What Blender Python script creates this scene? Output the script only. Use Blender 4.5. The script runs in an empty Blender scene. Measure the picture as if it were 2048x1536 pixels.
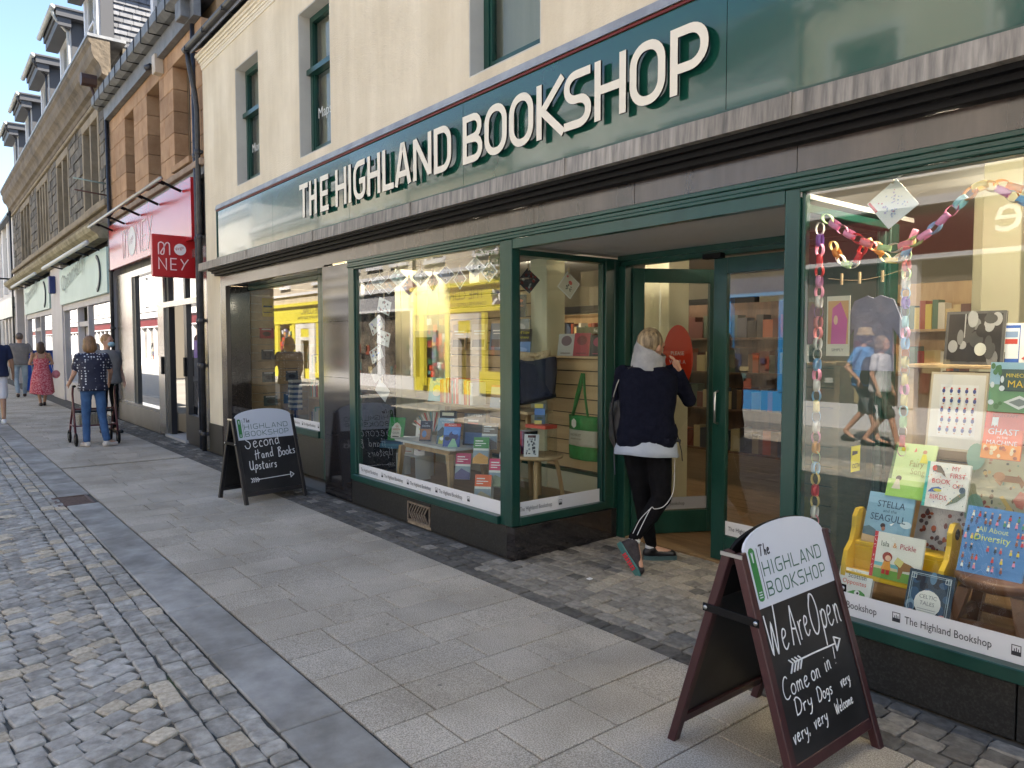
import bpy, bmesh, math, random
import numpy as np
from mathutils import Vector, Matrix
random.seed(7)
S = bpy.context.scene
COL = S.collection
PI = math.pi
# ---------------------------------------------------------------- camera, light, exposure
cam_d = bpy.data.cameras.new('camera'); cam = bpy.data.objects.new('camera', cam_d); COL.objects.link(cam)
cam.location = (0, -3.30, 1.55)
_y, _p, _r = math.radians(-51.2007), math.radians(-3.0539), math.radians(-0.0742)
_f = Vector((math.sin(_y)*math.cos(_p), math.cos(_y)*math.cos(_p), math.sin(_p)))
_rt = Vector((math.cos(_y), -math.sin(_y), 0)); _up = _rt.cross(_f)
_r2 = _rt*math.cos(_r)+_up*math.sin(_r); _u2 = -_rt*math.sin(_r)+_up*math.cos(_r)
cam.matrix_world = Matrix(((_r2.x, _u2.x, -_f.x, 0), (_r2.y, _u2.y, -_f.y, -3.30), (_r2.z, _u2.z, -_f.z, 1.55), (0, 0, 0, 1)))
cam_d.sensor_width = 36; cam_d.lens = 1482.08/2048*36; cam_d.clip_start = .05; cam_d.clip_end = 3000
S.camera = cam
SUN_EL, SUN_AZ = math.radians(47), math.radians(24)       # azimuth from +Y towards +X
w = bpy.data.worlds.new('World'); S.world = w; w.use_nodes = True
nt = w.node_tree; bg = nt.nodes['Background']
sky = nt.nodes.new('ShaderNodeTexSky'); sky.sky_type = 'NISHITA'; sky.sun_disc = False
sky.sun_elevation = SUN_EL; sky.sun_rotation = SUN_AZ; sky.air_density = 1.0; sky.dust_density = .6; sky.ozone_density = 1.2
nt.links.new(sky.outputs[0], bg.inputs[0]); bg.inputs[1].default_value = 0.075
sl = bpy.data.lights.new('sun', 'SUN'); sl.energy = 5.0; sl.angle = math.radians(.5); sl.color = (1, .91, .78)
sun = bpy.data.objects.new('sun', sl); COL.objects.link(sun); sun.location = (5, 10, 30)
_sd = Vector((math.sin(SUN_AZ)*math.cos(SUN_EL), math.cos(SUN_AZ)*math.cos(SUN_EL), math.sin(SUN_EL)))
sun.rotation_euler = _sd.to_track_quat('Z', 'Y').to_euler()
S.view_settings.view_transform = 'Standard'; S.view_settings.look = 'None'
S.view_settings.exposure = 2.35; S.view_settings.gamma = 1; S.view_settings.use_curve_mapping = False
S.render.engine = 'CYCLES'
cy = S.cycles
cy.use_denoising = True; cy.max_bounces = 9; cy.diffuse_bounces = 4; cy.glossy_bounces = 4; cy.transparent_max_bounces = 12
cy.transmission_bounces = 4; cy.caustics_reflective = False; cy.caustics_refractive = False; cy.sample_clamp_indirect = 6
try: cy.denoiser = 'OPENIMAGEDENOISE'; cy.denoising_prefilter = 'ACCURATE'
except Exception: pass

# ---------------------------------------------------------------- materials
_m = {}
def mat(name, c1, c2=None, scale=8, rough=.6, metal=0, spec=.5, bump=0, bscale=None, coat=0, crough=.05, detail=4, island=0, objrand=0, stretch=None, sheen=0, lo=.35, hi=.65, emit=None, est=0, rvar=0, stain=None, spots=None):
    if name in _m: return _m[name]
    m = bpy.data.materials.new(name); m.use_nodes = True; n = m.node_tree.nodes; l = m.node_tree.links
    b = n['Principled BSDF']; b.inputs['Roughness'].default_value = rough; b.inputs['Metallic'].default_value = metal
    b.inputs['Specular IOR Level'].default_value = spec; b.inputs['Coat Weight'].default_value = coat; b.inputs['Coat Roughness'].default_value = crough
    b.inputs['Sheen Weight'].default_value = sheen
    b.inputs['Base Color'].default_value = (*c1, 1)
    tc = n.new('ShaderNodeTexCoord'); src = tc.outputs['Object']
    if stretch:
        mp = n.new('ShaderNodeMapping'); mp.inputs['Scale'].default_value = stretch; l.new(src, mp.inputs[0]); src = mp.outputs[0]
    out = None
    if c2 is not None:
        t = n.new('ShaderNodeTexNoise'); t.inputs['Scale'].default_value = scale; t.inputs['Detail'].default_value = detail; t.inputs['Roughness'].default_value = .62
        l.new(src, t.inputs['Vector'])
        r = n.new('ShaderNodeValToRGB'); r.color_ramp.elements[0].position = lo; r.color_ramp.elements[1].position = hi
        r.color_ramp.elements[0].color = (*c1, 1); r.color_ramp.elements[1].color = (*c2, 1)
        l.new(t.outputs['Fac'], r.inputs[0]); out = r.outputs[0]
        if rvar:
            mr = n.new('ShaderNodeMapRange'); mr.inputs[3].default_value = rough-rvar; mr.inputs[4].default_value = rough+rvar
            l.new(t.outputs['Fac'], mr.inputs[0]); l.new(mr.outputs[0], b.inputs['Roughness'])
    if island or objrand:
        hv = n.new('ShaderNodeHueSaturation')
        if island: g = n.new('ShaderNodeNewGeometry'); ro = g.outputs['Random Per Island']; a = island
        else: g = n.new('ShaderNodeObjectInfo'); ro = g.outputs['Random']; a = objrand
        mr = n.new('ShaderNodeMapRange'); mr.inputs[3].default_value = 1-a; mr.inputs[4].default_value = 1+a; l.new(ro, mr.inputs[0])
        l.new(mr.outputs[0], hv.inputs['Value'])
        if out: l.new(out, hv.inputs['Color'])
        else: hv.inputs['Color'].default_value = (*c1, 1)
        out = hv.outputs[0]
    if stain:
        mp = n.new('ShaderNodeMapping'); mp.inputs['Scale'].default_value = stain[1]; l.new(tc.outputs['Object'], mp.inputs[0])
        t = n.new('ShaderNodeTexNoise'); t.inputs['Scale'].default_value = stain[0]; t.inputs['Detail'].default_value = 7; t.inputs['Roughness'].default_value = .65; l.new(mp.outputs[0], t.inputs['Vector'])
        r = n.new('ShaderNodeValToRGB'); r.color_ramp.elements[0].position = .38; r.color_ramp.elements[1].position = .62; q = 1-stain[2]; r.color_ramp.elements[0].color = (q, q*.98, q*.94, 1); r.color_ramp.elements[1].color = (1, 1, 1, 1); l.new(t.outputs['Fac'], r.inputs[0])
        mx = n.new('ShaderNodeMix'); mx.data_type = 'RGBA'; mx.blend_type = 'MULTIPLY'; mx.inputs[0].default_value = 1
        if out: l.new(out, mx.inputs[6])
        else: mx.inputs[6].default_value = (*c1, 1)
        l.new(r.outputs[0], mx.inputs[7]); out = mx.outputs[2]
    if spots:     # trodden gum and drips
        v = n.new('ShaderNodeTexVoronoi'); v.inputs['Scale'].default_value = spots[0]; l.new(tc.outputs['Object'], v.inputs['Vector'])
        sp = n.new('ShaderNodeSeparateColor'); l.new(v.outputs['Color'], sp.inputs[0])
        a = n.new('ShaderNodeMath'); a.operation = 'LESS_THAN'; a.inputs[1].default_value = spots[1]; l.new(v.outputs['Distance'], a.inputs[0])
        g2 = n.new('ShaderNodeMath'); g2.operation = 'LESS_THAN'; g2.inputs[1].default_value = .45; l.new(sp.outputs[0], g2.inputs[0])
        a2 = n.new('ShaderNodeMath'); a2.operation = 'MULTIPLY'; l.new(a.outputs[0], a2.inputs[0]); l.new(g2.outputs[0], a2.inputs[1])
        a3 = n.new('ShaderNodeMath'); a3.operation = 'MULTIPLY'; a3.inputs[1].default_value = .55; l.new(a2.outputs[0], a3.inputs[0])
        mx = n.new('ShaderNodeMix'); mx.data_type = 'RGBA'; l.new(a3.outputs[0], mx.inputs[0]); l.new(out, mx.inputs[6]); mx.inputs[7].default_value = (*spots[2], 1); out = mx.outputs[2]
    if out: l.new(out, b.inputs['Base Color'])
    if bump:
        t2 = n.new('ShaderNodeTexNoise'); t2.inputs['Scale'].default_value = bscale or scale*3; t2.inputs['Detail'].default_value = 5; l.new(src, t2.inputs['Vector'])
        bp = n.new('ShaderNodeBump'); bp.inputs['Strength'].default_value = 1; bp.inputs['Distance'].default_value = bump
        l.new(t2.outputs['Fac'], bp.inputs['Height']); l.new(bp.outputs[0], b.inputs['Normal'])
    if emit: b.inputs['Emission Color'].default_value = (*emit, 1); b.inputs['Emission Strength'].default_value = est
    _m[name] = m; return m
def glass(name, tint=(.93, .96, .95), k=1.7, rough=0.0, base=0.0):
    if name in _m: return _m[name]
    m = bpy.data.materials.new(name); m.use_nodes = True; n = m.node_tree.nodes; l = m.node_tree.links; n.clear()
    o = n.new('ShaderNodeOutputMaterial'); mx = n.new('ShaderNodeMixShader'); tr = n.new('ShaderNodeBsdfTransparent'); gl = n.new('ShaderNodeBsdfGlossy')
    tr.inputs[0].default_value = (*tint, 1); gl.inputs['Roughness'].default_value = rough; gl.inputs[0].default_value = (1, 1, 1, 1)
    fr = n.new('ShaderNodeFresnel'); fr.inputs['IOR'].default_value = 1.5
    g = n.new('ShaderNodeNewGeometry'); a = n.new('ShaderNodeMath'); a.operation = 'MULTIPLY_ADD'; a.inputs[1].default_value = k; a.inputs[2].default_value = base; a.use_clamp = True
    inv = n.new('ShaderNodeMath'); inv.operation = 'SUBTRACT'; inv.inputs[0].default_value = 1; l.new(g.outputs['Backfacing'], inv.inputs[1])
    m2 = n.new('ShaderNodeMath'); m2.operation = 'MULTIPLY'
    l.new(fr.outputs[0], a.inputs[0]); l.new(a.outputs[0], m2.inputs[0]); l.new(inv.outputs[0], m2.inputs[1])
    l.new(m2.outputs[0], mx.inputs[0]); l.new(tr.outputs[0], mx.inputs[1]); l.new(gl.outputs[0], mx.inputs[2]); l.new(mx.outputs[0], o.inputs[0])
    _m[name] = m; return m

# ---------------------------------------------------------------- mesh helpers
class MB:
    def __init__(s): s.v = []; s.f = []; s.mi = []; s.k = 0; s.T = None; s.sm = []
    def add(s, vs, fs, smooth=False):
        o = len(s.v)
        if s.T is not None: vs = [tuple(s.T @ Vector(p)) for p in vs]
        s.v += vs; s.f += [tuple(i+o for i in f) for f in fs]; s.mi += [s.k]*len(fs); s.sm += [smooth]*len(fs); return s
    def box(s, x0, x1, y0, y1, z0, z1, b=0):
        if x1 < x0: x0, x1 = x1, x0
        if y1 < y0: y0, y1 = y1, y0
        if z1 < z0: z0, z1 = z1, z0
        if b <= 0:
            return s.add([(x0,y0,z0),(x1,y0,z0),(x1,y1,z0),(x0,y1,z0),(x0,y0,z1),(x1,y0,z1),(x1,y1,z1),(x0,y1,z1)],
                  [(0,3,2,1),(4,5,6,7),(0,1,5,4),(1,2,6,5),(2,3,7,6),(3,0,4,7)])
        b = min(b, (x1-x0)*.45, (y1-y0)*.45, (z1-z0)*.45)
        vs = []; idx = {}
        for i, (sx, X, XI) in enumerate(((-1, x0, x0+b), (1, x1, x1-b))):
            for j, (sy, Y, YI) in enumerate(((-1, y0, y0+b), (1, y1, y1-b))):
                for k, (sz, Z, ZI) in enumerate(((-1, z0, z0+b), (1, z1, z1-b))):
                    idx[i, j, k] = len(vs); vs += [(X, YI, ZI), (XI, Y, ZI), (XI, YI, Z)]
        g = lambda i, j, k, a: idx[i, j, k]+a
        fs = []
        fs += [(g(0,0,0,0),g(0,0,1,0),g(0,1,1,0),g(0,1,0,0)), (g(1,0,0,0),g(1,1,0,0),g(1,1,1,0),g(1,0,1,0))]
        fs += [(g(0,0,0,1),g(1,0,0,1),g(1,0,1,1),g(0,0,1,1)), (g(0,1,0,1),g(0,1,1,1),g(1,1,1,1),g(1,1,0,1))]
        fs += [(g(0,0,0,2),g(0,1,0,2),g(1,1,0,2),g(1,0,0,2)), (g(0,0,1,2),g(1,0,1,2),g(1,1,1,2),g(0,1,1,2))]
        for j in (0, 1):
            for k in (0, 1): q = (g(0,j,k,1),g(1,j,k,1),g(1,j,k,2),g(0,j,k,2)); fs.append(q if j == k else q[::-1])
        for i in (0, 1):
            for k in (0, 1): q = (g(i,0,k,0),g(i,1,k,0),g(i,1,k,2),g(i,0,k,2)); fs.append(q[::-1] if i == k else q)
            for j in (0, 1): q = (g(i,j,0,0),g(i,j,1,0),g(i,j,1,1),g(i,j,0,1)); fs.append(q if i == j else q[::-1])
        for i in (0, 1):
            for j in (0, 1):
                for k in (0, 1): q = (g(i,j,k,0),g(i,j,k,1),g(i,j,k,2)); fs.append(q if (i+j+k) % 2 == 0 else q[::-1])
        fs = [tuple(f) for f in fs]
        return s.add(vs, fs)
    def prism(s, poly, z0, z1, ch=0, axis='z'):
        # poly ccw in (a,b); extruded along third axis; ch: chamfer of the z1 rim
        n = len(poly); cx = sum(p[0] for p in poly)/n; cyy = sum(p[1] for p in poly)/n
        rings = [[(x, y, z0) for x, y in poly]]
        if ch:
            rings.append([(x, y, z1-ch) for x, y in poly])
            r = []
            for x, y in poly:
                dx, dy = x-cx, y-cyy; L = math.hypot(dx, dy) or 1; k = max(0, 1-ch*1.2/L); r.append((cx+dx*k, cyy+dy*k, z1))
            rings.append(r)
        else: rings.append([(x, y, z1) for x, y in poly])
        vs = [p for r in rings for p in r]
        fs = [tuple(range(n))[::-1]]
        for k in range(len(rings)-1):
            for i in range(n): j = (i+1) % n; fs.append((k*n+i, k*n+j, (k+1)*n+j, (k+1)*n+i))
        fs.append(tuple((len(rings)-1)*n+i for i in range(n)))
        if axis == 'y':      # (a,b)->(x,z), extrude along y
            vs = [(x, z, y) for x, y, z in vs]; fs = [f[::-1] for f in fs]
        elif axis == 'x':    # (a,b)->(y,z), extrude along x
            vs = [(z, x, y) for x, y, z in vs]
        return s.add(vs, fs)
    def tube(s, pts, r, n=8, caps=True, smooth=True, sq=1):
        pts = [Vector(p) for p in pts]; m = len(pts); rs = r if isinstance(r, (list, tuple)) else [r]*m
        vs = []; fs = []; up = None
        for i, p in enumerate(pts):
            d = (pts[min(i+1, m-1)]-pts[max(i-1, 0)]).normalized()
            if up is None: up = Vector((0, 0, 1)) if abs(d.z) < .9 else Vector((1, 0, 0))
            a = d.cross(up).normalized(); b = a.cross(d).normalized(); up = b
            for k in range(n): t = 2*PI*k/n; vs.append(tuple(p+(a*math.cos(t)+b*math.sin(t)*sq)*rs[i]))
        for i in range(m-1):
            for k in range(n): k2 = (k+1) % n; fs.append((i*n+k, i*n+k2, (i+1)*n+k2, (i+1)*n+k))
        if caps: fs.append(tuple(range(n))[::-1]); fs.append(tuple((m-1)*n+k for k in range(n)))
        return s.add(vs, fs, smooth)
    def lathe(s, prof, c=(0, 0, 0), n=20, smooth=True):
        vs = []; fs = []; m = len(prof)
        for r, z in prof:
            for k in range(n): t = 2*PI*k/n; vs.append((c[0]+r*math.cos(t), c[1]+r*math.sin(t), c[2]+z))
        for i in range(m-1):
            for k in range(n): k2 = (k+1) % n; fs.append((i*n+k, i*n+k2, (i+1)*n+k2, (i+1)*n+k))
        fs.append(tuple(range(n))[::-1]); fs.append(tuple((m-1)*n+k for k in range(n)))
        return s.add(vs, fs, smooth)
    def stroke(s, pts, w, h=0, d=.004, closed=False):
        # thick ribbon in local xy plane, front face at z=h+d, back at z=h
        P = [Vector((p[0], p[1])) for p in pts]
        Q = [P[0]]
        for p in P[1:]:
            if (p-Q[-1]).length > 1e-5: Q.append(p)
        P = Q; n = len(P)
        if n < 2: return s
        if closed and (P[0]-P[-1]).length < 1e-4: P = P[:-1]; n -= 1
        L = []; R = []
        for i in range(n):
            a = P[i-1] if (i > 0 or closed) else None; b = P[(i+1) % n] if (i < n-1 or closed) else None
            d1 = (P[i]-a).normalized() if a is not None else (b-P[i]).normalized()
            d2 = (b-P[i]).normalized() if b is not None else d1
            t = d1+d2
            if t.length < .2: t = d1.copy()
            t.normalize(); nrm = Vector((-t.y, t.x)); c = max(.45, nrm.dot(Vector((-d1.y, d1.x)))); ww = w[i] if isinstance(w, list) else w
            L.append(P[i]+nrm*ww/2/c); R.append(P[i]-nrm*ww/2/c)
        vs = []; fs = []
        for i in range(n): vs += [(L[i].x, L[i].y, h+d), (R[i].x, R[i].y, h+d), (L[i].x, L[i].y, h), (R[i].x, R[i].y, h)]
        for i in range(n if closed else n-1):
            a = 4*i; b = 4*((i+1) % n); fs += [(a, a+1, b+1, b), (a, b, b+2, a+2), (a+1, a+3, b+3, b+1)]
        if not closed: fs += [(0, 2, 3, 1), (4*n-4, 4*n-3, 4*n-1, 4*n-2)]
        return s.add(vs, fs)
ORG = {}
def link(o): COL.objects.link(o); return o
def mesh_of(mb, name, mats, off=(0, 0, 0)):
    me = bpy.data.meshes.new(name)
    o = off; vs = [(p[0]-o[0], p[1]-o[1], p[2]-o[2]) for p in mb.v] if any(o) else mb.v
    me.from_pydata(vs, [], mb.f)
    for m in (mats if isinstance(mats, (list, tuple)) else [mats]): me.materials.append(m)
    if any(mb.mi): me.polygons.foreach_set('material_index', mb.mi)
    if any(mb.sm): me.polygons.foreach_set('use_smooth', mb.sm)
    me.update(); return me
def tag(o, label=None, cat=None, group=None, kind=None):
    if label: o['label'] = label
    if cat: o['category'] = cat
    if group: o['group'] = group
    if kind: o['kind'] = kind
    return o
def root(name, loc, label=None, cat=None, group=None, rz=0, kind=None, local=False):
    o = link(bpy.data.objects.new(name, None)); o.location = loc; o.rotation_euler.z = rz; o.empty_display_size = .1
    ORG[o.name] = (0, 0, 0) if (local or rz) else tuple(loc); return tag(o, label, cat, group, kind)
def part(name, mb, mats, parent=None, label=None, kind=None, bev=0):
    off = ORG.get(parent.name, (0, 0, 0)) if parent else (0, 0, 0)
    if parent is None:   # centre own origin
        me = mesh_of(mb, name, mats)
    else: me = mesh_of(mb, name, mats, off)
    o = link(bpy.data.objects.new(name, me)); o.parent = parent
    if parent: ORG[o.name] = off
    if label: o['label'] = label
    if kind: o['kind'] = kind
    if bev:
        md = o.modifiers.new('b', 'BEVEL'); md.width = bev; md.segments = 2; md.limit_method = 'ANGLE'
    return o
def single(name, mb, mats, label, cat, group=None, kind=None, loc=(0, 0, 0), bev=0):
    me = mesh_of(mb, name, mats, loc); o = link(bpy.data.objects.new(name, me)); o.location = loc; ORG[o.name] = tuple(loc)
    if bev:
        md = o.modifiers.new('b', 'BEVEL'); md.width = bev; md.segments = 2; md.limit_method = 'ANGLE'
    return tag(o, label, cat, group, kind)
def box(*a, **k): m = MB(); m.box(*a, **k); return m
def inst(src, name, loc=(0, 0, 0), rot=(0, 0, 0), scale=(1, 1, 1), parent=None):
    o = link(bpy.data.objects.new(name, src.data if hasattr(src, 'data') else src)); o.location = loc; o.rotation_euler = rot; o.scale = scale; o.parent = parent; return o
def frame_T(o, u, v):      # maps local (x,y,z) -> o + x*u + y*v + z*(u x v)
    u = Vector(u).normalized(); v = Vector(v).normalized(); n = u.cross(v)
    return Matrix(((u.x, v.x, n.x, o[0]), (u.y, v.y, n.y, o[1]), (u.z, v.z, n.z, o[2]), (0, 0, 0, 1)))
_tx = {}
def text_mb(mb, s, size, T, align='LEFT', sx=1, d=.0006, bold=0, h=.0008):
    """block lettering as thin raised print"""
    key = (s, align)
    if key not in _tx:
        c = bpy.data.curves.new('t', 'FONT'); c.body = s; c.align_x = align; c.resolution_u = 2; c.fill_mode = 'FRONT'; c.dimensions = '2D'
        o = bpy.data.objects.new('t', c); me = o.to_mesh()
        _tx[key] = ([tuple(v.co) for v in me.vertices], [tuple(p.vertices) for p in me.polygons]); o.to_mesh_clear(); bpy.data.objects.remove(o); bpy.data.curves.remove(c)
    vs, fs = _tx[key]; old = mb.T; mb.T = T @ Matrix.Diagonal((size*sx, size, 1, 1)) if old is None else old @ T @ Matrix.Diagonal((size*sx, size, 1, 1))
    mb.add([(x, y, h+d) for x, y, z in vs], fs); mb.T = old
def cr(pts, n=5, closed=False):   # Catmull-Rom through 2-D or 3-D points
    P = [Vector(p) for p in pts]; m = len(P); out = []
    for i in range(m if closed else m-1):
        a, b, c, d = (P[(i-1) % m] if (closed or i) else P[0]), P[i], P[(i+1) % m], (P[(i+2) % m] if (closed or i+2 < m) else P[-1])
        for k in range(n):
            t = k/n; out.append(.5*((2*b)+(c-a)*t+(2*a-5*b+4*c-d)*t*t+(3*b-a-3*c+d)*t**3))
    if not closed: out.append(P[-1])
    return [tuple(p) for p in out]
# ---------------------------------------------------------------- ground
mortar = mat('joint_grit', (.075, .068, .058), (.11, .10, .085), 30, .95, bump=.002)
def moss_mat():
    m = mat('joint_moss', (.085, .08, .068), (.06, .085, .03), 2.4, .95, bump=.004, bscale=60, lo=.55, hi=.66, detail=8); return m
gb = MB(); gb.box(-400, 400, -400, 400, -.30, -.055)
single('ground', gb, mat('far_ground', (.12, .11, .1), (.17, .16, .14), .5, .95), None, None, kind='structure')
cob_far = mat('cobble_far', (.16, .17, .18), (.25, .24, .21), 7, .8, bump=.01, bscale=9)
rd = MB(); rd.box(-70, 30, -8.0, -2.222, -.055, -.012)
road = single('road', rd, moss_mat(), None, None, kind='structure')
rd2 = MB(); rd2.box(-70, -24.0, -7.6, -2.24, -.012, -.003); rd2.box(-24.0, 30, -7.6, -5.05, -.012, -.003)
part('far_paving', rd2, cob_far, road, kind='stuff')
cobm = [mat('cobble_grey', (.31, .292, .262), (.52, .495, .45), 16, .85, spec=.12, stain=(2.2, (1, 1, 1), .3), bump=.004, bscale=35, objrand=.16, island=0),
        mat('cobble_buff', (.38, .32, .24), (.56, .49, .38), 40, .85, spec=.12, bump=.004, bscale=60, objrand=.16)]
cobs = [mat('cobble_grey_s', (.31, .292, .262), (.52, .495, .45), 16, .85, spec=.12, stain=(2.2, (1, 1, 1), .3), bump=.004, bscale=35, island=.16),
        mat('cobble_buff_s', (.38, .32, .24), (.56, .49, .38), 40, .85, spec=.12, bump=.004, bscale=60, island=.16)]
rnd = random.random
def stone_poly(cx, cy, lx, ly, ang, jit):
    ca, sa = math.cos(ang), math.sin(ang); out = []
    for sx, sy in ((-1, -1), (0, -1.04), (1, -1), (1.04, 0), (1, 1), (0, 1.04), (-1, 1), (-1.04, 0)):
        k = .965 if sx and sy and abs(sx) == 1 and abs(sy) == 1 else 1
        x = sx*lx/2*k+(rnd()-.5)*jit; y = sy*ly/2*k+(rnd()-.5)*jit
        out.append((cx+x*ca-y*sa, cy+x*sa+y*ca))
    return out
def dome(mb, poly, z0, z1, tilt=0):
    n = len(poly); cx = sum(p[0] for p in poly)/n; cyy = sum(p[1] for p in poly)/n
    tx, ty = (rnd()-.5)*tilt, (rnd()-.5)*tilt
    vs = [(x, y, z0) for x, y in poly]; vs += [(x, y, z1-.006+tx*(x-cx)+ty*(y-cyy)) for x, y in poly]
    vs += [(cx+(x-cx)*.87, cyy+(y-cyy)*.87, z1+tx*(x-cx)+ty*(y-cyy)) for x, y in poly]
    fs = []
    for k in (0, 1):
        for i in range(n): j = (i+1) % n; fs.append((k*n+i, k*n+j, (k+1)*n+j, (k+1)*n+i))
    fs.append(tuple(2*n+i for i in range(n)))
    mb.add(vs, fs)
# rows along the kerb, then segmental arcs
stones = []
y = -2.275
for row, wd in enumerate((.098, .105, .1)):
    x = 2.5
    while x > -24:
        L = .09+rnd()*.075; stones.append((x-L/2, y, L-.009, wd-.009, (rnd()-.5)*.06)); x -= L
    y -= wd+.002
y0 = y+.045
W = 1.25
for strip in range(3):
    yc = y0-W*(strip+.5); k = 0; x = 2.8
    while x > -24.3:
        n = 12
        for i in range(n):
            t = (i+.5)/n*2-1; yy = yc+t*W/2; xx = x+.20*(1-t*t)-(.10 if strip % 2 else 0)
            slope = math.atan2(-.20*2*t/(W/2), 1); cs_ = math.cos(slope)
            stones.append((xx+(rnd()-.5)*.012, yy+(rnd()-.5)*.008, .108*cs_-.006+(rnd()-.5)*.010, W/n/cs_-.007+(rnd()-.5)*.012, -slope))
        x -= .108
def seen(x, y): return y > -3.36+.073*abs(x) and x < -2.2
vis = sorted([s for s in stones if seen(s[0], s[1])], key=lambda s: math.hypot(s[0], s[1]+3.3))
single_set = set(id(s) for s in vis[:300])
cm = MB()
for s in stones:
    buff = rnd() < .13; poly = stone_poly(*s, .010); z = .004+(rnd()-.5)*.007
    if id(s) in single_set:
        q = MB(); dome(q, poly, -.012, z, .09); part('cobblestone', q, cobm[buff], road)
    else: cm.k = int(buff); dome(cm, poly, -.012, z, .09)
part('cobblestones', cm, cobs, road, kind='stuff')
# kerb
kb = MB(); kb.box(-70, 30, -2.222, -1.935, -.055, -.012); kerb = single('kerb_line', kb, mortar, None, None, kind='structure')
km = mat('kerb_granite', (.30, .29, .27), (.46, .445, .415), 3.0, .8, spec=.15, stain=(1.6, (1, 1, 1), .35), spots=(4, .05, (.5, .49, .46)), bump=.0015, bscale=90, objrand=.09, rvar=.12)
x = 2.2; kj = [-2.83, -3.757, -4.52, -5.43, -6.55, -7.35, -8.18]; js = [3.4, 2.5, 1.65, .8, -.1, -.95, -1.9]+kj+[-8.70]
while js[-1] > -40: js.append(js[-1]-.78-rnd()*.25)
for a, b in zip(js[:-1], js[1:]):
    if abs(a+8.18) < .01: continue
    part('kerb_stone', box(b+.004, a-.004, -2.218, -1.941, -.012, .006+rnd()*.002, .006), km, kerb)
# pavement slabs
pv = MB(); pv.box(-70, 30, -1.935, 0.03, -.055, -.012); pave = single('pavement', pv, mortar, None, None, kind='structure')
slm = mat('slab_granite', (.31, .275, .225), (.70, .625, .52), 170, .9, spec=.15, stain=(1.1, (1, 1, 1), .26), spots=(5, .055, (.12, .115, .10)), bump=.0018, bscale=300, objrand=.085, detail=2)
x = -2.304+.2885*12; sl = []
while x > -44:
    y = -1.931; wd = .2885
    if abs(x+10.6) < .14: x -= .10; continue
    first = True
    while y < -.45:
        L = random.choice((.3, .4, .4, .5)); L = (L*.5+.1) if first and rnd() < .5 else L; first = False
        y2 = y+L
        if -.445-y2 < .16: y2 = -.445
        sl.append((x-wd+.0035, x-.0035, y+.0035, y2-.0035)); y = y2
    x -= wd
sl.sort(key=lambda s: (s[0]+1.0)**2 if s[0] < -.6 else 1e3+s[0])
ss = MB()
for i, s in enumerate(sl):
    z = .004+rnd()*.002
    if i < 295: part('paving_slab', box(*s, -.012, z, .003), slm, pave)
    else: ss.box(*s, -.012, z)
part('paving_slabs', ss, slm, pave, kind='stuff')
# brown discharge channel setts
bm = mat('sett_brown', (.16, .11, .07), (.26, .2, .14), 30, .8, bump=.003, objrand=.2)
y = -1.9
while y < -.45:
    q = MB(); dome(q, stone_poly(-10.59+(rnd()-.5)*.02-.0*y, y, .085, .075, 0, .012), -.012, .004, .1); part('channel_sett', q, bm, pave); y += .088
# sett strip beside the shop fronts
st = [mat('sett_dark', (.10, .09, .077), (.17, .155, .135), 18, .85, spec=.15, bump=.003, bscale=40, objrand=.22),
      mat('sett_mid', (.20, .178, .148), (.33, .295, .245), 22, .85, spec=.15, bump=.003, bscale=40, objrand=.2),
      mat('sett_buff', (.29, .25, .195), (.40, .35, .275), 60, .85, spec=.15, bump=.003, bscale=60, objrand=.14)]
st2 = [mat('sett_dark_s', (.10, .09, .077), (.17, .155, .135), 18, .85, spec=.15, bump=.003, bscale=40, island=.22), mat('sett_mid_s', (.20, .178, .148), (.33, .295, .245), 22, .85, spec=.15, bump=.003, bscale=40, island=.2)]
sp = MB(); sp.box(-4.13, -1.9, .03, 1.12, -.055, -.012)
strip = single('sett_strip', sp, mortar, None, None, kind='structure')
setts = []
def motif(x, y):      # pale curved band set in the entrance
    dx, dy = x+2.78, y-.42
    r = math.hypot(dx*1.0, dy*.9)
    return (abs(r-.30) < .05 and dy > -.2) or (abs(r-.56) < .055) or (abs(dy+dx*.5+.02) < .05 and r < .3)
y = -.385; r0 = True; rowi = 0
for wd in (.105, .095, .095, .095):
    x = 2.5+rnd()*.1
    while x > -22:
        L = (.10+rnd()*.05); L = .17 if r0 and rnd() < .6 else L
        inent = -4.1 < x < -1.95
        kd = 0 if (r0 or not inent) else 1
        if inent and not r0 and motif(x, y): kd = 2
        if not inent and not r0 and rnd() < .2: kd = 1
        setts.append((x-L/2, y, L-.006, wd-.006, (rnd()-.5)*.08, kd)); x -= L
    y += wd+(.0 if not r0 else .0); r0 = False
y = .0
while y < 1.09:
    x = -1.98
    while x > -4.1:
        L = .10+rnd()*.03; kd = 2 if motif(x, y) else (1 if rnd() < .9 and y > -.1 else 0)
        setts.append((x-L/2, y, L-.005, .091, (rnd()-.5)*.08+.12*math.sin(x*3), kd)); x -= L
    y += .096
setts = [s for s in setts if not (s[1] > -.02 and (s[0] < -4.1 or s[0] > -1.97))]
setts.sort(key=lambda s: math.hypot(s[0]+.3, s[1]+3.0) if s[0] < -.7 else 99-s[0])
cm = MB()
for i, s in enumerate(setts):
    poly = stone_poly(*s[:5], .008); z = .003+(rnd()-.5)*.006
    if i < 300: q = MB(); dome(q, poly, -.012, z, .05); part('sett', q, st[s[5]], strip)
    else: cm.k = min(1, s[5]); dome(cm, poly, -.012, z, .05)
part('setts', cm, st2, strip, kind='stuff')
# opposite pavement
op = MB(); op.box(-70, 30, -10.0, -7.6, -.055, .0)
single('pavement', op, mat('far_slabs', (.30, .285, .26), (.38, .365, .33), 3, .85), None, None, kind='structure')
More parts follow.
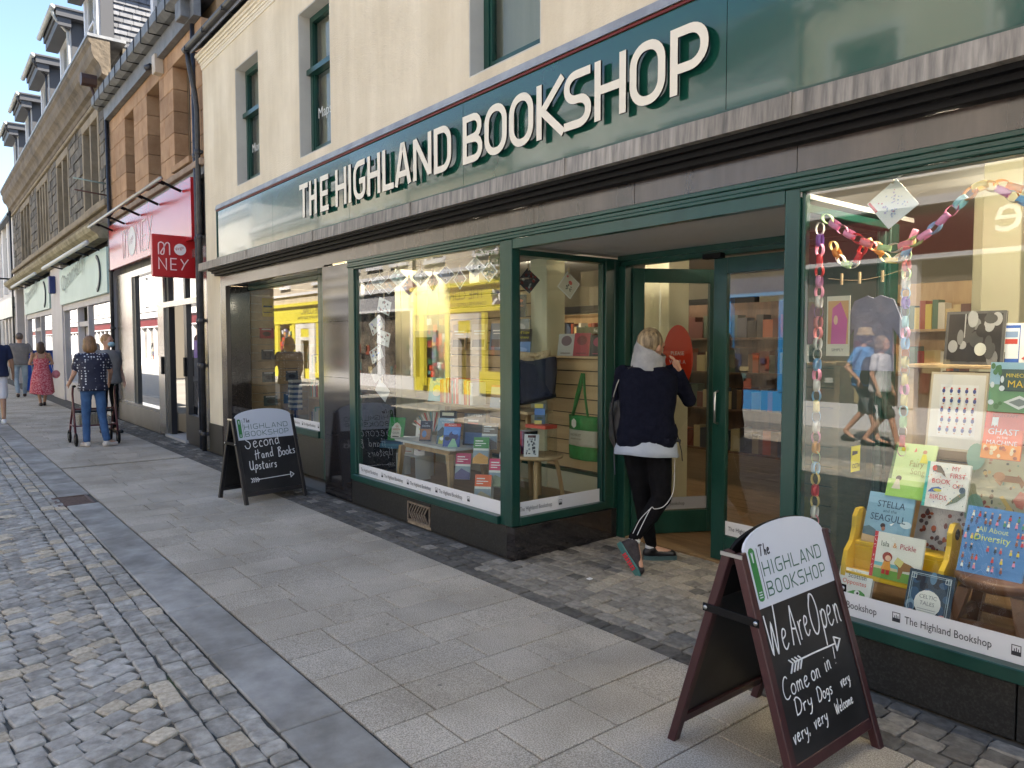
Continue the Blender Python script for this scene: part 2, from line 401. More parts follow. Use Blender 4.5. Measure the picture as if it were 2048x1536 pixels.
# gully grate in the kerb line
iron = mat('rusty_iron', (.10, .062, .05), (.17, .11, .085), 40, .7, bump=.001)
g = root('drain_cover', (-8.44, -2.12, 0), 'rusty iron gully grate set in the grey kerb line', 'drain cover')
gm = MB()
for a in ((-8.695, -8.19, -2.285, -2.262), (-8.695, -8.19, -2.0, -1.975), (-8.695, -8.67, -2.262, -2.0), (-8.215, -8.19, -2.262, -2.0)): gm.box(*a, -.012, .007)
part('frame', gm, iron, g)
part('sump', box(-8.68, -8.2, -2.27, -1.99, -.05, -.04), mat('black_hole', (.01, .01, .01), rough=1), g)
for i in range(9):
    q = MB(); xx = -8.64+i*.052; q.add([(xx-.013, -2.262, .004), (xx+.013, -2.262, .004), (xx+.053, -2.0, .004), (xx+.027, -2.0, .004), (xx-.013, -2.262, -.02), (xx+.013, -2.262, -.02), (xx+.053, -2.0, -.02), (xx+.027, -2.0, -.02)], [(0,1,2,3),(0,4,5,1),(1,5,6,2),(2,6,7,3),(3,7,4,0)])
    part('bar', q, iron, g)
single('litter', MB().box(-3.44, -3.41, .09, .125, .006, .012, .004), mat('paper', (.75, .74, .72), rough=.8), 'small scrap of white paper on the setts near the doorway', 'litter', loc=(-3.42, .11, .008))
# ---------------------------------------------------------------- the bookshop building
green = mat('green_paint', (.006, .042, .031), (.011, .060, .045), 5, .28, spec=.5, bump=.0006, bscale=25, stretch=(1, 1, .25))
cream = mat('cream_render', (.68, .59, .44), (.77, .68, .52), 1.3, .9, stain=(1.5, (1.6, 1, .22), .13), bump=.006, bscale=70, detail=8)
creamt = mat('cream_paint', (.70, .63, .50), (.76, .69, .56), 2, .8, bump=.001)
greyrev = mat('reveal_paint', (.50, .48, .44), (.56, .54, .49), 3, .8)
granite = mat('polished_granite', (.012, .011, .012), (.045, .038, .036), 60, .08, spec=.9, detail=3, lo=.4, hi=.75)
granite2 = mat('weathered_granite', (.026, .019, .016), (.075, .056, .047), 2.2, .22, spec=.9, detail=9, bump=.0004, bscale=200, stretch=(2.2, 1, .25))
plinthm = mat('plinth_granite', (.014, .014, .014), (.05, .05, .048), 95, .42, spec=.5, detail=3, lo=.45, hi=.8)
lead = mat('lead_sheet', (.15, .138, .125), (.40, .36, .31), 9, .55, stain=(.8, (1, 1, .1), .35), metal=.25, bump=.004, bscale=9, detail=8, stretch=(3.2, 1, .3))
leadtop = mat('lead_flashing', (.24, .25, .27), (.36, .37, .38), 5, .5, metal=.3, bump=.003, bscale=12)
black = mat('black_gloss', (.004, .004, .005), rough=.6, spec=.2)
redt = mat('red_trim', (.14, .012, .012), rough=.5)
white = mat('white_print', (.72, .72, .73), rough=.55)
ink = mat('dark_ink', (.03, .03, .035), rough=.7)
gl = glass('window_glass', k=1.75, base=.02)
gl2 = glass('upstairs_glass', (.75, .78, .76), k=1.0, base=.0)
bk = root('bookshop_building', (-5, 0, 0), 'cream rendered shop building with green painted shopfront and granite pillars', 'building')
CX0, CX1 = -11.10, 4.5
wins = [(-9.75, -8.93, 3.585, 5.07), (-7.75, -6.975, 3.55, 5.07), (-4.615, -3.795, 3.54, 5.07)]
m = MB()
x = CX0
for a, b, c, d in wins:
    m.box(x, a, 0, .5, 3.30, 5.62); m.box(a, b, 0, .5, 3.30, c); m.box(a, b, 0, .5, d, 5.62); x = b
m.box(x, CX1, 0, .5, 3.30, 5.62)
m.box(CX0, -10.50, 0, .5, .42, 3.30); m.box(-10.50, CX1, .1, .5, 2.60, 3.30)
part('wall', m, cream, bk)
for a, b, c, d in wins:
    m = MB(); m.box(a+.001, a+.012, .003, .17, c+.012, d-.001); m.box(b-.012, b-.001, .003, .17, c+.012, d-.001); m.box(a+.012, b-.012, .003, .17, d-.012, d-.001)
    m.box(a+.001, b-.001, .004, .17, c, c+.012); part('reveal', m, greyrev, bk)
words_up = ['More', 'Maps', 'Walking']
for i, (a, b, c, d) in enumerate(wins):
    fy = .13; mid = c+(d-c)*.60; f = MB()
    f.box(a+.013, a+.075, fy, fy+.06, c+.013, d-.013); f.box(b-.075, b-.013, fy, fy+.06, c+.013, d-.013)
    f.box(a+.075, b-.075, fy, fy+.06, c+.013, c+.095); f.box(a+.075, b-.075, fy, fy+.06, d-.075, d-.013); f.box(a+.002, b-.002, fy-.045, fy+.05, mid-.02, mid+.035)
    f.box(a+.08, a+.105, fy+.01, fy+.055, c+.1, mid-.02); f.box(b-.105, b-.08, fy+.01, fy+.055, c+.1, mid-.02); f.box(a+.105, b-.105, fy+.01, fy+.055, c+.096, c+.125)
    wo = part('window', f, green, bk)
    part('pane', box(a+.1, b-.1, fy+.03, fy+.036, c+.12, mid-.02), gl2, wo); part('pane', box(a+.08, b-.08, fy+.03, fy+.036, mid+.035, d-.076), gl2, wo)
    part('blind', box(a+.03, b-.03, fy+.11, fy+.115, c-.0, d), mat('pale_blind', (.56, .53, .42), (.64, .6, .48), 3, .9, stretch=(14, 1, .3)), wo)
    t = MB(); text_mb(t, words_up[i], .20 if i == 2 else .16, frame_T((a+.14, fy+.026, c+.60 if i == 2 else c+.42), (1, 0, 0), (0, 0, 1)))
    part('lettering', t, mat('frosted_print', (.62, .63, .6), rough=.8), wo)
# eaves moulding, gutter, roof
m = MB()
for k in range(6):
    t = k/5; m.box(CX0-.01, CX1, -.012-.085*(t**1.8), .0, 5.43+.03*k, 5.43+.03*(k+1)+.0005*k)
part('eaves_moulding', m, creamt, bk)
m = MB(); pts = [(CX0-.16, -.17, 5.69), (CX1, -.17, 5.69)]
prof = [(math.cos(t)*.062, math.sin(t)*.062) for t in [PI+PI*k/8 for k in range(9)]]; prof += [(p[0]*.88, p[1]*.88) for p in prof[::-1]]
m.prism([(p[0]-.17, p[1]+5.72) for p in prof], CX0-.16, CX1, axis='x')
for k in range(20): xx = CX0-.02+k*.8; m.box(xx, xx+.02, -.24, -.0, 5.655, 5.665); m.box(xx, xx+.02, -.236, -.226, 5.655, 5.72)
part('gutter', m, mat('black_iron', (.012, .012, .014), (.03, .03, .032), 20, .45, bump=.001), bk)
slate = mat('slate', (.085, .09, .105), (.16, .165, .18), 6, .5, objrand=.3, island=.0, bump=.002)
slate_s = mat('slate_s', (.085, .09, .105), (.17, .175, .19), 6, .5, island=.35, bump=.002)
m = MB(); m.add([(CX0, -.16, 5.70), (CX1, -.16, 5.70), (CX1, 4.6, 9.4), (CX0, 4.6, 9.4), (CX0, -.16, 5.62), (CX1, -.16, 5.62), (CX1, 4.6, 9.3), (CX0, 4.6, 9.3)], [(0,1,2,3), (4,7,6,5), (0,4,5,1), (1,5,6,2), (3,2,6,7), (0,3,7,4)])
m.add([(CX0, 9, 5.7), (CX1, 9, 5.7), (CX1, 4.6, 9.4), (CX0, 4.6, 9.4)], [(0, 1, 2, 3)])
part('roof', m, slate_s, bk)
part('gable_wall', MB().box(CX0-.05, CX0+.9, .34, .9, 5.66, 9.2), mat('roughcast', (.17, .155, .13), (.34, .31, .26), 14, .95, bump=.02, bscale=45, detail=8), bk)
part('party_wall', MB().box(CX0, CX0+.1, .5, 9, 0, 9.2).box(CX1-.1, CX1, .5, 9, 0, 9.2).box(CX0, CX1, 9, 9.1, 0, 9.2), cream, bk)
# fascia sign
sg = root('shop_sign', (-4, -.10, 3.0), 'long glossy green fascia with raised cream letters THE HIGHLAND BOOKSHOP', 'shop sign')
signg = mat('sign_green', (.007, .058, .040), (.009, .066, .046), .6, .13, spec=.6, coat=.5, crough=.04, bump=.005, bscale=1.6)
jx = [-10.26, -8.3, -6.4, -4.55, -2.27, 0.0, 2.3, 4.4]
for a, b in zip(jx[:-1], jx[1:]): part('panel', MB().box(a+.002, b-.002, -.10, -.02, 2.715, 3.325), signg, sg)
part('frame', MB().box(jx[0]-.012, jx[-1], -.118, -.01, 2.690, 2.714).box(jx[0]-.014, jx[0]-.001, -.112, -.01, 2.714, 3.326), green, sg)
part('trim', box(jx[0]-.01, jx[-1], -.112, -.01, 3.326, 3.342), redt, sg)
letm = mat('letter_cream', (.74, .68, .56), rough=.45)
def arc(cx, cy, rx, ry, a0, a1, n=7): return [(cx+rx*math.cos(math.radians(a0+(a1-a0)*k/n)), cy+ry*math.sin(math.radians(a0+(a1-a0)*k/n))) for k in range(n+1)]
SW = .146          # stroke / cap height
def glyph(c, W):
    h = SW/2; l, r, b, t = h, W-h, h, 1-h; R = min(.27, (r-l)*.62); Ry = R*1.05; mid = .5
    if c == 'T': return [[(0, t), (W, t)], [(W/2, t-h+.002), (W/2, 0)]]
    if c == 'H': return [[(l, 0), (l, 1)], [(r, 0), (r, 1)], [(l+h-.002, mid), (r-h+.002, mid)]]
    if c == 'I': return [[(W/2, 0), (W/2, 1)]]
    if c == 'E': return [[(W, t), (l, t), (l, b), (W, b)], [(l+h-.002, mid), (W*.92, mid)]]
    if c == 'L': return [[(l, 1), (l, b), (W, b)]]
    if c == 'O': return [arc(r-R, t-Ry, R, Ry, 0, 90)+arc(l+R, t-Ry, R, Ry, 90, 180)+arc(l+R, b+Ry, R, Ry, 180, 270)+arc(r-R, b+Ry, R, Ry, 270, 360)+['c']]
    if c == 'G': return [[(W*.96, t)]+arc(l+R, t-Ry, R, Ry, 90, 180)+arc(l+R, b+Ry, R, Ry, 180, 270)+arc(r-R*.7, b+Ry*.7, R*.7, Ry*.7, 270, 360)+[(r, mid-.03), (W*.5, mid-.03)]]
    if c == 'A': return [[(h*.9, 0), (W/2-.035, .93), (W/2+.035, .93), (W-h*.9, 0)], [(W*.27, .27), (W*.73, .27)]]
    if c == 'N': return [[(l, 0), (l, .95)], [(l+.01, .93), (r-.01, .07)], [(r, .05), (r, 1)]]
    if c == 'D': return [[(l, 0), (l, 1)], [(l+h-.01, b)]+arc(r-R, b+Ry, R, Ry, 270, 360)+arc(r-R, t-Ry, R, Ry, 0, 90)+[(l+h-.01, t)]]
    if c == 'B':
        q = .205; return [[(l, 0), (l, 1)], [(l+h-.01, t)]+arc(r-q-.03, t-q, q, q-.002, 90, -90)+[(l+h-.01, mid)], [(l+h-.01, mid)]+arc(r-q, b+q, q, q-.002, 90, -90)+[(l+h-.01, b)]]
    if c == 'P': return [[(l, 0), (l, 1)], [(l+h-.01, t)]+arc(r-R, t-.25, R, .25, 90, 0)+arc(r-R, .38+.25, R, .25, 0, -90)+[(l+h-.01, .38)]]
    if c == 'K': return [[(l, 0), (l, 1)], [(W-.02, 1), (l+h+.05, .53), (l+h+.05, .47), (W, 0)]]
    if c == 'S':
        q = min(.24, (r-l)*.48); e = .2; return [[(W*.97, t)]+arc(l+q, t-e, q, e, 90, 180)+arc(l+q, mid+e, q, e, 180, 270)[1:]+arc(r-q, mid-e, q, e, 90, 0)+arc(r-q, b+e, q, e, 0, -90)[1:]+[(0, b)]]
lets = [('T',-7.43,-7.22),('H',-7.19,-7.01),('E',-6.93,-6.74),('H',-6.59,-6.36),('I',-6.33,-6.25),('G',-6.22,-5.99),('H',-5.95,-5.72),('L',-5.68,-5.49),('A',-5.475,-5.215),('N',-5.18,-4.91),('D',-4.875,-4.64),
        ('B',-4.49,-4.25),('O',-4.226,-3.975),('O',-3.948,-3.70),('K',-3.668,-3.415),('S',-3.41,-3.175),('H',-3.147,-2.90),('O',-2.872,-2.62),('P',-2.588,-2.345)]
z0, hh = 2.853, .343
for c, a, b in lets:
    m = MB(); m.T = Matrix.Translation((a, -.118, z0)) @ Matrix(((hh, 0, 0, 0), (0, 0, -1, 0), (0, hh, 0, 0), (0, 0, 0, 1)))
    W = (b-a)/hh; k = 0
    for s in glyph(c, W):
        cl = s[-1] == 'c'; s = s[:-1] if cl else s
        m.stroke(s, SW, h=.0003*k+.016, d=.013, closed=cl); k += 1
    m.mi = [1 if (abs(sum(m.v[i][1] for i in f)/4-min(v[1] for v in m.v)) > .005) else 0 for f in m.f]
    part('letter', m, [letm, black], sg)
# lead-clad cornice
m = MB(); n = 90
rndx = random.Random(3); xs = [-10.80+i*(4.5+10.80)/n for i in range(n+1)]; zt = [2.672+(rndx.random()-.5)*.007 for _ in xs]
for i in range(n):
    a, b = xs[i], xs[i+1]; A, B = zt[i], zt[i+1]
    m.add([(a, -.205, 2.572), (b, -.205, 2.572), (b, -.20, B), (a, -.20, A), (a, -.02, A+.028), (b, -.02, B+.028), (a, -.05, 2.572), (b, -.05, 2.572)], [(0,1,2,3), (3,2,5,4), (0,6,7,1)])
m.add([(-10.80, -.205, 2.572), (-10.80, -.2, 2.672), (-10.80, -.02, 2.70), (-10.80, -.02, 2.572)], [(0, 1, 2, 3)])
for xx in (-8.9, -7.0, -5.15, -3.35, -1.86, -.2, 1.5): m.box(xx, xx+.012, -.209, -.03, 2.574, 2.676)
part('lead_ledge', m, lead, bk)
m = MB(); m.add([(-10.28, -.125, 3.343), (4.4, -.125, 3.343), (4.4, -.118, 3.40), (-10.24, -.118, 3.40), (4.4, -.002, 3.43), (-10.24, -.002, 3.43), (-10.28, -.002, 3.343)], [(0,1,2,3), (3,2,4,5), (0,3,5,6)])
part('flashing', m, leadtop, bk)
m = MB()
for k, (z0_, z1_, y_) in enumerate(((2.548, 2.5715, -.155), (2.52, 2.5475, -.115), (2.49, 2.5195, -.075))): m.box(-10.52, 4.4, y_, .0, z0_, z1_)
part('black_moulding', m, black, bk)
# granite frieze slabs
jx2 = [-10.50, -9.45, -8.37, -7.21, -6.0, -4.95, -3.85, -2.95, -1.93, -.45, .9, 2.3, 4.4]
for a, b in zip(jx2[:-1], jx2[1:]): part('granite_panel', MB().box(a+.002, b-.002, -.012 if b > -7.1 else -.003, .06, 2.362 if b > -7.1 else 2.345, 2.489), granite2, bk)
part('granite_panel', MB().box(-10.50, -10.275, -.006, .05, .0, 2.344), granite2, bk)
for a, b in ((0, .62), (.623, 1.22), (1.223, 1.78), (1.783, 2.344)): part('granite_panel', box(-7.21, -6.612, -.008, .10, a, b), granite, bk)
part('pillar_core', box(-7.208, -6.614, .10, .5, 0, 2.344), granite, bk)
m = MB(); m.box(-11.1, -10.505, -.015, .3, 0, .42); part('plinth', m, plinthm, bk)
m = MB(); m.box(-10.275, -10.268, .05, .32, 0, 2.344); m.box(-10.268, -7.211, .02, .33, 2.346, 2.36); part('opening_lining', m, granite, bk)
for a, b in ((-6.608, -5.55), (-5.18, -4.16)): part('plinth_panel', MB().box(a, b-.003, -.006, .05, 0, .238, .003), plinthm, bk)
part('plinth_panel', MB().box(-5.553, -5.183, -.006, .05, .196, .238), plinthm, bk)
part('plinth_panel', MB().box(-5.553, -5.183, -.004, .05, 0, .026), mat('rough_stone', (.22, .17, .12), (.36, .3, .22), 20, .9, bump=.004), bk)
part('plinth_panel', MB().box(-4.157, -4.07, -.008, 1.05, 0, .238, .003), granite, bk)
part('plinth_panel', MB().box(-1.985, -.968, -.006, .05, 0, .238, .003).box(-1.99, -1.90, .051, 1.1, 0, .238), plinthm, bk)
part('plinth_panel', MB().box(-.962, .4, -.006, .05, 0, .238, .003).box(.403, 4.4, -.006, .05, 0, .238), plinthm, bk)
# ventilation grille
vg = root('air_vent', (-5.37, -.01, .1), 'small metal chevron air grille in the granite plinth under the window', 'air vent')
vm = mat('vent_metal', (.20, .15, .11), (.3, .25, .2), 30, .6, metal=.4)
part('frame', MB().box(-5.548, -5.188, -.012, .0, .028, .042).box(-5.548, -5.188, -.012, .0, .18, .194).box(-5.548, -5.534, -.012, .0, .042, .18).box(-5.202, -5.188, -.012, .0, .042, .18), vm, vg)
part('back', box(-5.534, -5.202, .002, .01, .042, .18), black, vg)
for half in (0, 1):
    for k in range(8):
        xx = -5.53+.0+k*.040; zb, ztp = (.112, .178) if half == 0 else (.044, .109); s0, s1 = (0, .05) if half == 0 else (.05, 0)
        q = MB(); q.add([(xx+s0, -.009, zb), (xx+s0+.014, -.009, zb), (xx+s1+.014, -.009, ztp), (xx+s1, -.009, ztp), (xx+s0, .001, zb), (xx+s0+.014, .001, zb), (xx+s1+.014, .001, ztp), (xx+s1, .001, ztp)], [(0,1,2,3), (0,4,5,1), (1,5,6,2), (2,6,7,3), (3,7,4,0)])
        if xx+.064 < -5.2: part('louvre', q, vm, vg)
# ---- window frames (timber), plane y = -.02 .. .06
def wframe(name, x0, x1, y0, y1, z0, z1, wl, wr, wb, wt, par=bk, along='x', sill=.03):
    f = MB()
    def bx(a, b, c, d, o0=0, o1=0):
        if along == 'x': f.box(a, b, y0-o0, y1, c, d, .004)
        else: f.box(y0-o0, y1+o0, a, b, c, d, .004)
    bx(x0, x0+wl, z0, z1); bx(x1-wr, x1, z0, z1); bx(x0+wl, x1-wr, z0, z0+wb, sill); bx(x0+wl, x1-wr, z1-wt, z1)
    bx(x0+wl, x0+wl+.018, z0+wb, z1-wt, -.02); bx(x1-wr-.018, x1-wr, z0+wb, z1-wt, -.02)
    return part(name, f, green, par)
# moulding above the shopfront
m = MB(); m.box(-6.61, 4.4, -.030, .0, 2.335, 2.360, .004); m.box(-6.61, 4.4, -.022, .0, 2.312, 2.334, .003); m.box(-6.61, 4.4, -.035, .0, 2.288, 2.311, .005); part('head_moulding', m, green, bk)
w0 = wframe('shop_window', -10.50, -7.93, .30, .36, .47, 2.345, .08, .09, .08, .05, sill=.02)
w1 = wframe('shop_window', -6.608, -4.165, -.02, .05, .242, 2.287, .115, .055, .06, .02)
w2 = wframe('shop_window', -1.985, 4.2, -.02, .05, .242, 2.287, .075, .05, .06, .02)
w3 = wframe('side_window', .05, 1.02, -4.165, -4.075, .242, 2.22, .0, .10, .06, .04, along='y', sill=.004)
w4 = wframe('side_window', .05, 1.02, -1.985, -1.905, .242, 2.22, .0, .10, .06, .04, along='y', sill=.004)
part('corner_post', MB().box(-4.163, -4.075, -.028, .05, .242, 2.287, .006), green, bk)
part('pane', box(-10.42, -8.02, .325, .331, .55, 2.295), gl, w0)
part('pane', box(-6.48, -4.222, .01, .016, .302, 2.267), gl, w1)
part('pane', box(-1.908, 4.15, .01, .016, .302, 2.267), gl, w2)
part('pane', box(-4.125, -4.119, .05, .92, .302, 2.18), gl, w3)
part('pane', box(-1.95, -1.944, .05, .92, .302, 2.18), gl, w4)
# left window jamb right side, stall riser of the recessed window
part('plinth_panel', MB().box(-10.50, -7.93, .31, .36, 0, .469), plinthm, bk)
part('jamb', MB().box(-7.925, -7.215, .30, .36, 0, 2.344), green, bk)
# recess soffit and beam
part('soffit', box(-4.16, -1.905, -.01, 1.2, 2.245, 2.27), mat('soffit_grey', (.42, .415, .40), (.48, .47, .45), .8, .55), bk)
part('fascia_beam', MB().box(-4.074, -1.986, -.02, .04, 2.221, 2.287), green, bk)
part('door_head', MB().box(-4.074, -1.99, 1.08, 1.16, 2.165, 2.244, .004).box(-4.074, -1.99, 1.05, 1.079, 2.20, 2.244), green, bk)
part('recess_threshold', MB().box(-4.06, -1.99, 1.075, 1.22, -.01, .016), mat('oak_threshold', (.20, .12, .055), (.30, .19, .09), 5, .5, stretch=(1, 12, 12)), bk)
m = MB(); m.box(-4.074, -4.0, 1.06, 1.16, 0, 2.165, .004); m.box(-4.16, -4.075, 1.02, 1.16, .0, 2.22, .004); part('door_post', m, green, bk)
m = MB(); m.box(-2.44, -1.99, 1.08, 1.14, 0, 2.165, .004); part('side_panel', m, green, bk)
# logo frames of the white strip lettering
def strip_band(par, o, u, L, z0, z1, first, n, sz, sp, names=True):
    b = MB(); b.T = frame_T(o, u, (0, 0, 1)); b.add([(0, z0, 0), (L, z0, 0), (L, z1, 0), (0, z1, 0)], [(0, 1, 2, 3)])
    bo = part('window_strip', b, white, par)
    t = MB(); t.T = frame_T(o, u, (0, 0, 1))
    x = first; h = z1-z0
    for k in range(n):
        if x+sp > L: break
        text_mb(t, 'The Highland Bookshop', sz*1.14, Matrix.Translation((x, z0+h*.33, 0)), sx=.72)
        xl = x+sp-.052
        if xl+.03 < L:
            for (a, b_, c, d) in ((0, .034, .30, .46), (0, .003, .46, .70), (.031, .034, .46, .70), (.003, .031, .67, .70), (.009, .012, .46, .56), (.016, .019, .46, .6), (.023, .026, .46, .56)): t.add([(xl+a, z0+h*c, .001), (xl+b_, z0+h*c, .001), (xl+b_, z0+h*d, .001), (xl+a, z0+h*d, .001)], [(0, 1, 2, 3)])
        x += sp
    part('lettering', t, ink, par)
strip_band(w1, (-6.475, .008, 0), (1, 0, 0), 2.253, .302, .402, .035, 6, .042, .455)
strip_band(w2, (-1.905, .008, 0), (1, 0, 0), 6.0, .302, .408, .055, 13, .042, .455)
strip_band(w0, (-10.40, .323, 0), (1, 0, 0), 2.37, .55, .65, .06, 5, .042, .455)
strip_band(w3, (-4.117, .055, 0), (0, 1, 0), .86, .302, .405, .02, 2, .040, .44)
# doors
doorw = .76
def door(name, hinge, ang, flip, lab):
    d = root(name, hinge, rz=ang, local=True); d.parent = bk; d.location = Vector(hinge)-Vector((-5, 0, 0)); d['label'] = lab
    s = -1 if flip else 1
    f = MB(); X = lambda a, b: (min(s*a, s*b), max(s*a, s*b))
    for a, b, c, e in ((0, .095, .02, 2.15), (doorw-.11, doorw, .02, 2.15), (.095, doorw-.11, .02, .20), (.095, doorw-.11, 2.04, 2.15)):
        x0, x1 = X(a, b); f.box(x0, x1, -.02, .022, c, e, .003)
    df = part('door_frame', f, green, d); ORG[df.name] = (0, 0, 0)
    x0, x1 = X(.096, doorw-.111); part('pane', box(x0, x1, -.003, .003, .20, 2.04), gl, d)
    hx = s*(doorw-.05); h = MB(); h.tube([(hx, -.022, 1.22), (hx, -.06, 1.21), (hx, -.06, 1.0), (hx, -.022, .99)], .009, 8); part('door_handle', h, mat('steel', (.5, .5, .5), rough=.3, metal=1), d)
    return d, (x0, x1)
dl, xr = door('door', (-4.0, 1.14, 0), math.radians(62), False, 'left leaf standing open inwards')
b = MB(); b.add([(xr[0], -.0042, .21), (xr[1], -.0042, .21), (xr[1], -.0042, .31), (xr[0], -.0042, .31)], [(0, 1, 2, 3)]); part('window_strip', b, mat('strip_grey', (.30, .30, .31), rough=.6), dl)
t = MB(); text_mb(t, 'The Highland Bookshop', .040, frame_T((xr[0]+.05, -.0045, .245), (1, 0, 0), (0, 0, 1)), sx=.8); part('lettering', t, ink, dl)
dr, xr = door('door', (-2.442, 1.12, 0), 0, True, 'right leaf standing closed')
b = MB(); b.add([(xr[0], -.0042, .205), (xr[1], -.0042, .205), (xr[1], -.0042, .305), (xr[0], -.0042, .305)], [(0, 1, 2, 3)]); part('window_strip', b, white, dr)
t = MB(); text_mb(t, 'The Highland Bookshop', .042, frame_T((xr[0]+.025, -.0045, .24), (1, 0, 0), (0, 0, 1)), sx=.8); part('lettering', t, ink, dr)
m = MB(); m.box(-3.25, -3.1, 1.03, 1.085, 2.145, 2.18); part('door_closer', m, black, bk)
# downpipes
def downpipe(x, y, ztop, lab, jog=True, sq=False, col=(.012, .012, .014)):
    p = MB(); mt = mat('pipe_'+str(col[0]), col, (col[0]*2+.01, col[1]*2+.01, col[2]*2+.012), 15, .4)
    r = .036
    if jog: pts = [(x-.01, -.16, ztop), (x-.01, -.155, ztop-.12), (x+.0, y-.02, ztop-.55), (x, y, ztop-.75), (x, y, .0)]
    else: pts = [(x, y, ztop), (x, y, 0)]
    p.tube(pts, r, 12)
    rt = root('downpipe', (x, y, 0), lab, 'drainpipe'); part('pipe', p, mt, rt)
    for z in (.25, 1.25, 1.9, 3.1, 4.3):
        if z < ztop-.6: q = MB(); q.tube([(x, y, z-.035), (x, y, z-.03), (x, y, z+.03), (x, y, z+.035)], [.04, .046, .046, .04], 12); q.box(x-.07, x+.07, y+.02, y+.05, z-.02, z+.02); part('collar', q, mt, rt)
    return rt
downpipe(-11.19, -.06, 5.66, 'black round downpipe at the left edge of the cream rendered wall')
# ---------------------------------------------------------------- shop interior
oak = mat('floor_oak', (.17, .095, .042), (.26, .155, .075), 3, .38, stretch=(1, 9, 9), bump=.0006)
beech = mat('beech_board', (.50, .335, .17), (.60, .42, .23), 2.2, .5, stretch=(.6, 6, 6))
beech2 = mat('beech_wood', (.46, .29, .14), (.58, .39, .20), 3, .45, stretch=(6, 6, .8))
creamw = mat('cream_board', (.60, .57, .40), (.66, .63, .46), 2, .7)
wallm = mat('inner_wall', (.42, .39, .30), (.48, .44, .35), 1.5, .85)
si = root('shop_interior', (-5, 3, 0), None, None, kind='structure')
del si['kind']; tag(si, 'inside of the shop with oak floor, cream walls and pillars seen through the glass', 'shop interior')
fl = MB()
yy = 1.225
while yy < 7.4: fl.box(-10.9, 4.3, yy+.002, min(yy+.148, 7.45), -.02, .012+.0004*((int(yy*7)) % 2)); yy += .15
part('floorboards', fl, oak, si, kind='stuff')
part('inner_wall', MB().box(-10.95, 4.35, 7.5, 7.6, 0, 2.8).box(-11.0, -10.9, .5, 7.5, 0, 2.8).box(4.3, 4.38, .5, 7.5, 0, 2.8), wallm, si)
part('ceiling', box(-10.9, 4.3, .1, 7.5, 2.72, 2.76), mat('ceiling_white', (.62, .61, .57), rough=.9), si)
for i, (x, y) in enumerate(((-5.02, 1.15), (-2.05, 2.9), (-1.75, 2.2), (-8.0, 2.6))): part('pillar', MB().box(x-.11, x+.11, y-.11, y+.11, 0, 2.72, .006), creamw, si)
# window platforms
part('display_floor', MB().box(-7.1, -4.17, .105, 1.03, .2, .285), oak, si)
for k in range(3): part('wall_board', MB().box(-7.1+k*.22, -6.883+k*.22, 1.05, 1.07, .285, 2.6, .003), creamw, si)
part('display_floor', MB().box(-10.45, -7.22, .365, 1.6, .30, .38), oak, si)
part('display_floor', MB().box(-1.9, 4.2, .055, 1.3, .2, .27), oak, si)
# left window side wall of boards
for k in range(5): part('wall_board', MB().box(-7.15, -7.10, .055+k*.2, .25+k*.2, .285, 2.6, .003), creamw, si)
part('window_lining', MB().box(-6.61, -4.17, .055, 1.1, 2.31, 2.34).box(-10.5, -7.2, .365, 1.6, 2.36, 2.38), mat('soffit_grey', (.4, .4, .4)), si)
def slats(x0, x1, y, zs, col=beech, t=.018, gap=.009, lab='slat'):
    for a, b in zip(zs[:-1], zs[1:]): part(lab, MB().box(x0, x1, y, y+t, a+gap/2, b-gap/2, .002), col, si)
    part('slat_backing', box(x0, x1, y+t+.001, y+t+.02, zs[0], zs[-1]), mat('slat_dark', (.02, .013, .008), rough=.9), si)
zs = [.49+.1195*k for k in range(9)]
slats(-5.08, -4.18, 1.05, zs[:8]+[1.43])
slats(-6.44, -5.10, 1.05, [.49+.1195*k for k in range(15)])
part('base_board', MB().box(-6.5, -4.18, 1.05, 1.08, .285, .455), creamw, si)
part('green_rail', MB().box(-6.5, -4.18, 1.035, 1.08, .457, .487), green, si)
part('partition_cap', MB().box(-5.08, -4.18, .99, 1.2, 1.432, 1.452, .003), beech, si)
# recessed left window : slatwall on its left side and behind
for k in range(16):
    a = .52+k*.115
    part('slat', MB().box(-10.44, -10.42, .37, 1.6, a, a+.106, .002), beech, si)
part('pillar', MB().box(-4.80, -4.50, 2.2, 2.5, 0, 2.72, .006), creamw, si)
slats(-10.4, -8.75, 1.6, [.52+.115*k for k in range(15)])
# right window low slatwall panel
slats(-1.72, 2.5, 1.15, [.40+.125*k for k in range(9)])
part('partition_cap', MB().box(-1.75, 2.6, .80, 1.2, 1.425, 1.445, .003), beech, si)
part('ladder_upright', MB().box(-1.76, -1.725, .82, 1.16, .27, 1.42), beech, si)
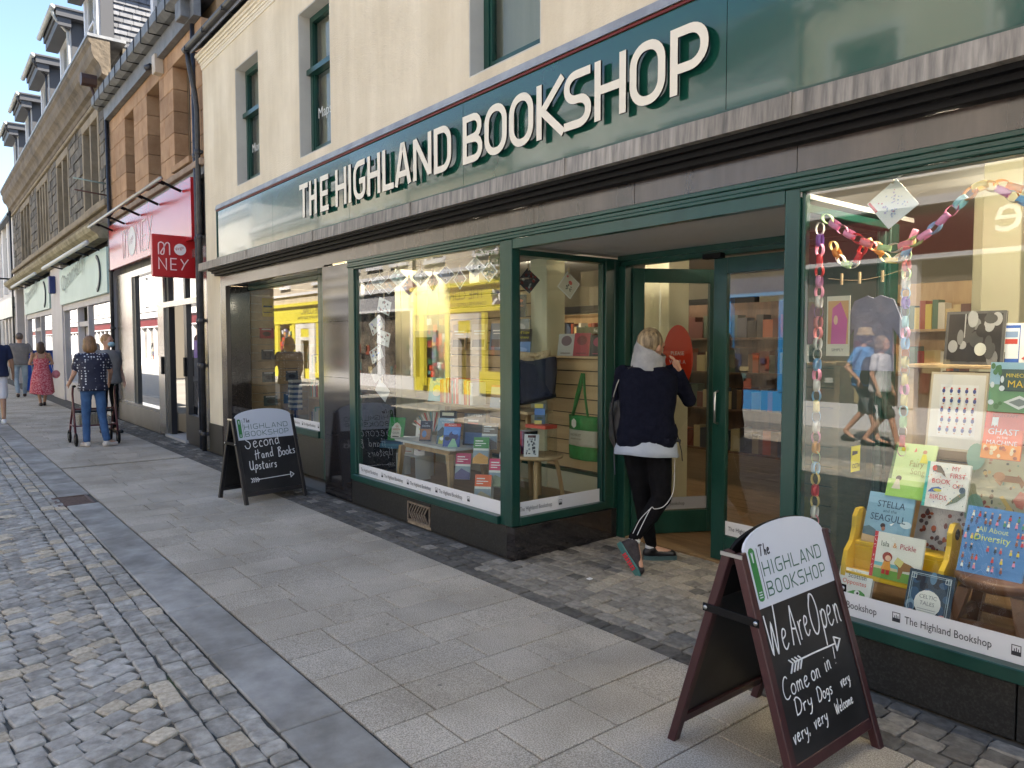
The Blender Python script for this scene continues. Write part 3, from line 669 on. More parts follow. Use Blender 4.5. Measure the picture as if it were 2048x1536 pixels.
# ceiling spot lamps (lit in the photograph)
def spot(x, y, e=14, vis=True):
    r = root('spot_lamp', (x, y, 2.72), 'small lit spotlight on the shop ceiling', 'spotlight', 'lit spotlights on the shop ceiling')
    m = MB(); m.lathe([(.035, -.12), (.045, -.02), (.02, 0)], (x, y, 2.72), 12); part('lamp_body', m, mat('lamp_white', (.6, .6, .6), rough=.4), r)
    m = MB(); m.lathe([(.03, -.124), (.03, -.122)], (x, y, 2.72), 12); part('bulb', m, mat('bulb_glow', (1, .9, .7), emit=(1, .84, .6), est=30), r)
    l = bpy.data.lights.new('lamp', 'POINT'); l.energy = e; l.color = (1, .85, .66); l.shadow_soft_size = .06
    o = link(bpy.data.objects.new('lamp', l)); o.location = (0, 0, -.2); o.parent = r
for x, y, e in ((-6.7, .40, 11), (-5.9, .40, 13), (-5.1, .40, 13), (-4.5, .4, 10), (-9.7, .8, 28), (-8.4, .85, 22), (-1.5, .55, 9), (-.9, .55, 9), (-5.6, 3.4, 4), (-1.6, 2.8, 6), (-7.8, 3.4, 5)): spot(x, y, e)
# ---- books
def C(r, g, b): return mat('c_%d_%d_%d' % (r*255, g*255, b*255), ((r)**2.2, (g)**2.2, (b)**2.2), rough=.42)
pagem = mat('book_pages', (.68, .66, .58), (.5, .48, .42), 1, .9, stretch=(1, 400, 1))
def decorate(par, w, h, y, items, name='cover_print'):
    m = MB(); mats = []; T0 = frame_T((-w/2, y, 0), (1, 0, 0), (0, 0, 1)); m.T = T0; k = 0
    tm = MB(); tmats = []
    for it in items:
        k += 1; zz = .0004+.00018*k
        if it[0] == 't':
            _, s, x, z, sz, c = it[:6]; sx = it[6] if len(it) > 6 else 1; al = it[7] if len(it) > 7 else 'CENTER'
            mm = C(*c)
            if mm not in tmats: tmats.append(mm)
            tm.k = tmats.index(mm); text_mb(tm, s, sz*w, T0 @ Matrix.Translation((x*w, z*h, zz)), al, sx, .0004); continue
        c = it[-1]; mm = C(*c)
        if mm not in mats: mats.append(mm)
        m.k = mats.index(mm)
        if it[0] == 'r': _, a, b, c2, d, _c = it; m.add([(a*w, b*h, zz), (c2*w, b*h, zz), (c2*w, d*h, zz), (a*w, d*h, zz)], [(0, 1, 2, 3)])
        elif it[0] == 'e':
            _, cx, cz, rx, rz, _c = it; n = 16; m.add([(cx*w+rx*w*math.cos(2*PI*i/n), cz*h+rz*w*math.sin(2*PI*i/n), zz) for i in range(n)], [tuple(range(n))])
        elif it[0] == 'p': m.add([(a*w, b*h, zz) for a, b in it[1]], [tuple(range(len(it[1])))])
        elif it[0] == 'l': m.stroke([(a*w, b*h) for a, b in it[1]], it[2]*w, h=zz, d=.0001)
    if m.f: part(name, m, mats, par)
    if tm.f: part('lettering', tm, tmats, par)
bscn = 0
def book(label, x, y, z, w, h, tilt=18, yaw=0, t=.018, col=(.8, .8, .8), items=(), cat='book', group=None, name='book', spine=None, roll=0):
    global bscn; bscn += 1
    r = root(name, (x, y, z), label, cat, group, local=True); r.rotation_euler = (math.radians(-tilt), math.radians(roll), math.radians(yaw))
    ORG[r.name] = (0, 0, 0)
    c = MB(); c.box(-w/2, w/2, 0, .002, 0, h); c.box(-w/2, w/2, t-.002, t, 0, h); c.box(-w/2, -w/2+.002, .002, t-.002, 0, h); part('cover', c, C(*col), r)
    part('pages', box(-w/2+.002, w/2-.003, .002, t-.002, .003, h-.003), pagem, r)
    its = list(items)
    if spine: its.insert(0, ('r', 0, 0, .07, 1, spine))
    if its: decorate(r, w, h, 0, its)
    return r
def scatter(seed, n, cols, r0=.01, r1=.03, x0=.05, x1=.95, z0=.05, z1=.95, ell=1.4):
    R_ = random.Random(seed); o = []
    for i in range(n): o.append(('e', x0+(x1-x0)*R_.random(), z0+(z1-z0)*R_.random(), r0+(r1-r0)*R_.random(), (r0+(r1-r0)*R_.random())*ell, R_.choice(cols)))
    return o
def people_grid(seed, n, cols, rows, zs, x0=.08, x1=.92, s=.03):
    R_ = random.Random(seed); o = []
    for z in rows:
        for i in range(n):
            if R_.random() < .12: continue
            x = x0+(x1-x0)*(i+.5*R_.random())/(n-.5); c = R_.choice(cols)
            o += [('p', [(x-s*.8, z-.045), (x+s*.8, z-.045), (x+s*.5, z+.005), (x-s*.5, z+.005)], c), ('e', x, z+.022, s*.55, s*.6, R_.choice([(.82,.62,.5), (.45,.3,.22), (.92,.76,.62)])), ('r', x-s*.35, z-.072, x-s*.08, z-.045, (.2,.2,.35)), ('r', x+s*.08, z-.072, x+s*.35, z-.045, (.2,.2,.35))]
    return o
teal, red_, blk, wht = (.3, .72, .68), (.8, .22, .25), (.1, .1, .12), (.95, .95, .94)
# ---- right window
book('pale green picture book with faint script title Fairy Song, behind the birds book', -1.581, .42, .803, .195, .278, 24, 0, .012, (.80, .88, .62),
     [('r', 0, 0, 1, .22, (.62, .80, .40)), ('r', 0, .22, 1, .32, (.72, .85, .50))]+[('t', 'Fairy', .60, .58, .22, (.62, .58, .35), .8), ('t', 'Song', .66, .44, .22, (.66, .66, .45), .8), ('e', .25, .34, .07, .07, (.25, .17, .15)), ('p', [(.12, .14), (.34, .14), (.27, .32), (.2, .32)], (.85, .82, .74)), ('e', .74, .86, .05, .05, (.8, .55, .42)), ('p', [(.66, .66), (.86, .66), (.78, .82), (.7, .82)], (.88, .84, .25)), ('e', .22, .88, .055, .055, (.85, .78, .3)), ('p', [(.48, .84), (.55, .86), (.52, .93)], (.9, .5, .45))]+scatter(5, 14, [(.7, .8, .45), (.85, .9, .6)], .006, .015), spine=(.35, .45, .3))
book('white picture book My First Book of Birds with a robin on its cover', -1.405, .40, .785, .188, .215, 17, 0, .016, (.94, .93, .90),
     [('t', 'MY', .68, .84, .16, red_, .9), ('t', 'FIRST', .74, .68, .17, red_, .9), ('t', 'BOOK', .38, .53, .17, red_, .9), ('t', 'OF', .74, .46, .16, red_, .9), ('t', 'BIRDS', .36, .18, .17, red_, .9),
      ('p', [(.16, .80), (.2, .93), (.32, .92), (.42, .80), (.47, .68), (.36, .76), (.24, .78)], (.38, .32, .25)), ('e', .19, .86, .055, .07, (.85, .25, .15)), ('p', [(.10, .32), (.18, .42), (.34, .46), (.42, .42), (.28, .34)], (.25, .40, .7)), ('e', .32, .38, .1, .04, (.88, .82, .3)),
      ('p', [(.55, .06), (.7, .24), (.86, .38), (.95, .44), (.96, .34), (.8, .18)], (.45, .50, .42)), ('e', .88, .44, .07, .08, (.35, .42, .48))]+scatter(8, 46, [(.3, .55, .55), (.85, .55, .35), (.75, .3, .3), (.35, .45, .6), (.9, .75, .4)], .006, .014), spine=teal)
book('light blue picture book Stella and the Seagull leaning on the yellow step bench', -1.645, .34, .575, .218, .252, 21, 0, .014, (.52, .68, .78),
     [('r', 0, .78, 1, 1, (.58, .74, .84)), ('p', [(0, .0), (1, .0), (1, .14), (.6, .2), (.3, .16), (0, .2)], (.78, .66, .5)), ('p', [(0, .14), (.35, .12), (.28, .26), (.12, .32), (0, .28)], (.35, .45, .5)), ('t', 'STELLA', .52, .72, .215, (.13, .27, .38), .88), ('t', 'and the', .52, .625, .10, (.16, .3, .4), 1), ('t', 'SEAGULL', .50, .45, .225, (.13, .27, .38), .85), ('e', .42, .36, .055, .055, (.2, .13, .14)), ('e', .44, .30, .04, .05, (.6, .4, .32)), ('e', .9, .44, .12, .08, (.78, .84, .88)), ('p', [(.56, .40), (.66, .45), (.6, .38)], wht)])
book('white picture book Isla and Pickle with a red spine, girl and pony', -1.549, .24, .439, .228, .216, 16, 0, .014, (.93, .92, .88),
     [('r', .07, .0, 1, .20, (.42, .62, .25)), ('r', .07, .2, .6, .34, (.45, .72, .75)), ('r', .07, .2, .55, .26, (.85, .78, .6)), ('t', 'Isla', .24, .70, .155, (.35, .42, .35), .9), ('t', '&', .44, .70, .15, (.9, .6, .3), .9), ('t', 'Pickle', .70, .70, .155, (.75, .25, .35), .9),
      ('p', [(.48, .44), (.56, .46), (.8, .4), (.9, .34), (.9, .1), (.85, .1), (.83, .26), (.66, .24), (.62, .06), (.57, .06), (.56, .3), (.48, .36)], (.60, .42, .24)), ('p', [(.46, .38), (.52, .52), (.66, .44), (.6, .3), (.54, .34)], (.85, .80, .50)), ('p', [(.22, .2), (.42, .2), (.38, .42), (.27, .42)], (.90, .60, .20)), ('e', .32, .48, .10, .10, (.62, .22, .14)), ('e', .34, .455, .06, .06, (.92, .74, .62)), ('r', .24, .1, .31, .2, (.75, .15, .15)), ('r', .33, .1, .40, .2, (.75, .15, .15))]+scatter(2, 16, [(.95, .85, .85)], .006, .009, .01, .06), spine=(.82, .18, .22))
book('small white board book Scottish Opposites with a green monster on its cover', -1.725, .195, .30, .165, .160, 20, 0, .02, (.93, .93, .92),
     [('t', 'Scottish', .56, .72, .19, (.22, .28, .3), .9), ('t', 'Opposites', .50, .53, .19, (.85, .32, .2), .9), ('t', 'My First', .5, .9, .09, (.6, .6, .6), 1), ('p', [(.1, .0), (.12, .2), (.3, .24), (.5, .36), (.7, .4), (.85, .32), (.9, .1), (.9, 0)], (.28, .62, .25)), ('e', .62, .30, .08, .08, wht), ('e', .64, .30, .035, .035, blk)])
cel = [('r', 0, 0, 1, 1, (.16, .25, .33))]+scatter(4, 30, [(.35, .5, .62), (.22, .35, .48), (.1, .12, .2), (.5, .62, .72)], .05, .11, .12, .88, .1, .9)+[('l', [(.07, .06), (.07, .94), (.93, .94), (.93, .06), (.07, .06)], .014, (.75, .8, .82)), ('l', [(.11, .09), (.11, .91), (.89, .91), (.89, .09), (.11, .09)], .010, (.6, .68, .72)), ('e', .5, .42, .29, .30, (.93, .92, .90)), ('t', 'CELTIC', .5, .50, .125, (.45, .48, .5), .95), ('t', 'TALES', .5, .38, .125, (.45, .48, .5), .95), ('r', .3, .3, .7, .31, (.6, .6, .62)), ('r', .3, .26, .7, .27, (.6, .6, .62)), ('e', .16, .2, .08, .07, (.85, .62, .62)), ('e', .84, .22, .08, .06, (.88, .6, .6))]
for q in ((.13, .88), (.87, .88)): cel += [('l', [(q[0]-.05, q[1]-.04), (q[0]+.05, q[1]-.04), (q[0]+.05, q[1]+.04), (q[0]-.05, q[1]+.04), (q[0]-.05, q[1]-.04)], .012, (.85, .88, .9)), ('l', [(q[0], q[1]-.05), (q[0], q[1]+.05)], .012, (.85, .88, .9))]
book('dark blue patterned hardback Celtic Tales with a round white title panel', -1.369, .14, .30, .192, .240, 20, 0, .024, (.13, .22, .28), cel)
ppl = [(.85, .3, .3), (.9, .8, .3), (.3, .3, .5), (.9, .55, .65), (.35, .6, .45), (.95, .95, .9), (.6, .35, .25), (.2, .25, .3)]
book('large blue picture book All About Diversity leaning on the round stool', -1.165, .26, .545, .250, .305, 24, 0, .016, (.36, .56, .80),
     people_grid(3, 9, ppl, (.90, .80), 0)+people_grid(6, 3, ppl, (.66, .55), 0, .05, .25)+people_grid(7, 2, ppl, (.66, .55), 0, .85, .95)+people_grid(9, 8, ppl, (.40, .25), 0)+people_grid(12, 9, ppl, (.12,), 0)+[('t', 'All About', .50, .62, .13, (.85, .88, .55), .9), ('t', 'Diversity', .50, .49, .17, (.88, .90, .40), .9)])
R_ = random.Random(31)
book('white wrapping sheet printed all over with little brown animals behind the yellow bench', -1.385, .44, .55, .34, .30, 22, 0, .006, (.66, .65, .68), scatter(41, 70, [(.45, .2, .16), (.35, .16, .14), (.6, .3, .2), (.3, .25, .28)], .016, .036, ell=1.2), 'gift wrap', name='gift_wrap')
anim = scatter(21, 60, [(.62, .66, .52), (.55, .45, .35), (.72, .5, .42), (.3, .33, .3), (.8, .68, .45), (.5, .62, .55)], .008, .02)+[('p', [(.3, .62), (.33, .70), (.55, .70), (.6, .62), (.57, .56), (.54, .62), (.38, .62), (.36, .56)], (.58, .40, .26)), ('e', .34, .68, .06, .05, (.75, .55, .4)), ('e', .82, .78, .13, .13, (.45, .30, .20)), ('e', .82, .76, .07, .08, (.85, .78, .5)), ('p', [(.5, .4), (.56, .52), (.64, .5), (.6, .3), (.54, .32)], (.76, .45, .38)), ('e', .08, .9, .1, .16, (.5, .66, .6)), ('e', .12, .2, .1, .2, (.5, .66, .6)), ('p', [(.4, .05), (.44, .3), (.36, .42), (.4, .44), (.52, .26), (.6, .05)], (.82, .7, .4)), ('e', .72, .1, .07, .1, (.5, .32, .22)), ('l', [(.74, .05), (.8, .2), (.9, .28)], .012, (.4, .3, .22)), ('l', [(.8, .2), (.78, .3)], .01, (.4, .3, .22))]
book('large pale wrapping sheet printed with woodland animals behind the blue book', -1.165, .52, .70, .40, .36, 12, 0, .006, (.72, .71, .60), anim, 'gift wrap', name='gift_wrap')
book('green and white hardback Minecraft Maps above the orange book', -1.165, .5, 1.244, .205, .225, 8, 0, .016, (.42, .62, .45),
     [('r', 0, .55, 1, 1, (.62, .78, .85)), ('r', .2, .42, .98, .86, (.2, .3, .3)), ('r', .22, .44, .96, .84, (.25, .36, .34)), ('t', 'MINECRAFT', .60, .70, .12, (.95, .85, .3), .9), ('t', 'MAPS', .60, .50, .22, (.95, .8, .25), .95), ('p', [(.3, .2), (.6, .34), (.9, .2), (.6, .06)], (.88, .9, .9)), ('p', [(.4, .2), (.6, .28), (.8, .2), (.6, .12)], (.5, .55, .55))]+scatter(3, 12, [(.9, .93, .95), (.3, .5, .32)], .03, .06, 0, .25))
book('orange paperback Ghast in the Machine in front of the wrapping paper', -1.20, .46, 1.035, .155, .222, 18, 0, .014, (.86, .35, .16),
     [('r', 0, .62, 1, 1, (.84, .28, .2)), ('r', 0, 0, 1, .3, (.92, .55, .2)), ('t', 'GHAST', .5, .50, .26, (.93, .9, .93), .95), ('t', 'IN THE', .5, .42, .09, wht, 1), ('t', 'MACHINE', .5, .29, .19, (.93, .9, .93), .95), ('t', 'MINECRAFT', .5, .87, .12, (.6, .15, .12), 1), ('p', [(.18, .66), (.18, .86), (.34, .86), (.34, .66), (.3, .7), (.26, .66), (.22, .7)], wht)]+scatter(15, 16, [(.55, .25, .15), (.95, .85, .7), (.75, .35, .15)], .03, .06, .08, .92, .04, .24))
book('white and blue hardback with a bus drawing on the top shelf of the window', -1.25, .86, 1.447, .168, .205, 6, 0, .02, (.90, .90, .92),
     [('r', 0, .05, .44, .95, (.15, .35, .70)), ('r', .03, .15, .42, .88, (.85, .88, .92)), ('r', .06, .5, .38, .62, (.75, .25, .2)), ('r', .06, .66, .38, .8, (.5, .6, .75)), ('t', 'Double', .72, .84, .13, (.4, .4, .45), .9), ('t', 'Decker', .72, .72, .13, (.4, .4, .45), .9), ('t', 'Granny', .72, .58, .13, (.55, .4, .5), .9), ('t', 'Bus', .72, .46, .13, (.4, .4, .45), .9), ('p', [(.5, .15), (.75, .35), (.95, .3), (.8, .05)], (.8, .3, .3))])
bw = scatter(19, 26, [(.25, .25, .25), (.45, .45, .45), (.6, .6, .6), (.1, .1, .1)], .05, .12, .1, .9, .1, .9)
book('large grey framed black and white photograph print on the window shelf', -1.455, .84, 1.447, .27, .27, 7, 0, .02, (.30, .30, .30), [('r', .05, .05, .95, .95, (.08, .08, .09))]+bw+[('e', .62, .28, .1, .12, (.75, .75, .72)), ('r', .33, .5, .35, .95, (.6, .6, .6))], 'framed print', name='framed_print')
fr = [('r', .0, .0, 1, 1, (.78, .72, .62)), ('r', .04, .03, .96, .97, (.86, .85, .83)), ('r', .19, .19, .85, .84, (.90, .90, .90))]
R_ = random.Random(77)
for j in range(5):
    for i in range(5):
        x = .25+i*.135+.02*(j % 2); z = .76-j*.125
        fr += [('e', x, z, .028, .042, (.22, .28, .55)), ('e', x+.005, z+.052*.66, .02, .018, (.72, .24, .2)), ('r', x-.014, z-.05, x+.012, z-.036, (.72, .55, .4))]
book('white framed print with rows of small red and blue marks', -1.452, .62, 1.03, .255, .385, 9, 0, .022, (.74, .66, .52), fr, 'framed print', name='framed_print')
# hanging card with red label, paper chains
cardm = C(.93, .93, .92)
def hang_card(label, x, y, z, s, items, group=None, ang=45, yaw=0, col=(.93, .93, .92), asp=1.0, name='hanging_card'):
    r = root(name, (x, y, z), label, 'hanging card', group, local=True); r.rotation_euler = (0, 0, math.radians(yaw))
    b = MB(); b.T = Matrix.Rotation(math.radians(ang), 4, 'Y') @ Matrix.Translation((0, 0, 0)); b.box(-s/2*asp, s/2*asp, 0, .0025, -s/2, s/2); c = part('card', b, C(*col), r)
    if items:
        T = Matrix.Rotation(math.radians(ang), 4, 'Y') @ frame_T((-s/2*asp, -.0002, -s/2), (1, 0, 0), (0, 0, 1)); mm = {}; m = MB(); m.T = T; ms = []
        for k, it in enumerate(items):
            cc = C(*it[-1]);
            if cc not in ms: ms.append(cc)
            m.k = ms.index(cc); zz = .0003+.0002*k
            if it[0] == 'r': _, a, b_, c2, d, _c = it; m.add([(a*s*asp, b_*s, zz), (c2*s*asp, b_*s, zz), (c2*s*asp, d*s, zz), (a*s*asp, d*s, zz)], [(0, 1, 2, 3)])
            else: _, cx, cz, rx, rz, _c = it; m.add([(cx*s*asp+rx*s*math.cos(2*PI*i/10), cz*s+rz*s*math.sin(2*PI*i/10), zz) for i in range(10)], [tuple(range(10))])
        part('card_print', m, ms, r)
    hh = s*.70; m = MB(); m.tube([(0, .001, hh+.0), (.002, .001, hh+.05)], .0012, 5); m.box(-.004, .003, -.006, .008, hh-.02, hh+.03); part('peg', m, mat('peg_wood', (.55, .42, .26), rough=.7), r)
    return r
hang_card('large white diamond-hung card with a red corner label above the paper chain', -1.52, .07, 2.165, .155, [('r', .02, .62, .09, .98, (.8, .2, .28))]+scatter(61, 40, [(.6, .68, .8), (.8, .55, .6), (.7, .75, .85), (.75, .72, .85)], .012, .035, .2, .85, .2, .8, 1.0), ang=-38, yaw=4)
chainc = [(.95, .62, .75), (.55, .75, .90), (.93, .90, .86), (.90, .55, .58), (.65, .85, .88), (.55, .42, .75), (.93, .84, .55), (.85, .28, .30), (.70, .85, .60), (.90, .60, .75), (.94, .93, .90), (.90, .62, .30)]
def chain(label, pts, seed, R=.027, wd=.026):
    r = root('paper_chain', tuple(pts[0]), label, 'paper chain'); R_ = random.Random(seed)
    P = [Vector(p) for p in cr(pts, 24)]; acc = 0; last = P[0]; k = 0; step = R*1.55
    for i in range(1, len(P)):
        acc += (P[i]-P[i-1]).length
        if acc >= step:
            acc = 0; d = (P[min(i+3, len(P)-1)]-P[max(i-3, 0)]).normalized(); c = P[i]
            side = Vector((0, 1, 0)); nrm = d.cross(side).normalized()
            rot = (PI/2 if k % 2 else .12)+(R_.random()-.5)*.7
            a = nrm*math.cos(rot)+side*math.sin(rot); ax = d.cross(a).normalized()
            m = MB(); n = 14; vs = []; fs = []
            for j in range(n):
                t = 2*PI*j/n; q = c+d*R*1.15*math.cos(t)+a*R*.72*math.sin(t)
                vs += [tuple(q-ax*wd/2), tuple(q+ax*wd/2)]
            for j in range(n): j2 = (j+1) % n; fs.append((2*j, 2*j+1, 2*j2+1, 2*j2))
            m.add(vs, fs, True); o = part('chain_link', m, C(*R_.choice(chainc)), r); k += 1
            sd = o.modifiers.new('s', 'SOLIDIFY'); sd.thickness = .0006
    return r
def Pf(x, z, y=.09): return (x, y, z)
chain('pastel paper chain swagged along the top of the big window below the white card', [Pf(-1.86, 2.17), Pf(-1.75, 2.08), Pf(-1.62, 2.0), Pf(-1.50, 1.975), Pf(-1.38, 2.02), Pf(-1.27, 2.12), Pf(-1.17, 2.19), Pf(-1.05, 2.12), Pf(-.93, 2.05), Pf(-.8, 2.08), Pf(-.6, 2.2)], 3)
chain('second paper chain crossing higher at the right part of the big window', [Pf(-1.16, 2.20, .13), Pf(-1.07, 2.17, .13), Pf(-.98, 2.10, .13), Pf(-.85, 2.06, .13), Pf(-.5, 2.18, .13)], 5)
chain('darker paper chain hanging in two loops behind the pastel one', [Pf(-1.86, 2.06, .18), Pf(-1.80, 1.95, .18), Pf(-1.74, 1.93, .18), Pf(-1.68, 2.02, .18), Pf(-1.63, 1.98, .18), Pf(-1.57, 1.93, .18), Pf(-1.51, 1.955, .18), Pf(-1.47, 2.04, .18)], 8, R=.023)
chain('long paper chain hanging straight down beside the doorway mullion', [Pf(-1.865, 2.15), Pf(-1.862, 1.8), Pf(-1.865, 1.4), Pf(-1.862, 1.0), Pf(-1.862, .62)], 12, R=.026, wd=.024)
chain('paper chain strand hanging down between the doll prints and the shelf', [Pf(-1.53, 2.0, .25), Pf(-1.53, 1.7, .25), Pf(-1.525, 1.4, .25), Pf(-1.53, 1.05, .25)], 19, R=.024, wd=.022)
# pegged prints and shirt hanging from a line behind
m = MB(); m.tube(cr([(-1.93, .30, 1.88), (-1.8, .3, 1.862), (-1.68, .3, 1.87), (-1.55, .3, 1.90)], 6), .0015, 4)
for x in (-1.86, -1.77, -1.66, -1.56): m.box(x-.004, x+.004, .29, .305, 1.845, 1.90)
single('washing_line', m, mat('peg_wood', (.55, .42, .26)), 'thin cord with wooden pegs strung behind the window glass', 'line')
book('pink poster print of a draped figure pegged to the line behind the mullion', -1.88, .31, 1.49, .12, .30, 0, 0, .004, (.86, .84, .76), [('r', .06, .2, .94, .92, (.82, .62, .42)), ('p', [(.2, .2), (.25, .8), (.6, .9), (.9, .6), (.85, .2)], (.80, .35, .62)), ('e', .4, .6, .09, .2, (.88, .72, .6)), ('t', 'SIMPLY', .5, .08, .17, (.5, .5, .5))], 'poster', name='poster')
m = MB(); T = [(-.16, 0), (-.15, .22), (-.21, .16), (-.25, .20), (-.15, .36), (-.05, .385), (0, .37), (.05, .385), (.15, .36), (.25, .20), (.21, .16), (.15, .22), (.16, 0)]
m.prism([(a*.62-1.715, b*.95+1.42) for a, b in T][::-1], .33, .345, axis='y')
single('tee_shirt', m, mat('blue_grey_cloth', (.17, .18, .26), (.22, .23, .32), 8, .9, bump=.004), 'slate blue sweatshirt hanging behind the glass beside the pink poster', 'sweatshirt')
# yellow step bench
yel = mat('yellow_paint', (.72, .46, .02), (.80, .52, .035), 3, .38)
yb = root('step_bench', (-1.55, .35, .27), 'yellow painted wooden step bench holding picture books', 'bench')
prof = [(.235, .0), (.235, .16), (.24, .20), (.26, .26), (.31, .30), (.335, .36), (.34, .42), (.37, .455), (.42, .455), (.45, .42), (.45, 0)]
for x in (-1.80, -1.36): part('side_panel', MB().prism([(a, b+.27) for a, b in prof], x, x+.022, axis='x'), yel, yb)
part('step', MB().box(-1.778, -1.36, .24, .33, .415, .437, .003), yel, yb); part('step', MB().box(-1.778, -1.36, .33, .46, .55, .572, .003), yel, yb); part('riser', MB().box(-1.778, -1.36, .325, .34, .437, .55), yel, yb)
part('handle_hole', MB().tube([(-1.3600, .40, .675), (-1.3370, .40, .675)], .026, 14), black, yb)
# round stool
st_ = root('stool', (-1.14, .33, .27), 'dark brown round wooden stool with splayed square legs holding the blue book', 'stool')
brown = mat('brown_wood', (.115, .045, .02), (.20, .085, .04), 4, .35, stretch=(1, 6, 1))
part('seat', MB().lathe([(.10, .215), (.155, .235), (.172, .255), (.172, .272), (.16, .28)], (-1.14, .33, .27), 32), brown, st_)
for sx in (-1, 1):
    for sy in (-1, 1):
        a = Vector((-1.14+sx*.10, .33+sy*.10, .27+.225)); b = Vector((-1.14+sx*.15, .33+sy*.15, .27)); q = MB()
        h = .022; q.add([(a.x-h, a.y-h, a.z), (a.x+h, a.y-h, a.z), (a.x+h, a.y+h, a.z), (a.x-h, a.y+h, a.z), (b.x-h, b.y-h, b.z), (b.x+h, b.y-h, b.z), (b.x+h, b.y+h, b.z), (b.x-h, b.y+h, b.z)], [(0,1,2,3), (7,6,5,4), (0,4,5,1), (1,5,6,2), (2,6,7,3), (3,7,4,0)]); part('leg', q, brown, st_)
for s in (-1, 1):
    part('stretcher', box(-1.14-.125, -1.14+.125, .33+s*.135-.01, .33+s*.135+.01, .33, .365), brown, st_)
    part('stretcher', box(-1.14+s*.135-.01, -1.14+s*.135+.01, .33-.125, .33+.125, .345, .375), brown, st_)
# yellow sticker on the side glass
sk = MB(); sk.add([(-1.942, .60, .86), (-1.942, .70, .86), (-1.942, .70, 1.0), (-1.942, .60, 1.0)], [(0, 1, 2, 3)]); sko = single('cctv_sticker', sk, C(.93, .90, .15), 'yellow CCTV warning sticker on the glass beside the door', 'sticker')
t = MB(); text_mb(t, 'CCTV', .034, frame_T((-1.9415, .61, .88), (0, 1, 0), (0, 0, 1)), sx=.95); t.T = frame_T((-1.9413, .61, .95), (0, 1, 0), (0, 0, 1)); t.add([(0, 0, 0), (.06, .005, 0), (.06, .02, 0), (0, .025, 0)], [(0, 1, 2, 3)]); o = part('lettering', t, ink, sko); 
# ---------------------------------------------------------------- left window display
whitel = mat('white_laminate', (.62, .62, .60), rough=.35)
tb = root('display_table', (-5.7, .45, .285), 'small white topped square table with splayed beech legs in the window', 'table')
tp = [(-6.20, .26), (-6.16, .22), (-5.24, .22), (-5.2, .26), (-5.2, .62), (-5.24, .66), (-6.16, .66), (-6.2, .62)]
part('tabletop', MB().prism(tp, .640, .660), whitel, tb); part('apron', MB().box(-6.08, -5.32, .28, .60, .585, .639), beech2, tb)
def leg4(par, cx, cy, hx, hy, z0, z1, sp, w=.02, m_=beech2):
    for sx in (-1, 1):
        for sy in (-1, 1):
            a = (cx+sx*hx, cy+sy*hy, z1); b = (cx+sx*(hx+sp), cy+sy*(hy+sp*.5), z0); q = MB()
            q.add([(p[0]+i*ww, p[1]+j*ww, p[2]) for p, ww in ((a, w*1.3), (b, w*.8)) for i, j in ((-1, -1), (1, -1), (1, 1), (-1, 1))], [(0,1,2,3), (7,6,5,4), (0,4,5,1), (1,5,6,2), (2,6,7,3), (3,7,4,0)]); part('leg', q, m_, par)
leg4(tb, -5.7, .44, .40, .17, .285, .60, .04)
sh = root('bentwood_table', (-5.2, .72, .285), 'long curved plywood table behind, carrying a row of red spined books', 'table')
part('tabletop', MB().box(-6.22, -4.62, .58, .86, .972, .996, .004), beech, sh)
for x in (-6.0, -5.35, -4.78): part('leg', MB().tube(cr([(x, .72, .97), (x+.02, .70, .86), (x+.06, .69, .6), (x+.09, .68, .285)], 5), .03, 6, sq=.4, smooth=False), beech2, sh)
for i, (cx, cyy, lab) in enumerate(((-4.52, .60, 'round beech stool with curved legs holding upright paperbacks, right of the leaflets'),)):
    r = root('round_stool', (cx, cyy, .285), lab, 'stool'); part('seat', MB().lathe([(.18, .345), (.205, .355), (.205, .372), (.19, .378)], (cx, cyy, .285), 28), beech, r)
    for k in range(4):
        t = PI/4+k*PI/2; c_, s_ = math.cos(t), math.sin(t); part('leg', MB().tube(cr([(cx+.10*c_, cyy+.10*s_, .63), (cx+.145*c_, cyy+.145*s_, .61), (cx+.175*c_, cyy+.175*s_, .5), (cx+.21*c_, cyy+.21*s_, .285)], 4), .019, 6, smooth=False), beech2, r)
gy = (.55, .6, .62)
landscape = lambda top, sky, land: [('r', 0, 0, 1, 1, sky), ('p', [(0, 0), (1, 0), (1, .35), (.7, .5), (.45, .38), (.2, .52), (0, .4)], land), ('r', 0, .78, 1, 1, top), ('r', .1, .84, .9, .88, wht), ('r', .2, .91, .8, .94, wht), ('e', .5, .2, .25, .1, (.35, .45, .3))]
book('turquoise picture book with a yellow sunburst on the left end of the plywood table', -6.12, .66, .997, .17, .235, 14, 30, .012, (.35, .74, .80), [('e', .5, .5, .26, .26, (.92, .86, .35)), ('e', .5, .35, .25, .2, (.92, .92, .85)), ('t', 'WAKE', .5, .78, .2, wht)])
book('green cookery book with a white oven on its cover, on blue books', -6.50, .42, .592, .17, .235, 18, 36, .014, (.18, .60, .28), [('p', [(.2, .08), (.8, .08), (.8, .55), (.65, .72), (.5, .78), (.35, .72), (.2, .55)], (.93, .92, .88)), ('t', 'THE', .5, .58, .12, (.8, .45, .25)), ('t', 'GREEN', .5, .44, .16, (.8, .45, .25), .9), ('t', 'COOK', .5, .28, .16, (.15, .3, .2), .9), ('r', .3, .14, .7, .18, (.3, .3, .3))])
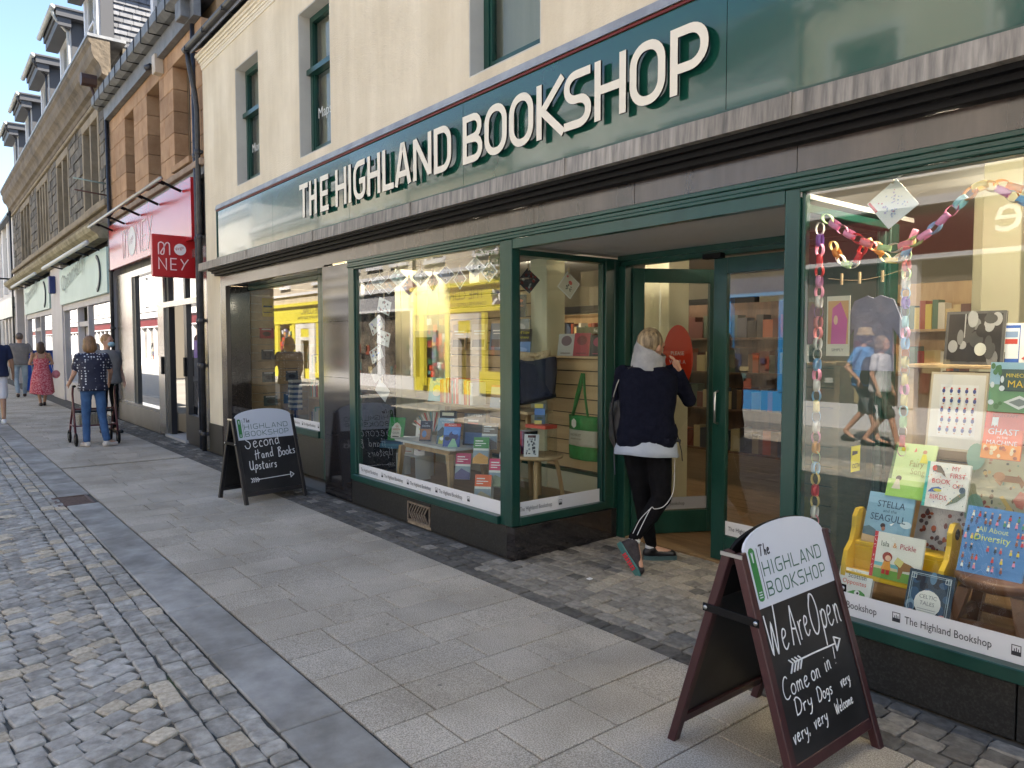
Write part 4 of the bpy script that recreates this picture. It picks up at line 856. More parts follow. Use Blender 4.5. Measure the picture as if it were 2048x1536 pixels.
for i, (c, dz) in enumerate((((.25, .45, .58), 0), ((.3, .52, .62), .024), ((.2, .36, .5), .048))):
    r = root('book', (-6.52+.012*i, .42, .520+dz), ['dark blue hardback at the bottom of the pile under the green book', 'teal blue hardback in the middle of the pile under the green book', 'navy hardback directly beneath the green book'][i], 'book', rz=.5+.1*i)
    part('cover', MB().box(-.12, .12, -.08, .08, 0, .0025).box(-.12, .12, -.08, .08, .0195, .022).box(-.12, .12, -.08, -.078, .0025, .0195), C(*c), r); part('pages', box(-.117, .117, -.077, .077, .0026, .0194), pagem, r)
acr = glass('acrylic', (.9, .93, .93), k=1.4)
def stand(label, x, y, z0, z1, w, d):
    m = MB(); m.box(x-w/2, x+w/2, y-d/2, y+d/2, z1-.006, z1); m.box(x-w/2, x-w/2+.004, y-d/2, y+d/2, z0, z1-.006); m.box(x+w/2-.004, x+w/2, y-d/2, y+d/2, z0, z1-.006); single('display_stand', m, whitel if 'white' in label else acr, label, 'display stand', loc=(x, y, z0))
stand('clear acrylic riser under the pile of blue books', -6.52, .44, .286, .518, .2, .2)
stand('white plastic riser carrying two small white books', -6.06, .36, .286, .508, .36, .16)
stand('clear acrylic riser under the uppermost small white book', -6.08, .50, .286, .664, .14, .12)
stand('clear acrylic step under the landscape paperback in front of the round stool', -4.66, .42, .286, .47, .26, .2)
cream_w = (.92, .91, .88)
book('small white paperback with a yellow fruit drawing, above the other white books', -6.06, .45, .665, .115, .165, 14, 34, .010, cream_w, [('e', .5, .5, .25, .22, (.85, .82, .35)), ('e', .45, .52, .1, .1, (.4, .5, .25)), ('t', 'Foraging', .5, .84, .17, (.4, .4, .3)), ('r', .25, .1, .75, .13, (.7, .5, .4))])
book('small white paperback with a green leaf wreath, left on the white riser', -6.13, .34, .510, .115, .165, 15, 34, .010, cream_w, [('e', .5, .52, .3, .24, (.35, .5, .42)), ('e', .5, .52, .17, .13, cream_w), ('r', .15, .1, .85, .14, (.75, .3, .25)), ('t', 'Herbs', .5, .84, .16, (.3, .4, .3))])
book('small pale paperback with a mauve sketch, right on the white riser', -5.95, .36, .510, .11, .15, 14, 34, .010, (.88, .86, .88), [('e', .5, .42, .2, .24, (.6, .5, .62)), ('t', 'Notes', .5, .82, .18, (.45, .4, .5))])
book('narrow navy and orange historical paperback at the left corner of the white table', -5.80, .33, .661, .115, .190, 14, 34, .016, (.13, .17, .26), [('r', .05, .08, .95, .6, (.62, .42, .3)), ('e', .4, .35, .2, .28, (.35, .5, .7)), ('t', 'THE', .5, .84, .14, (.8, .85, .9)), ('t', 'CROWN', .5, .70, .2, (.8, .85, .9), .9)])
book('cycling guidebook with mountains and a green jersey on its cover, on the white table', -5.52, .36, .661, .155, .235, 13, 34, .012, (.30, .42, .50), [('r', 0, .5, 1, 1, (.55, .66, .74)), ('p', [(0, .45), (.3, .66), (.5, .56), (.8, .72), (1, .5), (1, .3), (0, .3)], (.25, .32, .36)), ('p', [(.1, 0), (.9, 0), (.85, .25), (.5, .36), (.15, .24)], (.72, .74, .3)), ('e', .3, .2, .12, .1, wht), ('t', 'CYCLING', .5, .88, .17, wht), ('t', 'Scotland', .5, .78, .14, wht)])
book('blue touring guide with a red title bar on the white table', -5.33, .30, .661, .155, .205, 15, 34, .012, (.15, .3, .6), [('r', 0, .86, 1, 1, (.82, .2, .14)), ('t', 'ROADS', .5, .89, .15, wht), ('r', 0, .5, 1, .86, (.35, .55, .85)), ('e', .6, .45, .28, .3, (.15, .18, .4)), ('p', [(.3, 0), (.9, 0), (.7, .35), (.55, .35)], (.55, .75, .62)), ('e', .25, .35, .16, .12, (.1, .12, .18)), ('e', .7, .62, .2, .12, (.4, .6, .9))])
book('dark grey photographic hardback standing behind the guides on the white table', -5.28, .50, .661, .20, .285, 10, 30, .02, (.22, .22, .22), [('t', 'SCOTTISH', .5, .9, .15, wht), ('r', .2, .74, .7, .80, (.8, .8, .8)), ('r', .2, .66, .7, .70, (.75, .3, .25)), ('r', .1, .05, .9, .4, (.3, .42, .6))])
book('black hardback with pale titles standing behind the fan of leaflets', -5.78, .56, .661, .17, .27, 8, 32, .02, (.08, .08, .08), [('r', .15, .82, .85, .93, (.85, .82, .7)), ('r', .2, .2, .8, .23, (.5, .5, .5))])
# fan of striped leaflets
lf = root('leaflet_fan', (-5.98, .48, .76), 'fan of red and white striped leaflets behind the small white books', 'leaflets')
for k in range(13):
    t = math.radians(-64+k*8.5); m = MB(); m.T = Matrix.Translation((-5.98, .50+.004*k, .70)) @ Matrix.Rotation(math.radians(28), 4, 'Z') @ Matrix.Rotation(t, 4, 'Y'); m.box(-.006, .006, 0, .002, .02, .21)
    part('leaflet', m, C(*[(.92, .9, .88), (.85, .35, .32), (.9, .85, .8), (.4, .6, .62)][k % 4]), lf)
# row of books on the plywood table
R_ = random.Random(9); x = -5.98
spc = [(.78, .22, .16), (.85, .45, .2), (.9, .82, .62), (.75, .18, .15), (.88, .85, .8), (.8, .3, .25), (.3, .55, .45), (.8, .2, .25), (.9, .88, .84), (.85, .3, .22), (.92, .9, .87), (.9, .85, .8)]
for k in range(17):
    t = .024+R_.random()*.022; h = .205+R_.random()*.035; c = spc[k % 12]
    if k in (4, 8, 12, 15): t *= .6
    r = root('book', (x+t/2, .62, .997), 'upright book in the row of red and cream spines on the plywood table', 'book', 'books in the red and cream row on the plywood table', local=True)
    part('cover', MB().box(-t/2, t/2, 0, .0025, 0, h).box(-t/2, -t/2+.002, .0025, .15, 0, h).box(t/2-.002, t/2, .0025, .15, 0, h), C(*c), r); part('pages', box(-t/2+.002, t/2-.002, .0026, .146, .003, h-.004), pagem, r)
    m = MB(); T = frame_T((t*.28, -.0003, h*.82), (0, 0, -1), (1, 0, 0)); text_mb(m, R_.choice(['FIRE', 'LAND OF', 'HISTORY', 'ISLANDS', 'ROADS', 'STORIES']), t*.55, T, 'LEFT', .9); part('lettering', m, C(*((.15, .1, .1) if sum(c) > 1.9 else (.92, .9, .85))), r); x += t+.001
book('wide seascape book at the right end of the red spined row', -5.06, .66, .997, .30, .20, 8, 10, .02, (.72, .70, .70), [('r', 0, 0, 1, .45, (.5, .55, .6)), ('r', 0, .45, 1, .6, (.75, .6, .5)), ('t', 'COAST', .6, .24, .14, wht), ('r', 0, .9, 1, 1, (.85, .5, .4))])
# slat wall face-out books above the plywood table
zsn = 1.50
for i, (x, c, lab) in enumerate(((-6.2, (.75, .62, .5), 'brown and cream paperback'), (-5.86, (.8, .7, .58), 'beige hardback'), (-5.55, (.45, .5, .55), 'grey blue paperback'), (-5.3, (.6, .35, .3), 'rust coloured paperback'))):
    book(lab+' face out on the slatted wall high in the window', x, .98, zsn, .18, .255, 10, 20, .025, c, [('r', .1, .1, .9, .4, (.35, .3, .28)), ('r', .15, .7, .85, .75, wht), ('r', .2, .6, .8, .63, wht)])
book('dark slate hardback with an orange and white title, top of the slatted wall', -5.19, .93, 1.80, .16, .20, 6, 28, .02, (.24, .25, .28), [('e', .5, .72, .34, .11, (.85, .5, .38)), ('t', 'SCOTLAND', .5, .45, .15, (.85, .6, .5)), ('t', 'ATLAS', .5, .28, .15, (.85, .6, .5))])
book('grey photographic paperback below the slate hardback on the slatted wall', -5.17, .95, 1.655, .17, .125, 6, 28, .04, (.42, .45, .48), [('e', .5, .4, .3, .2, (.6, .62, .64)), ('r', 0, .75, 1, 1, (.35, .4, .45))])
book('tall black and blue mountain book with yellow lettering at the corner of the slatted wall', -5.06, .86, 1.46, .18, .235, 14, 32, .02, (.10, .11, .13), [('r', 0, .05, 1, .5, (.35, .5, .72)), ('e', .45, .18, .4, .14, (.55, .66, .85)), ('t', 'SCOTTISH', .5, .80, .17, (.85, .82, .2)), ('t', 'MOUNTAINS', .5, .62, .15, (.85, .82, .2), .9)])
def onedge(label, x, c, c2, w, h):
    return book(label, x, 1.03, 1.453, w, h, -0+10, 12, .022, c, [('e', .5, .68, .32, .26, c2), ('r', .2, .1, .8, .14, c2)])
onedge('pale grey hardback with a round maroon emblem on top of the partition', -4.66, (.66, .65, .62), (.38, .28, .3), .17, .19)
onedge('crimson hardback beside the grey one on top of the partition', -4.47, (.62, .14, .2), (.45, .08, .12), .16, .195)
onedge('black hardback with a pink and white emblem on top of the partition', -4.28, (.12, .1, .11), (.65, .25, .35), .15, .175)
# hessian and navy bag over the end of the table
hs = MB(); R_ = random.Random(2)
nx, ny = 14, 8; vs = []; fs = []
for j in range(ny+1):
    for i in range(nx+1):
        u, v = i/nx, j/ny; x = -5.14+.52*u; z = 1.51-.03*math.sin(3*u)-.17*v*(1.2-.9*u*(v > .3)); y = .84-.03*math.sin(9*u)-.02*v+.012*math.sin(25*u+3*v)
        vs.append((x, y, z))
for j in range(ny):
    for i in range(nx): a = j*(nx+1)+i; fs.append((a, a+1, a+nx+2, a+nx+1))
hs.add(vs, fs, True)
o = single('hessian_cloth', hs, mat('hessian', (.40, .29, .16), (.52, .40, .24), 60, .95, bump=.003, bscale=120), 'brown frayed hessian cloth draped on the slatted wall above the navy bag', 'cloth', loc=(-4.9, .84, 1.4)); sdm = o.modifiers.new('s', 'SOLIDIFY'); sdm.thickness = .006
nb = MB(); nx, ny = 20, 12; vs = []; fs = []
for j in range(ny+1):
    v = j/ny
    for i in range(nx):
        t = 2*PI*i/nx; rx = (.25-.02*v)+.02*math.sin(3*t+4*v); ry = .07+.03*v
        vs.append((-4.80+rx*math.cos(t)+.03*v, .80+ry*math.sin(t)*(1+.25*math.sin(4*t)), 1.43-.36*v+.02*math.cos(2*t)*(1-v)+(.05*math.cos(t) if v > .9 else 0)))
for j in range(ny):
    for i in range(nx): i2 = (i+1) % nx; fs.append((j*nx+i, j*nx+i2, (j+1)*nx+i2, (j+1)*nx+i))
fs.append(tuple(ny*nx+i for i in range(nx))); nb.add(vs, fs, True)
single('navy_bag', nb, mat('navy_canvas', (.006, .008, .022), (.012, .015, .038), 12, .8, bump=.012, bscale=7), 'navy blue canvas bag slumped at the end of the plywood table', 'bag', loc=(-4.8, .8, 1.0))
# green tote
tg = root('tote_bag', (-4.43, 1.02, 1.32), 'green and cream cotton tote bag hanging from the slatted wall', 'tote bag')
def sheetbag(z0, z1, m_, nm, dy=0):
    m = MB(); n = 12; k = 6; vs = []; fs = []
    for side in (0, 1):
        for j in range(k+1):
            for i in range(n+1):
                u = i/n; v = z0+(z1-z0)*j/k; bulge = math.sin(PI*u)*(.028+.010*(1-(v-.58)/.36))+.004*math.sin(12*u+20*v)
                vs.append((-4.60+.33*u+.02*(u-.5)*(v-.75), 1.035+(.0 if side else -bulge-.012)-dy*(1-side), v))
    w_ = n+1; o_ = (k+1)*w_
    for side in (0, 1):
        for j in range(k):
            for i in range(n): a = side*o_+j*w_+i; f = (a, a+1, a+w_+1, a+w_); fs.append(f if side == 0 else f[::-1])
    for j in range(k): a = j*w_; fs.append((a, a+w_, a+w_+o_, a+o_)); a = j*w_+n; fs.append((a, a+o_, a+w_+o_, a+w_))
    for i in range(n): fs.append((i, i+o_, i+1+o_, i+1)); a = k*w_+i; fs.append((a, a+1, a+1+o_, a+o_))
    m.add(vs, fs, True); return part(nm, m, m_, tg)
gcl = mat('green_cotton', (.015, .20, .045), (.03, .28, .07), 20, .9, bump=.003); ccl = mat('natural_cotton', (.52, .48, .38), (.58, .54, .44), 20, .9, bump=.003)
sheetbag(.585, .70, gcl, 'bottom_band'); sheetbag(.70, .835, ccl, 'middle_band', .001); sheetbag(.835, .955, gcl, 'top_band')
for s in (-1, 1):
    part('handle', MB().tube(cr([(-4.44+s*.09, 1.0, .95), (-4.44+s*.05, 1.005, 1.13), (-4.43+s*.01, 1.02, 1.31)], 5), .014, 6, sq=.25), gcl, tg)
part('handle', MB().tube(cr([(-4.52, .985, .95), (-4.455, 1.0, 1.15), (-4.425, 1.015, 1.30)], 5), .02, 6, sq=.25), gcl, tg)
t = MB(); text_mb(t, 'NOVELIST', .028, frame_T((-4.54, .985, .785), (1, 0, 0), (0, 0, 1)))
text_mb(t, 'VIRGINIA WOOLF', .016, frame_T((-4.54, .984, .755), (1, 0, 0), (0, 0, 1))); part('lettering', t, ink, tg)
m = MB(); m.add([(-4.50+.028*math.cos(k*PI/6)*(1+.15*(k % 2)), .9835, .89+.036*math.sin(k*PI/6)*(1+.15*(k % 2))) for k in range(12)], [tuple(range(12))]); part('badge', m, C(.9, .87, .82), tg)
# things around the round stool
R_ = random.Random(5); x = -4.66
for k, c in enumerate([(.55, .25, .3), (.35, .6, .68), (.62, .2, .28), (.5, .35, .5), (.3, .15, .2), (.12, .1, .14)]):
    r = root('book', (x, .50, .664), 'thin upright paperback in the purple toned row on the round stool', 'book', 'paperbacks standing on the round stool', local=True)
    part('cover', MB().box(0, .018, 0, .12, 0, .185), C(*c), r); part('pages', box(.002, .016, .001, .121, .003, .1855), pagem, r); x += .0195
book('thick white comic style paperback leaning on the round stool', -4.44, .46, .664, .115, .18, 16, 42, .035, (.88, .88, .88), scatter(17, 22, [(.45, .48, .52), (.6, .62, .66), (.3, .3, .33)], .03, .08, .15, .85, .1, .8)+[('r', .25, .84, .8, .95, (.35, .2, .22))])
book('small yellow topped landscape paperback standing on the coral book', -4.52, .62, .905, .085, .165, 12, 44, .028, (.35, .42, .5), [('r', 0, .8, .8, 1, (.9, .82, .4)), ('r', 0, 0, .7, .18, (.9, .85, .5)), ('r', 0, .45, 1, .75, (.4, .55, .8)), ('e', .5, .3, .3, .1, (.3, .35, .3))])
r = root('book', (-4.50, .62, .878), 'coral covered book lying flat above the round stool', 'book', rz=.1); part('cover', MB().box(-.11, .11, -.07, .07, 0, .026), C(.85, .35, .28), r)
stand('clear acrylic shelf over the round stool carrying the coral book', -4.50, .62, .665, .877, .24, .13)
book('pale landscape paperback leaning on the acrylic step before the round stool', -4.62, .38, .471, .17, .215, 16, 42, .03, (.72, .76, .82), [('r', 0, .55, 1, 1, (.85, .84, .82)), ('r', .1, .5, .9, .56, (.35, .55, .85)), ('p', [(0, .1), (.5, .45), (1, .3), (1, 0), (0, 0)], (.72, .62, .6)), ('p', [(0, .6), (.5, .9), (1, .7), (1, .6), (.4, .7)], (.4, .4, .36))])
# map leaflets rack
def maprow(label, x, y, z, n, c, c2):
    r = root('map_rack', (x, y, z), label, 'map rack', local=True); r.rotation_euler = (math.radians(-16), 0, math.radians(40))
    for k in range(n):
        m = MB(); m.box(-.067, .067, k*.012, k*.012+.010, 0, .225); part('folded_map', m, C(*((.9, .88, .85) if k else (.9, .9, .88))), r)
    decorate(r, .134, .225, 0, [('r', 0, .58, 1, 1, c), ('r', .1, .84, .6, .88, wht), ('r', .1, .75, .8, .78, wht), ('r', .1, .67, .5, .7, wht), ('r', 0, 0, 1, .5, (.55, .62, .66)), ('p', [(0, .2), (.4, .42), (1, .25), (1, 0), (0, 0)], c2)])
maprow('front rack of folded maps with orange tops in the window corner', -4.66, .14, .30, 9, (.88, .36, .14), (.66, .62, .5))
maprow('rack of folded maps with pink tops behind the front rack', -4.63, .26, .42, 8, (.85, .25, .42), (.5, .55, .45))
maprow('rear rack of folded maps with orange tops, highest of three', -4.58, .36, .53, 7, (.9, .42, .18), (.3, .4, .5))
maprow('green topped folded walking maps on a clear stand left of the orange racks', -4.98, .36, .55, 3, (.25, .55, .3), (.85, .62, .3))
maprow('brown photographic leaflets above the green topped maps', -5.02, .48, .66, 2, (.5, .45, .4), (.45, .42, .4))
maprow('single magenta leaflet low on the clear stand beside the table leg', -5.16, .30, .40, 1, (.75, .2, .4), (.3, .3, .5))
# wall picture
pf = root('wall_picture', (-6.97, 1.04, 1.3), 'grey framed dark picture on the cream boards of the left window', 'picture')
m = MB(); 
for a in ((-7.25, -6.66, 1.63, 1.70), (-7.25, -6.66, .96, 1.03), (-7.25, -7.17, 1.03, 1.63), (-6.74, -6.66, 1.03, 1.63)): m.box(max(a[0], -7.09), a[1], 1.02, 1.048, a[2], a[3])
part('frame', m, mat('grey_frame', (.42, .42, .40), rough=.5), pf)
pm = mat('dark_print', (.02, .015, .012), (.16, .07, .04), 5, .4, lo=.5, hi=.75); part('print', box(-7.09, -6.74, 1.03, 1.045, 1.03, 1.63), pm, pf)
# bunting cards on twine, top of left window
tw = MB(); tw.tube(cr([(-6.45, .1, 2.215), (-6.1, .1, 2.22), (-5.33, .1, 2.225), (-4.7, .1, 2.24), (-4.25, .1, 2.26)], 5), .003, 5)
single('twine', tw, mat('twine', (.5, .42, .3), rough=.9), 'jute twine strung across the top of the left window', 'twine')
cc = [((.7, .45, .35), 'rust patterned'), ((.75, .78, .82), 'white and blue'), ((.62, .5, .42), 'brown'), ((.72, .82, .8), 'pale teal'), ((.9, .6, .5), 'coral and white'), ((.9, .88, .85), 'white'), ((.85, .68, .66), 'pink'), ((.6, .65, .78), 'lilac blue'), ((.55, .45, .5), 'dark red and blue'), ((.85, .84, .85), 'pale grey'), ((.78, .7, .58), 'tan and cream')]
cx = [(-6.38, 2.10), (-6.20, 2.13), (-6.03, 2.09), (-5.86, 2.155), (-5.67, 2.06), (-5.48, 2.13), (-5.29, 2.07), (-5.09, 2.12), (-4.89, 2.07), (-4.68, 2.15), (-4.50, 2.10)]
for k, ((x, z), (c, n)) in enumerate(zip(cx, cc)):
    it = [('r', .07, .07, .93, .93, tuple(q*.82 for q in c))]+scatter(100+k, 14, [tuple(min(1, q*1.25) for q in c), tuple(q*.55 for q in c), (.35, .4, .45)], .04, .12, .15, .85, .15, .85, 1.0)
    hang_card(n+' diamond-hung greetings card, '+['first', 'second', 'third', 'fourth', 'fifth', 'sixth', 'seventh', 'eighth', 'ninth', 'tenth', 'last'][k]+' along the twine', x, .10, z, .115, it, 'greetings cards along the twine', yaw=[12, 55, 62, 48, 40, 38, 10, 45, 6, 40, 15][k])
# vertical chain of photo cards
vc = [((.35, .4, .42), (-6.12, 1.905), 18), ((.42, .42, .55), (-6.28, 1.735), -28), ((.62, .62, .6), (-6.14, 1.61), 14), ((.4, .48, .66), (-6.28, 1.46), -24), ((.6, .58, .58), (-6.26, 1.29), -35), ((.72, .72, .72), (-6.17, 1.12), 35)]
for k, (c, (x, z), a) in enumerate(vc):
    it = scatter(50+k, 12, [tuple(q*.6 for q in c), tuple(min(1, q*1.5) for q in c), (.5, .3, .28)], .05, .14, .1, .9, .1, .9, .8) if k < 4 else []
    r = hang_card(['grey landscape postcard at the top of the hanging string', 'violet grey postcard second down the hanging string', 'black and white harbour postcard third down the string', 'blue boat postcard fourth down the hanging string', 'blank grey card fifth down the hanging string', 'blank white card at the bottom of the hanging string'][k], x, .10, z, .13, it, 'postcards on the hanging string', ang=a, yaw=8, col=c if k > 3 else (.85, .85, .83), asp=1.45)
hang_card('dark floral card hanging behind the side pane of the left window', -4.22, .25, 2.02, .135, [('r', .0, .0, 1, 1, (.25, .22, .25))]+scatter(70, 20, [(.55, .2, .2), (.3, .35, .4), (.6, .6, .6), (.4, .1, .1)], .04, .1, ell=1), ang=40, yaw=75)
hang_card('cream card with a red flower sprig hanging behind the side pane', -4.20, .64, 2.005, .15, [('r', .04, .04, .96, .96, (.85, .82, .75)), ('e', .5, .66, .13, .1, (.8, .35, .3))]+scatter(71, 16, [(.15, .18, .18), (.25, .28, .25)], .02, .045, .35, .75, .2, .55, 1)+[('e', .15, .8, .06, .06, (.85, .3, .35))], ang=38, yaw=82)
# round notice on the pillar beside the door
m = MB(); n = 28; m.add([(-3.93+.155*math.cos(2*PI*k/n), 1.62, 1.44+.27*math.sin(2*PI*k/n)) for k in range(n)]+[(-3.93+.155*math.cos(2*PI*k/n), 1.625, 1.44+.27*math.sin(2*PI*k/n)) for k in range(n)], [tuple(range(n)), tuple(range(n, 2*n))[::-1]]+[(k, n+k, n+(k+1) % n, (k+1) % n) for k in range(n)])
nd = single('door_notice', m, C(.80, .20, .08), 'tall oval orange notice with white print hanging inside the doorway', 'notice', loc=(-3.93, 1.62, 1.44))
t = MB(); 
for k, s in enumerate(('PLEASE', 'WEAR A', 'MASK', 'INSIDE')): text_mb(t, s, .045, frame_T((-3.93, 1.6195, 1.46-.07*k), (1, 0, 0), (0, 0, 1)), 'CENTER')
ORG[nd.name] = (-3.93, 1.62, 1.44); part('lettering', t, white, nd)
# ---- window at the left end: slatted wall and bookcase
for i, (y, z, c, w_) in enumerate(((.50, 1.66, (.72, .12, .12), .2), (.52, 1.36, (.25, .25, .26), .2), (.52, 1.04, (.32, .34, .32), .19), (.54, .70, (.30, .36, .34), .2), (.86, 1.05, (.35, .38, .4), .18), (.84, .72, (.34, .42, .44), .22))):
    book(['red book face out, highest on the slats of the far left window', 'dark framed book face out below the red one', 'dark green book face out in the middle of the far left slats', 'green car book face out lowest on the far left slats', 'grey book with a white edge on the second column of the far left slats', 'teal grey book below it on the second column of the far left slats'][i], -10.40, y+.1, z-.02, w_, .20, 8, 90, .03, c, [('r', .15, .6, .85, .7, (.85, .8, .78)), ('e', .5, .32, .3, .16, tuple(q*.5 for q in c)), ('r', .2, .8, .8, .85, (.7, .7, .7))])
book('yellow striped leaflet board high on the far left slatted wall', -10.40, .62, 1.95, .16, .26, 3, 90, .01, (.85, .72, .2), [('r', .1, .2, .9, .25, blk), ('r', .1, .5, .9, .6, blk)], 'leaflet')
pl = root('book_spinner', (-10.2, .95, .38), 'wire rack of blue and white striped paperbacks in the far left window', 'book rack')
for k in range(12): part('paperback', MB().box(-10.27, -10.10, .84, .98, .62+.036*k, .652+.036*k), C(*[(.30, .36, .44), (.80, .80, .76)][k % 2]), pl)
part('pole', MB().tube([(-10.2, .91, .38), (-10.2, .91, .62)], .012, 6), black, pl)
def bookcase(label, x0, x1, y, zlist, ztop, depth, seed, lab, grp, faceout=.1, tw_=.045, wood=beech2, cols=None):
    r = root('bookcase', ((x0+x1)/2, y, zlist[0]), label, 'bookcase'); R_ = random.Random(seed)
    part('side_panel', MB().box(x0, x0+.02, y, y+depth, zlist[0]-.05, ztop), wood, r); part('side_panel', MB().box(x1-.02, x1, y, y+depth, zlist[0]-.05, ztop), wood, r); part('back_panel', box(x0, x1, y+depth, y+depth+.012, zlist[0]-.05, ztop), wood, r)
    for z in zlist: part('shelf', MB().box(x0+.021, x1-.021, y, y+depth-.001, z-.022, z), wood, r)
    me = {}
    for j, z in enumerate(zlist[:-1] if ztop-zlist[-1] < .1 else zlist):
        zt = (zlist+[ztop])[j+1]-z-.04; x = x0+.03
        while x < x1-.06:
            t = tw_*(.6+.8*R_.random()); h = min(zt, .17+.09*R_.random()); c = R_.choice(cols or [(.75, .45, .2), (.8, .7, .5), (.5, .18, .15), (.25, .3, .4), (.3, .45, .35), (.85, .82, .75), (.15, .15, .17), (.65, .3, .2), (.85, .75, .35), (.4, .25, .2)])
            key = (round(t, 2), round(h, 2), c)
            if key not in me:
                m = MB(); m.box(-t/2, t/2, 0, .14, 0, h); m.box(-t*.3, t*.3, -.0006, 0, h*.55, h*.85) ; me[key] = mesh_of(m, 'book', C(*c))
            o = link(bpy.data.objects.new('book', me[key])); o.location = (x+t/2, y+.02+R_.random()*.02, z+.0005); o.rotation_euler = (0, 0, 0); tag(o, lab, 'book', grp); x += t+.001
            if R_.random() < .04: x += .05
    return r
bookcase('narrow beech bookcase at the right end of the far left window', -10.22, -9.45, 1.12, [.40, .80, 1.15], 1.52, .2, 4, 'book standing on the beech case in the far left window', 'books on the beech case of the far left window', cols=[(.3, .62, .55), (.85, .8, .55), (.88, .86, .82), (.2, .3, .45), (.8, .3, .22), (.75, .45, .25), (.25, .2, .35)])
bookcase('tall wooden bookcase deep in the shop behind the low partition', -8.9, -6.95, 4.3, [1.28, 1.62], 2.0, .25, 14, 'book spine on the case deep behind the low partition', 'books on the case behind the low partition', tw_=.055)
bookcase('tall wooden bookcase deep in the shop seen through the open door glass', -6.1, -3.45, 3.5, [.4, .85, 1.25, 1.62], 2.0, .25, 24, 'book spine on the case seen through the door', 'books on the case seen through the door', tw_=.085, wood=mat('walnut_board', (.07, .03, .014), (.12, .055, .025), 3, .5, stretch=(6, 6, .8)), cols=[(.4, .3, .22), (.55, .5, .4), (.35, .14, .12), (.2, .22, .28), (.62, .3, .15), (.25, .3, .25), (.15, .13, .13), (.6, .55, .42)])
bookcase('wooden bookcase seen deep behind the big window shelf', -3.3, -1.9, 3.6, [1.3, 1.68], 2.1, .25, 34, 'book spine on the case deep behind the big window', 'books on the case behind the big window', tw_=.06)
part('beam', MB().box(-9.0, -4.9, 4.2, 4.3, 2.0, 2.1), black, si)
m = MB(); m.box(-7.9, -7.0, 4.27, 4.298, 1.70, 1.80); hd = single('shelf_header', m, mat('olive_board', (.05, .06, .035), rough=.6), 'olive shelf header board reading Fiction deep in the shop', 'sign', loc=(-7.45, 4.28, 1.75))
t = MB(); text_mb(t, 'Fiction', .07, frame_T((-7.45, 4.269, 1.725), (1, 0, 0), (0, 0, 1)), 'CENTER'); part('lettering', t, white, hd)
# ---------------------------------------------------------------- red sandstone neighbour with the bank branch
sand = mat('red_sandstone', (.29, .16, .08), (.42, .26, .145), 2.4, .85, bump=.003, bscale=40, objrand=.18, detail=8)
sandr = mat('sandstone_reveal', (.30, .21, .12), (.38, .27, .16), 3, .9)
dkf = mat('dark_sash', (.015, .018, .022), rough=.4)
steel = mat('brushed_steel', (.38, .36, .33), (.50, .48, .45), 2, .22, metal=.85, stretch=(1, 1, .2))
dgrey = mat('grey_metal', (.035, .035, .04), rough=.35, metal=.3)
vb = root('sandstone_building', (-14.3, 0, 0), 'narrow red sandstone building with three tall dark sash windows over a bank branch', 'building')
VX0, VX1 = -17.45, -11.10
vw = [(-16.05, -15.30), (-14.30, -13.45), (-12.62, -11.72)]; vz0, vz1 = 4.36, 5.93
# ashlar courses
zc = [4.22]
while zc[-1] < 6.1: zc.append(zc[-1]+.34)
zc[-1] = 6.18
R_ = random.Random(11)
edges = [VX0]+[e for p in vw for e in p]+[VX1]
for j in range(len(zc)-1):
    a, b = zc[j], zc[j+1]
    for k in range(0, len(edges), 2):
        x0, x1 = edges[k], edges[k+1]; mid = x0+(x1-x0)*(.35+.3*((j+k//2) % 2))
        for p, q in (((x0, mid), (mid, x1)) if x1-x0 > .6 else ((x0, x1),)): part('stone', MB().box(p+.003, q-.003, 0, .22, a+.003, b-.003, .006), sand, vb)
    if a >= vz1-.1 or b <= vz0+.1:
        for x0, x1 in vw: part('stone', MB().box(x0+.003, x1-.003, 0, .22, max(a, vz1 if a >= vz1-.2 else a)+.003, b-.003, .006), sand, vb)
part('wall_core', MB().box(VX0, VX1, .225, .6, 6.0, 6.5).box(VX0, vw[0][0], .225, .6, 0, 6.1).box(vw[0][1], vw[1][0], .225, .6, 3, 6.1).box(vw[1][1], vw[2][0], .225, .6, 3, 6.1).box(vw[2][1], VX1, .225, .6, 3, 6.1).box(VX0, VX1, .225, .6, 4.0, 4.36), sandr, vb)
for x0, x1 in vw:
    f = MB()
    for a, b, c, d in ((x0, x0+.06, vz0, vz1), (x1-.06, x1, vz0, vz1), (x0+.06, x1-.06, vz0, vz0+.08), (x0+.06, x1-.06, vz1-.07, vz1), (x0+.06, x1-.06, 5.12, 5.18)): f.box(a+.001, b-.001, .24, .30, c, d)
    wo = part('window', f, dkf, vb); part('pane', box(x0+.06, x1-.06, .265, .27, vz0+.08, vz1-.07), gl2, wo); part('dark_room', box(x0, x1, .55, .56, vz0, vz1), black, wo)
    part('sill', MB().box(x0-.04, x1+.04, -.05, .24, vz0-.10, vz0-.001, .008), sand, vb)
part('string_course', MB().box(VX0, VX1, -.06, .1, 4.12, 4.215, .01), mat('worn_string', (.24, .17, .12), (.36, .27, .2), 4, .9), vb)
gut = mat('grey_gutter', (.10, .103, .105), (.17, .17, .168), 5, .55, bump=.002)
m = MB(); m.prism([(-.28, 6.50), (-.18, 6.44), (-.10, 6.44), (-.08, 6.60), (-.11, 6.60), (-.12, 6.47), (-.17, 6.47), (-.25, 6.53), (-.25, 6.66), (-.28, 6.66)][::-1], VX0-.25, VX1-.05, axis='x'); m.box(VX0, VX1, -.10, .0, 6.18, 6.60); part('eaves_gutter', m, gut, vb)
m = MB()
